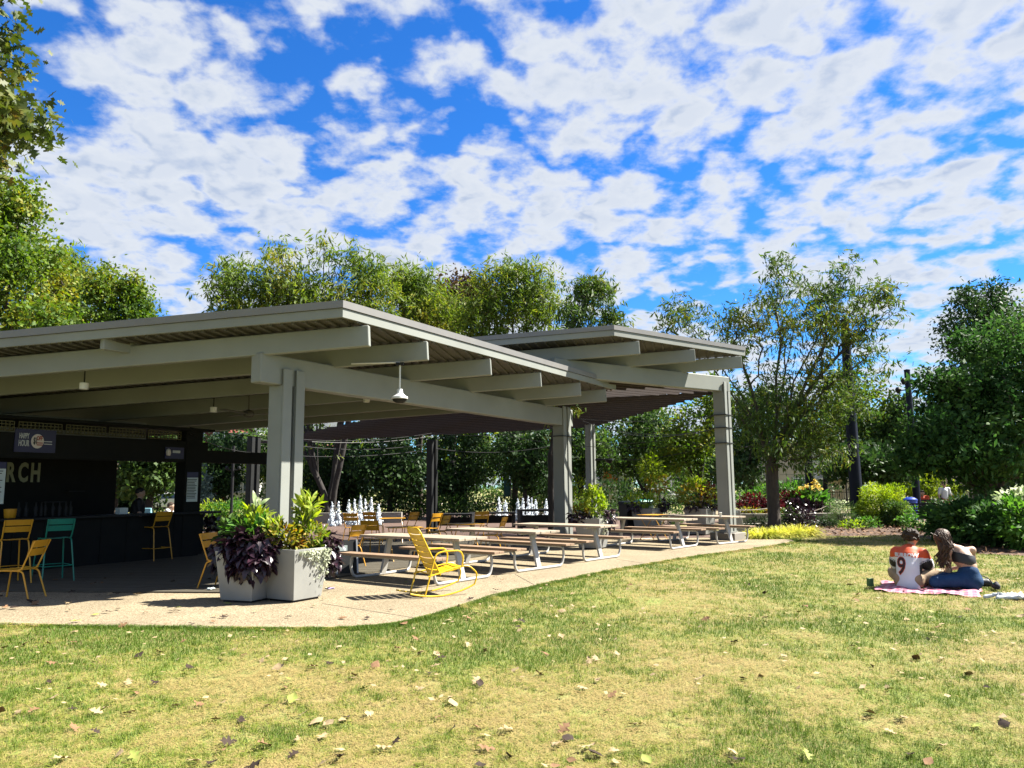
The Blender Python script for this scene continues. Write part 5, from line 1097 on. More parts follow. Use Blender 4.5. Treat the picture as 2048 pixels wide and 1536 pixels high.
for k, u in enumerate(range(560, 1700, 95)):
    p = dp(u, 1000, 50.5 + (k % 3)); bush('hedge_shrub', 'dark clipped shrub in the row closing the back of the plaza', (p[0], p[1], 0), (2.3, .9, .85 + .12 * (k % 3)), 1500, (.22, .12), 'shade' if k % 2 else 'mid', 0, 'shrubs along the back of the plaza', 120 + k)
# golden ornamental grass
def grass_clump(loc, n, h, spread, label, seed):
    g = np.random.default_rng(seed); t = thing('ornamental_grass', label, 'grass clump', loc, 0, 'golden grass clumps'); a = g.random(n) * 6.283
    P = np.stack([np.cos(a), np.sin(a), a * 0], 1) * (spread * g.random(n) ** 0.5)[:, None]; d = unit(np.stack([np.cos(a) * .7 - .15, np.sin(a) * .5 - .25, 0.6 + 0.6 * g.random(n)], 1) + g.normal(size=(n, 3)) * .2)
    vv, ff = leaf_arrays(P, d, V(0, 0, 1) - d * d[:, 2:3], h * g.uniform(.6, 1.15, n), 0.022, LANCE, 0.0, -0.0)
    vv = vv.reshape(n, 5, 3, 3); u_ = np.array([q[0] for q in LANCE]); vv[:, :, :, 2] -= (u_ ** 2.2 * h * 0.55)[None, :, None]; vv[:, :, :, 2] = np.maximum(vv[:, :, :, 2], 0.015)
    obj('blades', np_mesh('blades', vv.reshape(-1, 3), ff, M['forestgrass']), t)
grass_clump((7.55, 23.9, 0), 900, .62, .42, 'golden ornamental grass clump nearest the corner twin post', 1); grass_clump((8.3, 24.3, 0), 1000, .66, .45, 'golden ornamental grass clump in the middle of three', 2); grass_clump((9.05, 24.9, 0), 1100, .72, .5, 'golden ornamental grass clump on the right, under the locust trunk', 3)
# ------------------------------------------------------------------ masts, lamp, benches, fence
def mast(u, Y, z1, r0, r1, label, extra=False):
    p = dp(u, 1000, Y); t = thing('light_mast', label, 'mast', (p[0], p[1], 0)); MB().tube([(0, 0, -0.05), (0, 0, z1)], [r0, r1], 16).build('pole', M['navy'], t, smooth=True); MB().lathe([(r0 + .06, 0), (r0 + .06, .12), (r0 + .015, .16)], n=16).build('base', M['navy'], t, smooth=True)
    MB().lathe([(r1 + .01, z1), (r1 + .01, z1 + .05), (0.0, z1 + .09)], n=14).build('cap', M['navy'], t)
    if extra:
        for z, s in ((z1 - .55, 1), (z1 - .9, -1)): MB().bar((0, 0, z), (-.3, -.25 * s, z), 0.05, 0.05).build('bracket', M['black'], t); MB().lathe([(.06, -.14), (.14, .06), (.08, .16)], (-.34, -.28 * s, z), 12).build('floodlight', M['black'], t, smooth=True)
mast(1713, 31.2, 8.3, .26, .17, 'thick navy steel mast between the locust and the light green shrub'); mast(1621, 44, 6.0, .24, .2, 'navy steel mast farther off, behind the canna flowers'); mast(1834, 36, 6.9, .17, .13, 'navy mast with floodlights half hidden by the dense glossy tree', True)
p = dp(463, 1010, 30); lp = thing('street_lamp', 'slim black lamp post with round lamps behind the bar', 'lamp', (p[0], p[1], 0)); MB().tube([(0, 0, 0), (0, 0, 3.3)], 0.055, 10).build('pole', M['black'], lp, smooth=True)
for s in (-1, 1): MB().tube([(0, 0, 2.35), (s * .22, 0, 2.38)], 0.025, 6).build('arm', M['black'], lp); MB().lathe([(0.02, .0), (.06, .03), (.07, .08), (.05, .14), (0, .16)], (s * .24, 0, 2.36), 12).build('globe', M['darksteel'], lp, smooth=True)
for k, (u, Y) in enumerate(((1320, 60), (1238, 58), (1398, 64))):
    p = dp(u, 1000, Y); t = thing('street_lamp', ['dark street lamp far behind the thin young tree', 'dark street lamp far behind the bins', 'dark street lamp with white head left of the corner twin post'][k], 'lamp', (p[0], p[1], 0)); MB().tube([(0, 0, 0), (0, 0, 3.6)], [.09, .06], 8).build('pole', M['black'], t); MB().lathe([(.08, 3.6), (.2, 3.7), (.18, 4.0), (.05, 4.15)], n=10).build('lantern', M['white'], t, smooth=True)
def bench(loc, rz, label, w=1.8):
    t = thing('park_bench', label, 'bench', loc, rz, 'black slatted benches')
    for i in range(5): MB().box((0, -.2 + i * .1, .44), (w, .075, .03)).build('seat_slat', M['black'], t)
    for i in range(4): MB().bar((-w / 2, .27 + i * .02, .53 + i * .1), (w / 2, .27 + i * .02, .53 + i * .1), .03, .075).build('back_slat', M['black'], t)
    for s in (-1, 1):
        x = s * (w / 2 - .08); MB().tube([(x, -.22, 0), (x, -.22, .43)], .025, 6).build('leg', M['black'], t); MB().tube([(x, .25, 0), (x, .25, .43), (x, .34, .9)], .025, 6).build('leg', M['black'], t); MB().tube([(x, -.22, .44), (x, -.22, .66), (x, .28, .66)], .02, 6).build('armrest', M['black'], t)
    return t
p = dp(1832, 1035, 30.5); bench((p[0], p[1], 0), R_(178), 'black slatted park bench seen from behind, nearest the blue bin'); p = dp(1866, 1015, 36.5); bench((p[0], p[1], 0), R_(4), 'black slatted park bench farther off, beside the person in white')
p = dp(1665, 1005, 40); bench((p[0], p[1], 0), R_(175), 'black slatted park bench left of the navy mast')
p = dp(1821, 1025, 35); t = thing('litter_bin', 'bright blue litter bin by the park benches', 'bin', (p[0], p[1], 0)); M['blue'] = pm('blue_plastic', (.012, .06, .42), (.01, .045, .34), 4, .4)
MB().lathe([(.27, .0), (.31, .85), (.33, .87), (.33, .92), (.30, .93)], n=18).build('body', M['blue'], t, smooth=True); MB().lathe([(.3, .931), (.2, 1.0), (.12, 1.02)], n=18).build('lid', M['blue'], t, smooth=True)
def fence(u0, u1, Y, h, label):
    a, b_ = dp(u0, 1000, Y), dp(u1, 1000, Y); t = thing('iron_fence', label, 'fence', (a[0], a[1], 0)); n = int((b_[0] - a[0]) / .14)
    mb = MB()
    for i in range(n): mb.box((i * .14, 0, h / 2), (.022, .022, h))
    tag(mb.build('picket', M['black'], t), kind='stuff')
    for z in (.12, h - .1): MB().box(((b_[0] - a[0]) / 2, 0.0, z), (b_[0] - a[0], .035, .04)).build('rail', M['black'], t)
    for i in range(0, n, 16): MB().box((i * .14 + .07, 0, h / 2 + .05), (.06, .06, h + .1)).build('post', M['black'], t)
fence(1652, 2200, 47, 1.25, 'black iron picket fence along the back on the right')
# ------------------------------------------------------------------ buildings
M['brick'] = pm('red_brick', (.22, .045, .03), (.15, .032, .022), 5, .85); M['beige'] = pm('beige_block', (.50, .44, .36), (.42, .37, .30), 2.5, .85); M['glass'] = flat('window_glass', (.03, .045, .06), .08); M['orange'] = flat('orange_panel', (.50, .16, .03), .6); M['pale'] = pm('pale_render', (.62, .62, .60), (.54, .54, .52), 2, .8); M['slate'] = pm('slate', (.10, .11, .12), (.07, .08, .085), 5, .7)
def building(name, label, u0, u1, Y, h, mat, wins, roof='flat', base_u=None, ww=1.0, wh=1.5, depth=9):
    a, b_ = dp(u0, 1000, Y)[0], dp(u1, 1000, Y)[0]; w = b_ - a; t = thing(name, label, 'building', ((a + b_) / 2, Y, 0))
    MB().box((0, depth / 2, h / 2), (w, depth, h)).build('wall', M[mat], t)
    if roof == 'gable':
        MB().add([(-w / 2 - .3, -.3, h), (w / 2 + .3, -.3, h), (w / 2 + .3, depth + .3, h), (-w / 2 - .3, depth + .3, h), (-w / 2 - .3, depth / 2, h + 2.4), (w / 2 + .3, depth / 2, h + 2.4)], [(0, 1, 5, 4), (2, 3, 4, 5), (1, 2, 5), (3, 0, 4), (3, 2, 1, 0)]).build('roof', M['slate'], t)
        MB().box((0, -.16, h - .16), (w + .4, .3, .3)).build('cornice', M['white'], t)
    else: MB().box((0, depth / 2, h + .1), (w + .16, depth + .16, .22)).build('parapet', M['pale'], t)
    for (x, z) in wins:
        f = MB().box((x * w, -.03, z), (ww + .16, .12, wh + .16)).build('window', M['white'], t); MB().box((x * w, -.095, z), (ww, .02, wh)).build('pane', M['glass'], f); MB().box((x * w, -.11, z), (.05, .02, wh - .01)).build('mullion', M['white'], f); MB().box((x * w, -.08, z - wh / 2 - .12), (ww + .3, .22, .1)).build('sill', M['pale'], f)
    return t
building('brick_house', 'red brick house with white windows glimpsed above the bar header', 376, 452, 78, 8.2, 'brick', [(-.28, 6.6), (.25, 6.6), (-.28, 3.4), (.25, 3.4)], 'gable')
building('pale_house', 'pale house with big windows behind the lamp post', 452, 512, 76, 7.0, 'pale', [(-.2, 5.2), (.25, 5.2), (-.2, 2.2), (.25, 2.2)])
building('brick_house', 'red brick house right of the pale house, behind the near post', 514, 640, 79, 7.6, 'brick', [(-.35, 5.8), (-.1, 5.8), (.2, 5.8), (-.35, 2.8), (-.1, 2.8)], 'gable')
building('brick_house', 'red brick house low behind the sunlit tree in the bar opening', 250, 356, 74, 4.6, 'brick', [(-.2, 1.6), (.2, 1.6), (.38, 1.6)], 'gable')
t = building('beige_building', 'beige block-walled building behind the raised flower bed', 1560, 1715, 58, 4.8, 'beige', [(-.2, 1.55)], 'flat', None, 1.3, 1.0)
for r_ in range(8): MB().box((0, -.003, .6 * r_ + .58), (5.6, .012, .02)).build('course_joint', M['slate'], t)
MB().box((1.0, -.3, 2.05), (2.2, .6, .12)).build('door_canopy', M['pale'], t); MB().box((1.0, -.02, 1.0), (1.7, .06, 1.9)).build('door', M['tablewood'], t)
for s in (-.9, .9): MB().tube([(1.0 + s, -.5, 0), (1.0 + s, -.5, 2.0)], .07, 8).build('canopy_post', M['barkdark'], t)
MB().box((-.1, -.08, 2.2), (.35, .16, 4.4)).build('pilaster', M['pale'], t)
t = building('shop_building', 'small orange and white shop front glimpsed beside the second twin post', 1205, 1268, 72, 4.2, 'pale', [(.25, 1.3)], 'flat', None, .9, 1.6)
MB().box((-.95, -.12, 2.9), (.8, .2, 1.1)).build('panel', M['orange'], t); MB().box((-.2, -.1, 2.2), (.5, .16, .5)).build('panel', M['orange'], t); MB().box((-.9, -.12, 1.1), (.9, .2, 1.8)).build('panel', M['beige'], t)
building('pale_house', 'pale house with columns far behind the yellow-leaved planter bush', 1345, 1425, 74, 5.0, 'pale', [(-.3, 1.6), (0, 1.6), (.3, 1.6), (-.3, 3.8), (0, 3.8), (.3, 3.8)])
building('beige_building', 'tan building glimpsed at the right edge behind the fence', 1990, 2140, 60, 4.0, 'beige', [(-.3, 1.8), (0, 1.8)])
def car(u, Y, rz, mat, label):
    p = dp(u, 1000, Y); t = thing('parked_car', label, 'car', (p[0], p[1], 0), rz)
    prof = [(-2.1, .35), (-2.12, .75), (-1.9, .9), (-1.3, .95), (-.7, 1.42), (.7, 1.45), (1.35, .98), (2.0, .85), (2.12, .6), (2.1, .35)]
    vs = [(x, -.85 + (.12 if z > 1.2 else 0), z) for x, z in prof] + [(x, .85 - (.12 if z > 1.2 else 0), z) for x, z in prof]; n = len(prof)
    MB().add(vs, [tuple(range(n)), tuple(range(2 * n - 1, n - 1, -1))] + [(i, n + i, n + (i + 1) % n, (i + 1) % n) for i in range(n)]).build('body', M[mat], t, bevel=0.05)
    for s in (-1, 1): MB().add([(-1.1, s * .862, .98), (-.65, s * .79, 1.34), (.62, s * .79, 1.36), (1.15, s * .862, 1.0)], [(0, 1, 2, 3)]).build('side_window', M['glass'], t)
    for x in (-1.3, 1.3):
        for s in (-1, 1): MB().tube([(x, s * .7, .33), (x, s * .88, .33)], .33, 16).build('wheel', M['black'], t)
car(1310, 62, .15, 'pale', 'pale car parked far behind the thin young tree'); car(1338, 75, 0.0, 'slate', 'dark grey car parked on the far road'); car(345, 60, .1, 'pale', 'pale car parked far behind the bar opening')
bn = thing('banner_stand', 'teal banner on a post above the right fountain jets', 'sign', base_at(1021, 46)); MB().tube([(0, 0, 0), (0, 0, 2.1)], .04, 8).build('post', M['black'], bn); M['teal'] = flat('teal_banner', (.02, .10, .11), .6); MB().box((-.2, 0, 1.55), (.4, .03, .95)).build('banner', M['teal'], bn)
# ------------------------------------------------------------------ people: one continuous skin grown round the limbs
def sdf_mesh(name, prims, res, mats, k=0.035, matfn=None):
    """prims: (a, b, ra, rb) round cones blended smoothly; returns a mesh by surface nets"""
    A = np.array([p[0] for p in prims], float); Bq = np.array([p[1] for p in prims], float); r = np.array([max(p[2], p[3]) for p in prims])
    lo = np.minimum(A, Bq).min(0) - r.max() - 3 * res; hi = np.maximum(A, Bq).max(0) + r.max() + 3 * res
    n = np.ceil((hi - lo) / res).astype(int) + 1; ax = [lo[i] + np.arange(n[i]) * res for i in range(3)]; D = np.full(n, 1.0, np.float32)
    for p in prims:
        a, b, ra, rb = np.array(p[0], float), np.array(p[1], float), p[2], p[3]; kk = p[4] if len(p) > 4 else k; sc = np.array(p[5], float) if len(p) > 5 else None
        m = max(ra, rb) * (1 if sc is None else sc.max()) + kk + 4 * res; i0 = np.clip(((np.minimum(a, b) - m - lo) / res).astype(int), 0, n - 1); i1 = np.clip(((np.maximum(a, b) + m - lo) / res).astype(int) + 1, 1, n)
        X, Y, Z = np.meshgrid(*[ax[i][i0[i]:i1[i]] for i in range(3)], indexing='ij')
        P = np.stack([X, Y, Z], -1) - a
        d = b - a
        if sc is not None: P = P / sc; d = d / sc
        L2 = max(d @ d, 1e-9); h = np.clip((P @ d) / L2, 0, 1); dist = np.linalg.norm(P - h[..., None] * d, axis=-1) - (ra + (rb - ra) * h)
        if sc is not None: dist = dist * sc.min()
        sl = tuple(slice(i0[i], i1[i]) for i in range(3)); E0 = D[sl]; hh = np.clip(0.5 + 0.5 * (E0 - dist) / kk, 0, 1); D[sl] = E0 * (1 - hh) + dist * hh - kk * hh * (1 - hh)
    ins = D < 0
    c8 = [D[i:n[0] - 1 + i, j:n[1] - 1 + j, q:n[2] - 1 + q] for i in (0, 1) for j in (0, 1) for q in (0, 1)]
    st = np.stack([c < 0 for c in c8]).sum(0); act = (st > 0) & (st < 8); ids = np.full(act.shape, -1); cells = np.argwhere(act); ids[act] = np.arange(len(cells))
    acc = np.zeros((len(cells), 3)); cnt = np.zeros(len(cells)); co = np.array([(i, j, q) for i in (0, 1) for j in (0, 1) for q in (0, 1)], float); vals = np.stack([c[act] for c in c8], 1)
    for e in range(8):
        for f in range(e + 1, 8):
            if np.abs(co[e] - co[f]).sum() != 1: continue
            va, vb = vals[:, e], vals[:, f]; x = (va < 0) != (vb < 0); t = va[x] / (va[x] - vb[x]); acc[x] += co[e] + (co[f] - co[e]) * t[:, None]; cnt[x] += 1
    Vv = lo + (cells + acc / cnt[:, None]) * res; F = []
    for axn in range(3):
        u, v = (axn + 1) % 3, (axn + 2) % 3; s0 = [slice(1, -1)] * 3; s0[axn] = slice(0, -1); s1 = list(s0); s1[axn] = slice(1, None)
        s0[axn] = slice(0, n[axn] - 1); s1[axn] = slice(1, n[axn])
        a, b = ins[tuple(s0)], ins[tuple(s1)]
        for flip, msk in ((0, a & ~b), (1, ~a & b)):
            q = np.argwhere(msk); 
            if len(q) == 0: continue
            off = np.zeros(3, int); off[u] = 1; off[v] = 1; q = q + off
            du = np.zeros(3, int); du[u] = 1; dv = np.zeros(3, int); dv[v] = 1
            g = lambda z: ids[z[:, 0], z[:, 1], z[:, 2]]
            f4 = np.stack([g(q - du - dv), g(q - dv), g(q), g(q - du)], 1); F.append(f4 if not flip else f4[:, ::-1])
    F = np.concatenate(F); F = F[(F >= 0).all(1)]
    mi = matfn(Vv[F].mean(1)).astype(int) if matfn else None
    return np_mesh(name, Vv, F, None, True, mats=[M[m] for m in mats], mi=mi), Vv, F
M['skin'] = pm('skin', (.52, .33, .23), (.46, .28, .19), 5, .5); M['skinshade'] = M['skin']; M['hairbrown'] = pm('hair_brown', (.035, .017, .009), (.12, .065, .034), 40, .5, spec=.3, stretch=(1, 1, .25), bump=.6, bscale=60)
M['curls'] = pm('curly_hair', (.018, .010, .006), (.075, .045, .024), 45, .55, spec=.25, bump=1.0, bscale=70); M['jerseywhite'] = pm('jersey_white', (.84, .83, .88), (.78, .77, .83), 5, .7, bump=.25, bscale=9); M['jerseyorange'] = pm('jersey_orange', (.72, .085, .012), (.66, .07, .01), 6, .65, bump=.2, bscale=9); M['jerseyblack'] = pm('jersey_black', (.012, .011, .012), (.02, .018, .018), 6, .65, bump=.2, bscale=9)
M['khaki'] = pm('khaki_cloth', (.42, .29, .17), (.36, .24, .14), 8, .8, bump=.3, bscale=14); M['denim'] = pm('denim', (.010, .038, .10), (.016, .058, .14), 9, .8, bump=.5, bscale=13, c3=(.03, .09, .19), s3=3.0, spec=.2); M['topblack'] = pm('black_top', (.012, .012, .016), (.018, .018, .024), 6, .55); M['maroon'] = flat('number_black', (.03, .006, .008), .6); M['letterwhite'] = flat('letter_white', (.75, .70, .68), .6); M['darkcloth'] = pm('dark_cloth', (.012, .014, .025), (.02, .02, .035), 6, .8); M['whitecloth'] = pm('white_cloth', (.72, .73, .74), (.64, .65, .67), 6, .8); M['redcloth'] = flat('red_cloth', (.32, .03, .03), .8); M['shoe'] = pm('shoe_brown', (.10, .045, .025), (.07, .03, .018), 8, .6)
def head_prims(c, fw, up=(0, 0, 1), s=1.0):
    """skull, jaw, nose and ears; fw is where the face looks"""
    c = V(*c); fw = unit(V(*fw)); up = unit(V(*up)); up = unit(up - fw * (up @ fw)); sd = np.cross(fw, up); q = lambda a, b, z: c + fw * a * s + sd * b * s + up * z * s
    return [(q(-.015, 0, .02), q(.015, 0, .025), .092 * s, .088 * s), (q(.03, 0, -.03), q(.055, 0, -.085), .062 * s, .036 * s), (q(.088, 0, .0), q(.108, 0, -.025), .012 * s, .015 * s, .012), (q(.0, .083, -.02), q(-.008, .09, .02), .014 * s, .016 * s, .01), (q(.0, -.083, -.02), q(-.008, -.09, .02), .014 * s, .016 * s, .01), (q(.08, .03, .022), q(.08, -.03, .022), .012 * s, .012 * s, .012), (q(.082, .02, -.055), q(.082, -.02, -.055), .010 * s, .010 * s, .01)]
def hand_prims(w, d, nrm, s=1.0, curl=0.35):
    """palm, thumb and four bent fingers from the wrist w along d; nrm is the back of the hand"""
    w = V(*w); d = unit(V(*d)); nrm = unit(V(*nrm)); nrm = unit(nrm - d * (nrm @ d)); sd = np.cross(d, nrm); out = [(w, w + d * .075 * s, .030 * s, .036 * s, .012, (1, 1, 1))]
    for i, (o, l) in enumerate(((-.030, .068), (-.010, .078), (.011, .073), (.031, .058))):
        a = w + d * .085 * s + sd * o * s; b = a + (d * .55 - nrm * curl * .5) * l * s; c = b + (d * .35 - nrm * curl * 1.3) * l * s; out += [(a, b, .0095 * s, .0085 * s, .004), (b, c, .0085 * s, .007 * s, .004)]
    a = w + d * .025 * s - sd * .03 * s; b = a + (d * .6 - sd * .75) * .045 * s; out += [(a, b, .013 * s, .011 * s, .006), (b, b + (d * .9 - nrm * .4) * .035 * s, .010 * s, .008 * s, .004)]
    return out
# the man: cross-legged, back to the viewer, head bent
mx, my = hz(1820, 1177)[:2]
man = thing('person', 'seated person in an orange and white number 9 jersey with short curly brown hair', 'person', (mx, my, 0.02), R_(-38))
hip, chest, neck = V(0, 0, .13), V(.0, .09, .42), V(.02, .16, .60); hd = V(.035, .225, .735)
SL, SR = V(-.175, .13, .505), V(.18, .14, .495); EL, ER = V(-.25, .22, .28), V(.275, .19, .265); HL, HR = V(-.06, .42, .22), V(.07, .43, .23)
KL, KR_ = V(-.31, .36, .19), V(.42, .26, .21); AL, AR = V(.10, .44, .07), V(-.08, .50, .06)
body = [(hip, V(0, .04, .28), .15, .13), (V(0, .04, .28), chest, .13, .145), (chest, V(0, .13, .52), .14, .10), (SL, SR, .062, .062), (neck - V(0, .02, .05), hd - V(0, .01, .06), .052, .048),
        (SL, EL, .055, .043), (EL, HL, .042, .028), (SR, ER, .055, .043), (ER, HR, .042, .028), (V(-.09, .02, .11), KL, .088, .060), (V(.09, .02, .11), KR_, .088, .060), (KL, AL, .056, .036), (KR_, AR, .056, .036), (AL, AL + V(.13, .06, -.02), .036, .028), (AR, AR + V(-.13, .05, -.02), .036, .028)]
body += head_prims(hd, (.35, .75, -.55)) + hand_prims(HL, (.6, .5, .1), (0, .3, 1)) + hand_prims(HR, (-.6, .5, .1), (0, .3, 1))
me, _, _ = sdf_mesh('body', body, .0085, ['skin'], .035); obj('body', me, man)
jer = [(V(0, -.005, .055), V(0, .03, .28), .195, .172), (V(0, .03, .28), chest, .170, .178), (chest, V(0, .12, .515), .172, .135), (SL, SR, .088, .088), (SL, SL * .35 + EL * .65, .088, .082), (SL * .5 + EL * .5, EL + (HL - EL) * .12, .08, .074), (SR, SR * .35 + ER * .65, .088, .082), (SR * .5 + ER * .5, ER + (HR - ER) * .12, .08, .074), (V(0, .125, .47), neck - V(0, .025, .045), .125, .070)]
def jm(c):
    out = np.zeros(len(c)); x, y, z = c.T
    out[z > .472 - .12 * np.abs(x)] = 1
    for s, a, b in ((1, SR, ER), (-1, SL, EL)):
        t = ((c - a) @ (b - a)) / ((b - a) @ (b - a)); side = x * s > .165
        out[side & (t > .42)] = 2
        out[side & (t > .30) & (t <= .42) & (np.sin(t * 170 + y * 40) > 0)] = 2
        out[side & (np.abs(y - .155) < .022) & (t > .42)] = 0
    return out
me, jv, jf = sdf_mesh('jersey', jer, .0085, ['jerseywhite', 'jerseyorange', 'jerseyblack'], .05, jm); jo = obj('jersey', me, man)
shorts = [(V(-.07, -.01, .10), V(.07, -.01, .10), .15, .15), (V(-.09, .02, .115), KL * .8 + V(-.018, .0, .022), .112, .096), (V(.09, .02, .115), KR_ * .8 + V(.018, 0, .022), .112, .096)]
me, _, _ = sdf_mesh('shorts', shorts, .009, ['khaki'], .04); obj('shorts', me, man)
pant = [(KR_ * .8 + V(.018, 0, .022), KR_ + V(.0, .02, .0), .09, .078), (KL * .8 + V(-.018, 0, .022), KL + V(0, .02, 0), .09, .078)]
me, _, _ = sdf_mesh('trouser_knee', pant, .009, ['khaki'], .02); tag(obj('trouser_knees', me, man), kind='stuff')
me, _, _ = sdf_mesh('shoe', [(V(.30, .10, .035), V(.40, .22, .035), .038, .034), (V(.30, .10, .03), V(.25, .06, .03), .036, .034)], .008, ['shoe'], .02); obj('shoe', me, man)
def hair_cap(center, fw, rad, n, L, g, mat, parent, keep, name='hair'):
    base = [(V(*center), V(*center) + V(0, 0, .005), rad, rad)]
    return base
g = np.random.default_rng(2); hb = [(hd + V(-.012, -.02, .035), hd + V(.0, .0, .045), .098, .094)]
fwm = unit(V(.35, .75, -.55))
for i in range(120):
    d = rand_dirs(1, g)[0]
    if d @ fwm > .45 or (d[2] < -.45): continue
    p = hd + V(-.008, -.012, .03) + d * (.098 + .012 * g.random()); hb.append((p, p + rand_dirs(1, g)[0] * .024, .023, .017, .010))
me, _, _ = sdf_mesh('hair', hb, .007, ['curls'], .02); obj('hair', me, man)
def drape_text(txt, size, sx, cx, cz, mat, parent, Vv, F, name, d=.004, tilt=0.0, bold=0.0):
    """flat print laid on the back of the jersey"""
    me = text_mesh(txt, size, sx, 0.0, bold=bold); bm = bmesh.new(); bm.from_mesh(me); bmesh.ops.triangulate(bm, faces=bm.faces[:]); bmesh.ops.subdivide_edges(bm, edges=bm.edges[:], cuts=1); 
    tree_ = BVHTree.FromPolygons([tuple(v) for v in Vv], [tuple(f) for f in F.tolist()])
    ct, st_ = math.cos(tilt), math.sin(tilt)
    for v in bm.verts:
        x, z = cx + v.co.x * ct - v.co.y * st_, cz + v.co.x * st_ + v.co.y * ct; hit = tree_.ray_cast(Vector((x, -1, z)), Vector((0, 1, 0))); y = hit[0].y if hit[0] else .0; v.co = (x, y - d, z)
    bm.to_mesh(me); bm.free(); me.materials.clear(); me.materials.append(M[mat]); me.name = name; return obj(name, me, parent)
drape_text('9', .36, .80, -.075, .315, 'jerseyorange', man, jv, jf, 'number_outline', .003, .0, .012); drape_text('9', .36, .80, -.075, .315, 'maroon', man, jv, jf, 'number', .0055, 0, .002); drape_text('BURROW', .075, 1.05, -.015, .488, 'letterwhite', man, jv, jf, 'lettering', .005, 0, .0035)
# the woman: sitting sideways on folded legs, bent over, long hair falling to the left
wx, wy_ = hz(1943, 1182)[:2]
wom = thing('person', 'seated person in a black strap top and blue jeans with long brown hair falling forward', 'person', (wx, wy_, 0.02), 0)
hip, waist, chest, nk, hd = V(.0, .02, .15), V(.01, .05, .30), V(-.035, .10, .43), V(-.15, .17, .575), V(-.235, .215, .70)
SL, SR = V(-.215, .13, .52), V(.135, .14, .525); EL, ER = V(-.20, .17, .245), V(.20, .24, .32); HL, HR = V(-.20, .38, .19), V(-.02, .42, .24)
HPL, HPR = V(-.07, .0, .135), V(.075, .05, .135); KL, KR_ = V(-.46, .04, .105), V(-.40, .26, .13); AL, AR = V(-.10, .30, .06), V(.04, .42, .06)
body = [(hip, waist, .118, .105), (waist, chest, .103, .122), (chest, V(-.055, .13, .505), .128, .092), (SL, SR, .048, .048), (V(-.08, .13, .54), hd - V(-.02, .01, .06), .05, .045), (SL, EL, .046, .036), (EL, HL, .036, .024), (SR, ER, .046, .036), (ER, HR, .036, .024), (HPL, KL, .085, .055), (HPR, KR_, .085, .055), (KL, AL, .055, .036), (KR_, AR, .055, .036), (AL, AL + V(.14, .06, -.02), .034, .026), (AR, AR + V(.13, .06, -.02), .034, .026)]
body += head_prims(hd, (-.45, .7, -.6), s=.95) + hand_prims(HL, (.5, .5, -.1), (0, .2, 1), .9) + hand_prims(HR, (-.6, .4, -.1), (0, .2, 1), .9)
me, _, _ = sdf_mesh('body', body, .0085, ['skin'], .035); obj('body', me, wom)
jn = [(hip - V(0, 0, .03), hip + V(0, .012, .075), .138, .132), (HPL, KL, .106, .076), (HPR, KR_, .106, .076), (KL, KL * .45 + AL * .55, .078, .064), (KR_, KR_ * .45 + AR * .55, .078, .064), (V(.06, -.01, .10), V(.08, .06, .10), .092, .092)]
me, wv, wf = sdf_mesh('jeans', jn, .0085, ['denim'], .045); obj('jeans', me, wom)
tp = [(waist * .35 + chest * .65 + V(.0, .0, .0), chest + V(0, .008, .035), .140, .140)]
me, tv, tf = sdf_mesh('top', tp, .007, ['topblack'], .03)
def crop(Vv, F, zlo, zhi, slope=0.0):
    c = Vv[F].mean(1); zz = c[:, 2] + slope * c[:, 0]; return F[(zz > zlo) & (zz < zhi)]
o = obj('top', np_mesh('top', tv, crop(tv, tf, .335, .475, .25), M['topblack'], True), wom); sm = o.modifiers.new('thick', 'SOLIDIFY'); sm.thickness = .006; sm.offset = 1
cv = BVHTree.FromPolygons([tuple(v) for v in np.array([v.co[:] for v in wom.children[0].data.vertices])], [tuple(p.vertices) for p in wom.children[0].data.polygons])
for x0, x1 in ((-.155, -.175), (.02, .02)):
    P = []
    for f in np.linspace(0, 1, 9):
        x, z = x0 + (x1 - x0) * f, .50 + f * .075; h = cv.ray_cast(Vector((x, -1, z)), Vector((0, 1, 0))); 
        if h[0]: P.append((x, h[0].y - .004, z))
    if len(P) > 1: MB().tube(P, .006, 5).build('strap', M['topblack'], wom)
g = np.random.default_rng(6); mb = MB(); hb = [(hd + V(.01, -.012, .03), hd + V(0, 0, .035), .098, .094)]
me, _, _ = sdf_mesh('hair', hb + [(hd + V(.01, -.05, .0), V(-.19, .095, .60), .062, .045), (hd + V(-.06, -.03, -.02), V(-.285, .10, .55), .06, .06), (V(-.285, .10, .55), V(-.285, .11, .42), .06, .055), (V(-.285, .11, .42), V(-.325, .12, .30), .05, .02)], .008, ['hairbrown'], .045); ho = obj('hair', me, wom)
for i in range(110):
    a = hd + V(-.02 + g.normal() * .05, -.05 + g.normal() * .03, .06 + g.normal() * .02); m1 = V(-.265 + g.normal() * .042, .065 + g.normal() * .03, .58); m2 = V(-.305 + g.normal() * .042, .085 + g.normal() * .04, .44); e = V(-.34 + g.normal() * .05, .09 + g.normal() * .05, .25 + g.random() * .13)
    t_ = [a, (a + m1) / 2 + V(.0, -.03, .015), m1, (m1 + m2) / 2 + V(g.normal() * .015, 0, 0), m2, (m2 + e) / 2 + V(g.normal() * .02, 0, 0), e]; mb.tube(t_, [.005, .007, .007, .007, .006, .005, .002], 4, caps=False)
mb.build('hair_strands', M['hairbrown'], wom, smooth=True)
me, _, _ = sdf_mesh('shoe', [(V(.17, .36, .035), V(.27, .44, .035), .036, .03)], .008, ['topblack'], .02); obj('shoe', me, wom)
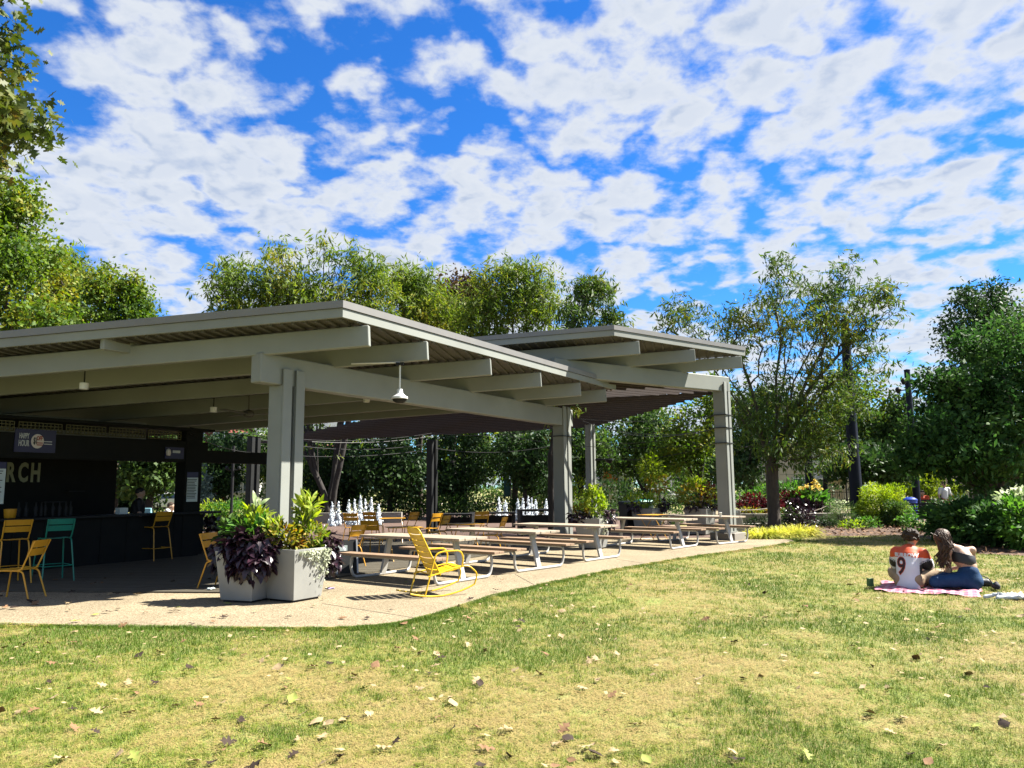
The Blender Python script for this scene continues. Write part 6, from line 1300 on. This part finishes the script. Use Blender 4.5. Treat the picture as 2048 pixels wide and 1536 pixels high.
# picnic blanket, sandal, bag, box
def blanket():
    m, nt, b = _nt('pink_check'); N, Lk = nt.nodes, nt.links; b.inputs['Roughness'].default_value = .85
    g = N.new('ShaderNodeTexCoord'); sp = N.new('ShaderNodeSeparateXYZ'); Lk.new(g.outputs['Object'], sp.inputs[0]); w = []
    for i in (0, 1):
        a = N.new('ShaderNodeMath'); a.operation = 'MULTIPLY'; a.inputs[1].default_value = 9.0; Lk.new(sp.outputs[i], a.inputs[0]); f = N.new('ShaderNodeMath'); f.operation = 'FRACT'; Lk.new(a.outputs[0], f.inputs[0]); c = N.new('ShaderNodeMath'); c.operation = 'GREATER_THAN'; c.inputs[1].default_value = .5; Lk.new(f.outputs[0], c.inputs[0]); w.append(c)
    s = N.new('ShaderNodeMath'); s.operation = 'ADD'; Lk.new(w[0].outputs[0], s.inputs[0]); Lk.new(w[1].outputs[0], s.inputs[1]); h = N.new('ShaderNodeMath'); h.operation = 'MULTIPLY'; h.inputs[1].default_value = .5; Lk.new(s.outputs[0], h.inputs[0])
    r = N.new('ShaderNodeValToRGB'); r.color_ramp.elements[0].color = (.42, .23, .27, 1); r.color_ramp.elements[1].color = (.34, .065, .115, 1); Lk.new(h.outputs[0], r.inputs[0]); Lk.new(r.outputs[0], b.inputs['Base Color']); return m
M['blanket'] = blanket()
wom.scale = (1.08, 1.08, 1.08)
t = thing('picnic_blanket', 'pink checked picnic blanket under the seated couple', 'blanket', (6.28, 12.06, 0.0), R_(-30)); n = 40; g = np.random.default_rng(9); xs = np.linspace(-.66, .72, n); ys = np.linspace(-.55, .70, n); X, Y = np.meshgrid(xs, ys, indexing='ij'); Z = .030 + .010 * np.sin(X * 13 + Y * 5) + .008 * np.sin(Y * 17 - X * 7) + .006 * np.sin(X * 31 + Y * 23); ed = np.minimum.reduce([X - xs[0], xs[-1] - X, Y - ys[0], ys[-1] - Y]); Z -= .016 * np.exp(-ed * 16); X = X + .03 * np.sin(Y * 6); Y = Y + .03 * np.sin(X * 7)
I = np.arange(n * n).reshape(n, n); F = np.stack([I[:-1, :-1], I[1:, :-1], I[1:, 1:], I[:-1, 1:]], -1).reshape(-1, 4); o = obj('cloth', np_mesh('cloth', np.stack([X, Y, Z], -1).reshape(-1, 3), F, M['blanket'], True), t)
c = hz(1992, 1180); t = thing('shoe', 'dark shoe with pale top lying on the grass right of the seated woman', 'shoe', (c[0], c[1], 0.02), R_(70)); me, _, _ = sdf_mesh('upper', [(V(-.09, 0, .045), V(.09, 0, .035), .042, .035), (V(-.09, 0, .05), V(-.06, 0, .085), .038, .03)], .008, ['darkcloth'], .02); obj('upper', me, t); MB().box((0, 0, .012), (.27, .08, .02)).build('sole', M['black'], t, bevel=.008); MB().tube([(-.02, -.02, .08), (.05, .02, .075), (.0, .03, .075)], .008, 5).build('lace', M['green'], t)
c = hz(1968, 1175); t = thing('shoulder_bag', 'small black bag slumped behind the seated woman', 'bag', (c[0], c[1], 0.02)); me, _, _ = sdf_mesh('body', [(V(-.08, .05, .06), V(.07, .02, .05), .065, .06), (V(.07, .02, .05), V(.12, -.02, .03), .05, .03)], .01, ['topblack'], .03); obj('body', me, t); MB().tube(arc([(-.08, .02, .10), (-.05, -.02, .17), (.05, -.05, .13), (.1, -.06, .05)], 4, .05), .008, 5).build('strap', M['topblack'], t)
c = hz(2035, 1198); t = thing('plastic_bag', 'crumpled white plastic bag on the grass at the right edge', 'bag', (c[0], c[1], 0.01)); g = np.random.default_rng(3); me, _, _ = sdf_mesh('body', [(V(*(g.normal(size=3) * [.14, .08, .01])) + V(0, 0, .02), V(*(g.normal(size=3) * [.12, .08, .02])) + V(0, 0, .05), .03, .012) for _ in range(16)], .008, ['whitecloth'], .015); obj('body', me, t); MB().tube([(-.18, 0, .05), (-.25, .02, .08), (-.27, 0, .03)], .012, 5).build('handle', M['whitecloth'], t)
c = hz(1741, 1174); t = thing('snack_box', 'small green box at the left corner of the pink blanket', 'box', (c[0], c[1], 0.012), .4); M['boxgreen'] = flat('box_green', (.07, .16, .05), .6); MB().box((0, 0, .06), (.09, .06, .12)).build('carton', M['boxgreen'], t, bevel=.004); MB().box((0, -.001, .122), (.085, .055, .006)).build('flap', M['paleplant'], t)
# figures farther off
def figure(label, loc, rz, pose, cols, s=1.0, res=.022):
    t = thing('person', label, 'person', loc, rz); sk = 'skin'
    if pose == 'sit':
        hp, ch, hd = V(0, 0, .50), V(0, .05, .85), V(0, .1, 1.14); K = [V(-.12, .42, .5), V(.12, .42, .5)]; A = [V(-.12, .42, .05), V(.12, .42, .05)]; E = [V(-.26, .1, .66), V(.26, .1, .66)]; Hn = [V(-.12, .35, .62), V(.12, .35, .62)]; Sh = [V(-.19, .05, .97), V(.19, .05, .97)]
    elif pose == 'lean':
        hp, ch, hd = V(0, 0, .50), V(.08, .18, .84), V(.17, .28, 1.08); K = [V(-.12, .42, .5), V(.12, .42, .5)]; A = [V(-.12, .42, .05), V(.12, .42, .05)]; E = [V(-.05, .42, .74), V(.3, .38, .74)]; Hn = [V(.1, .6, .74), V(.3, .6, .74)]; Sh = [V(-.1, .2, .95), V(.25, .2, .95)]
    else:
        hp, ch, hd = V(0, 0, .95), V(0, 0, 1.32), V(0, .03, 1.63); K = [V(-.1, .03, .5), V(.1, -.02, .5)]; A = [V(-.12, .0, .06), V(.12, -.02, .06)]; E = [V(-.27, 0, 1.12), V(.27, .02, 1.12)]; Hn = [V(-.26, .1, .88), V(.25, .12, .9)]; Sh = [V(-.19, 0, 1.43), V(.19, 0, 1.43)]
    P = [(hp, ch, .135, .15), (Sh[0], Sh[1], .06, .06), (ch, hd - V(0, .01, .12), .08, .05)] + head_prims(hd, (0, 1, -.15), s=1.08)
    for i in (0, 1): P += [(Sh[i], E[i], .055, .042), (E[i], Hn[i], .04, .028), (Hn[i], Hn[i] + V(0, .09, -.02), .035, .022), (hp + V(.09 * (2 * i - 1), 0, -.02), K[i], .09, .065), (K[i], A[i], .06, .042), (A[i], A[i] + V(0, .14, -.02), .045, .035)]
    me, _, _ = sdf_mesh('body', P, res, [sk], .04); obj('body', me, t)
    me, _, _ = sdf_mesh('shirt', [(hp + V(0, 0, .05), ch, .155, .168), (Sh[0], Sh[1], .078, .078)] + [(Sh[i], Sh[i] * .3 + E[i] * .7, .075, .064) for i in (0, 1)], res, [cols[0]], .04); obj('shirt', me, t)
    me, _, _ = sdf_mesh('trousers', [(hp, hp + V(0, 0, .05), .15, .15)] + [(hp + V(.09 * (2 * i - 1), 0, -.02), K[i], .105, .08) for i in (0, 1)] + [(K[i], A[i] + (K[i] - A[i]) * .15, .075, .062) for i in (0, 1)], res, [cols[1]], .04); obj('trousers', me, t)
    me, _, _ = sdf_mesh('hair', [(hd + V(0, -.02, .05), hd + V(0, .0, .06), .105, .10)], res, [cols[2]], .02); obj('hair', me, t); t.scale = (s, s, s); return t
p = dp(1694, 1000, 40); figure('person in dark clothes on the far bench, left one of two by the blue bin', (p[0] + 2.85, 38.0, 0), R_(150), 'sit', ('jerseyorange', 'darkcloth', 'curls'))
figure('person in dark navy on the far bench, nearest the blue bin', (p[0] + 3.5, 37.6, 0), R_(-100), 'sit', ('darkcloth', 'darkcloth', 'curls'))
p = dp(1890, 1000, 36.0); figure('person standing in a long white shirt and red shorts behind the park benches', (p[0], p[1], 0), R_(170), 'stand', ('whitecloth', 'redcloth', 'hairbrown'), .95)
p = dp(326, 1020, 25); figure('person in white leaning over a table beyond the bar opening', (p[0], p[1], 0), R_(-80), 'lean', ('whitecloth', 'darkcloth', 'curls'))
p = kp(ks(277, 1000, .9)[0], .9, 0.02); figure('dark silhouetted bartender standing behind the bar counter', p, R_(-60), 'stand', ('black', 'black', 'black'), .93)
p = dp(1768, 990, 43); figure('person in an orange shirt standing behind the light green shrub', (p[0] + .4, p[1], 0), R_(160), 'stand', ('jerseyorange', 'darkcloth', 'curls'))
p = dp(310, 1035, 25.6); tb = thing('patio_table', 'table with a pale blue bag in front of the person in white beyond the bar', 'table', (p[0] + .5, 25.2, 0)); MB().box((0, 0, .72), (1.2, .8, .04)).build('top', M['darksteel'], tb); MB().tube([(0, 0, 0), (0, 0, .7)], .05, 8).build('leg', M['darksteel'], tb)
p = dp(300, 1020, 25.4); bg_ = tag(MB().hexa([(-.16, -.08, 0), (.16, -.08, 0), (.16, .08, 0), (-.16, .08, 0), (-.14, -.03, .3), (.14, -.03, .3), (.14, .03, .3), (-.14, .03, .3)]).build('carrier_bag', pm('pale_blue_bag', (.25, .5, .58), (.2, .42, .5), 5, .6), None, bevel=.02), 'pale blue carrier bag on the table left of the person in white', 'bag'); bg_.location = (p[0], 25.2, .745)

# ------------------------------------------------------------------ grass blades and fallen leaves
def vnoise(x, y, s, seed):
    g = np.random.default_rng(seed); T = g.random((64, 64)); u, v = x * s + 100, y * s + 100; i, j = np.floor(u).astype(int), np.floor(v).astype(int); f, h = u - i, v - j; f = f * f * (3 - 2 * f); h = h * h * (3 - 2 * h); q = lambda a, b: T[a % 64, b % 64]
    return (q(i, j) * (1 - f) + q(i + 1, j) * f) * (1 - h) + (q(i, j + 1) * (1 - f) + q(i + 1, j + 1) * f) * h
ecx, ecy = np.array([p[0] for p in EC]), np.array([p[1] for p in EC])
PZ = np.array(PLAZA)
def in_poly(x, y, P):
    c = np.zeros(len(x), bool); n = len(P)
    for i in range(n):
        (x0, y0), (x1, y1) = P[i], P[(i + 1) % n]; s = (y0 > y) != (y1 > y); c ^= s & (x < (x1 - x0) * (y - y0) / ((y1 - y0) if y1 != y0 else 1e-9) + x0)
    return c
BEDP = np.array([v.co[:2] for v in bpy.data.objects['planting_bed'].data.vertices])
def lawn_green(x, y):
    """how green (1) or straw dry (0) the lawn is"""
    v = 0.36 * vnoise(x, y, .45, 1) + .28 * vnoise(x, y, 1.3, 2) + .24 * vnoise(x, y, 4.0, 3) + .12 * vnoise(x, y, 11, 4)
    edge = np.min(np.hypot(x[:, None] - ecx[None, ::4], y[:, None] - ecy[None, ::4]), 1); v += .22 * np.exp(-edge / 1.1)
    v += 0.16 * np.exp(-(((x + 2.6) / 2.4) ** 2 + ((y - 8.6) / 1.3) ** 2)) + 0.12 * np.exp(-(((x - 4.0) / 2.5) ** 2 + ((y - 12) / 3.0) ** 2)) - .10 * np.exp(-(((x - .5) / 3) ** 2 + ((y - 6.2) / 1.6) ** 2)) + .10 * np.exp(-(((x - 3.0) / .9) ** 2 + ((y - 6.3) / .8) ** 2))
    return v
def grass():
    g = np.random.default_rng(21); N = 900000; Y = 4.1 * (27.0 / 4.1) ** g.random(N)     # even in the logarithm of distance
    X = (g.random(N) - .5) * (Y * 1.62 + 2.2); keep = ~in_poly(X, Y, PZ) & ~in_poly(X, Y, BEDP); X, Y = X[keep], Y[keep]; n = len(X)
    ne = 42000; ie = g.integers(0, len(EC) - 1, ne); te = g.random(ne); P0, P1 = np.array(EC)[ie], np.array(EC)[ie + 1]; Q = P0 + (P1 - P0) * te[:, None]; tn = unit(P1 - P0); Q = Q + np.stack([tn[:, 1], -tn[:, 0]], 1) * (np.abs(g.normal(size=ne)) * .07 - .045)[:, None] * (0.4 + 1.2 * vnoise(Q[:, 0], Q[:, 1], 3.0, 41))[:, None]
    Q = Q[(Q[:, 1] < 27) & (np.abs(Q[:, 0]) < Q[:, 1] * .72)]; X, Y = np.concatenate([X, Q[:, 0]]), np.concatenate([Y, Q[:, 1]]); n = len(X)      # the ragged lip of turf along the paving
    gr = lawn_green(X, Y); fine = vnoise(X, Y, 21, 12); mid = vnoise(X, Y, 7.5, 8); tint = np.clip((gr - .395) * 3.2 + (fine - .5) * .8 + (mid - .5) * .5 + g.normal(size=n) * .24, 0, 1)
    worn = vnoise(X, Y, 5.5, 31) * .6 + vnoise(X, Y, 17, 32) * .4; k2 = (worn > .30) | (tint > .5) | (g.random(n) < .25); X, Y, tint, fine, mid = X[k2], Y[k2], tint[k2], fine[k2], mid[k2]; n = len(X)
    far = 1 + .035 * (Y - 5); w = .0046 * (Y / 5.0) ** .9 * g.uniform(.6, 1.4, n); up_ = np.clip(tint * 1.5 - .35, 0, 1)
    flat_ = g.random(n) > up_ * .75                    # dry thatch lies down, green tufts stand up
    h = np.where(flat_, .004 + .016 * g.random(n) ** 2, .010 + .026 * g.random(n) * (.4 + mid)) * far; ln = np.where(flat_, .022 + .04 * g.random(n), .006 + .030 * g.random(n)) * far
    a = g.random(n) * 6.283; b_ = a + math.pi / 2 + g.normal(size=n) * .25; px_, py_2 = np.cos(a) * w / 2, np.sin(a) * w / 2; z0 = np.where(flat_, g.random(n) * .008, -.012) + np.where(in_poly(X, Y, PZ), .014, 0)
    V3 = np.stack([np.stack([X - px_, Y - py_2, z0], 1), np.stack([X + px_, Y + py_2, z0], 1), np.stack([X + np.cos(b_) * ln, Y + np.sin(b_) * ln, h], 1)], 1).reshape(-1, 3)
    me = np_mesh('grass', V3, np.arange(3 * n).reshape(-1, 3), M['grass']); at = me.attributes.new('tint', 'FLOAT', 'POINT'); at.data.foreach_set('value', np.repeat(tint, 3).astype(np.float32)); return tag(obj('grass', me), kind='stuff')
grass()
M['leaftan'] = pm('dry_leaf_tan', (.46, .35, .20), (.27, .19, .10), 30, .75, spec=.2); M['leafbrown'] = pm('dry_leaf_brown', (.26, .15, .075), (.16, .085, .045), 30, .8, spec=.2); M['leafdark'] = pm('dry_leaf_dark', (.055, .035, .025), (.03, .02, .015), 30, .8, spec=.2); M['leafgreen'] = pm('leaf_yellow_green', (.20, .27, .05), (.32, .30, .08), 30, .7, spec=.2)
LM = {}
def leaf_shape(mat, k):
    if (mat, k) in LM: return LM[(mat, k)]
    g = np.random.default_rng(k + 40); P = np.zeros((1, 3)); vv, ff = leaf_arrays(np.array([[-.5, 0, 0]]), V(1, 0, 0)[None], V(0, 0, 1)[None], 1.0, .78, LOBED if k % 3 else [(0, .04), (.2, .5), (.45, .9), (.7, .6), (1, 0)], 0.0, 0.0)
    vv[:, 2] += .34 * (vv[:, 1] ** 2) * (2.2 if k % 2 else -1.0) + .22 * (vv[:, 0] ** 2) * (1.5 if k % 4 > 1 else -.5) + g.normal(size=len(vv)) * .035; vv[:, 2] -= vv[:, 2].min()
    LM[(mat, k)] = np_mesh('leaf', vv, ff, M[mat]); return LM[(mat, k)]
def drop_leaf(x, y, z, size, mat, k, rz, label, group, tilt=(0, 0)):
    o = obj('fallen_leaf', leaf_shape(mat, k)); o.location = (x, y, z); o.rotation_euler = (tilt[0], tilt[1], rz); o.scale = (size,) * 3; return tag(o, label, 'leaf', group)
g = np.random.default_rng(33); cnt = 0
LAB = {'leaftan': 'curled tan oak leaf lying on the lawn', 'leafbrown': 'curled brown oak leaf lying on the lawn', 'leafdark': 'curled dark brown oak leaf lying on the lawn', 'leafgreen': 'yellow-green oak leaf lying on the lawn'}
while cnt < 230:
    Y = 4.6 * (15 / 4.6) ** (g.random() ** 1.15); X = (g.random() - .5) * (Y * 1.36)
    if g.random() > (1.0 if X < 1 else .5): continue
    if in_poly(np.array([X]), np.array([Y]), PZ)[0]: continue
    mt = g.choice(['leaftan', 'leafbrown', 'leafdark', 'leafgreen'], p=[.50, .22, .20, .08]); drop_leaf(X, Y, .018, g.uniform(.065, .13), mt, int(g.integers(0, 8)), g.random() * 6.28, LAB[mt], 'fallen leaves on the lawn', (g.normal() * .3, g.normal() * .3)); cnt += 1
cnt = 0
while cnt < 68:
    u, v = g.uniform(0, 1010), g.uniform(1150, 1255); p = hz(u, v)
    if not in_poly(np.array([p[0]]), np.array([p[1]]), PZ)[0]: continue
    if u > 700 and g.random() < .6: continue
    mt = g.choice(['leafdark', 'leafbrown', 'leaftan', 'leafgreen'], p=[.5, .3, .1, .1]); nm = {'leafdark': 'dark', 'leafbrown': 'brown', 'leaftan': 'tan', 'leafgreen': 'yellow-green'}[mt]
    drop_leaf(p[0], p[1], .03 if v > 1190 else .045, g.uniform(.07, .14), mt, int(g.integers(0, 8)), g.random() * 6.28, 'dry ' + nm + ' leaf lying on the paving or deck', 'fallen leaves on the paving', (g.normal() * .15, g.normal() * .15)); cnt += 1
# many more leaves too small to tell apart
g = np.random.default_rng(34); n = 500; Y = 6 * (24 / 6) ** g.random(n); X = (g.random(n) - .5) * Y * 1.36; kp_ = ~in_poly(X, Y, PZ); X, Y = X[kp_], Y[kp_]; n = len(X); vv, ff = leaf_arrays(np.stack([X, Y, np.full(n, .035)], 1), unit(np.stack([g.normal(size=n), g.normal(size=n), g.normal(size=n) * .2], 1)), unit(rand_dirs(n, g) * .5 + V(0, 0, 1)), g.uniform(.045, .08, n), g.uniform(.03, .05, n))
tag(obj('fallen_leaves', np_mesh('fallen_leaves', vv, ff, M['leaftan'])), kind='stuff')
n = 900; P = []
bp = BEDP; X = g.uniform(bp[:, 0].min(), bp[:, 0].max(), 6000); Y = g.uniform(bp[:, 1].min(), bp[:, 1].max(), 6000); k_ = in_poly(X, Y, bp); X, Y = X[k_], Y[k_]; n = len(X); vv, ff = leaf_arrays(np.stack([X, Y, g.uniform(.01, .05, n)], 1), unit(np.stack([g.normal(size=n), g.normal(size=n), g.normal(size=n) * .3], 1)), unit(rand_dirs(n, g) * .6 + V(0, 0, 1)), g.uniform(.08, .16, n), g.uniform(.05, .09, n)); tag(obj('leaf_litter', np_mesh('leaf_litter', vv, ff, M['leafbrown'])), kind='stuff')
c = hz(422, 1185); t = thing('crumpled_napkin', 'crumpled pale paper napkin on the deck by the half hidden yellow chair', 'napkin', (c[0], c[1], .04)); me, _, _ = sdf_mesh('paper', [(V(-.05, 0, .015), V(.05, .01, .02), .02, .012), (V(0, -.03, .015), V(.02, .03, .025), .015, .015)], .007, ['menuwhite'], .01); obj('paper', me, t)
c = hz(660, 1180); t = thing('crumpled_napkin', 'small lilac scrap of paper on the paving right of the planters', 'napkin', (c[0], c[1], .015)); M['lilac'] = flat('lilac_paper', (.35, .28, .5), .7); me, _, _ = sdf_mesh('paper', [(V(-.06, 0, .01), V(.06, .02, .012), .014, .010), (V(-.02, -.03, .01), V(.03, .03, .012), .012, .012)], .006, ['lilac'], .01); obj('paper', me, t)
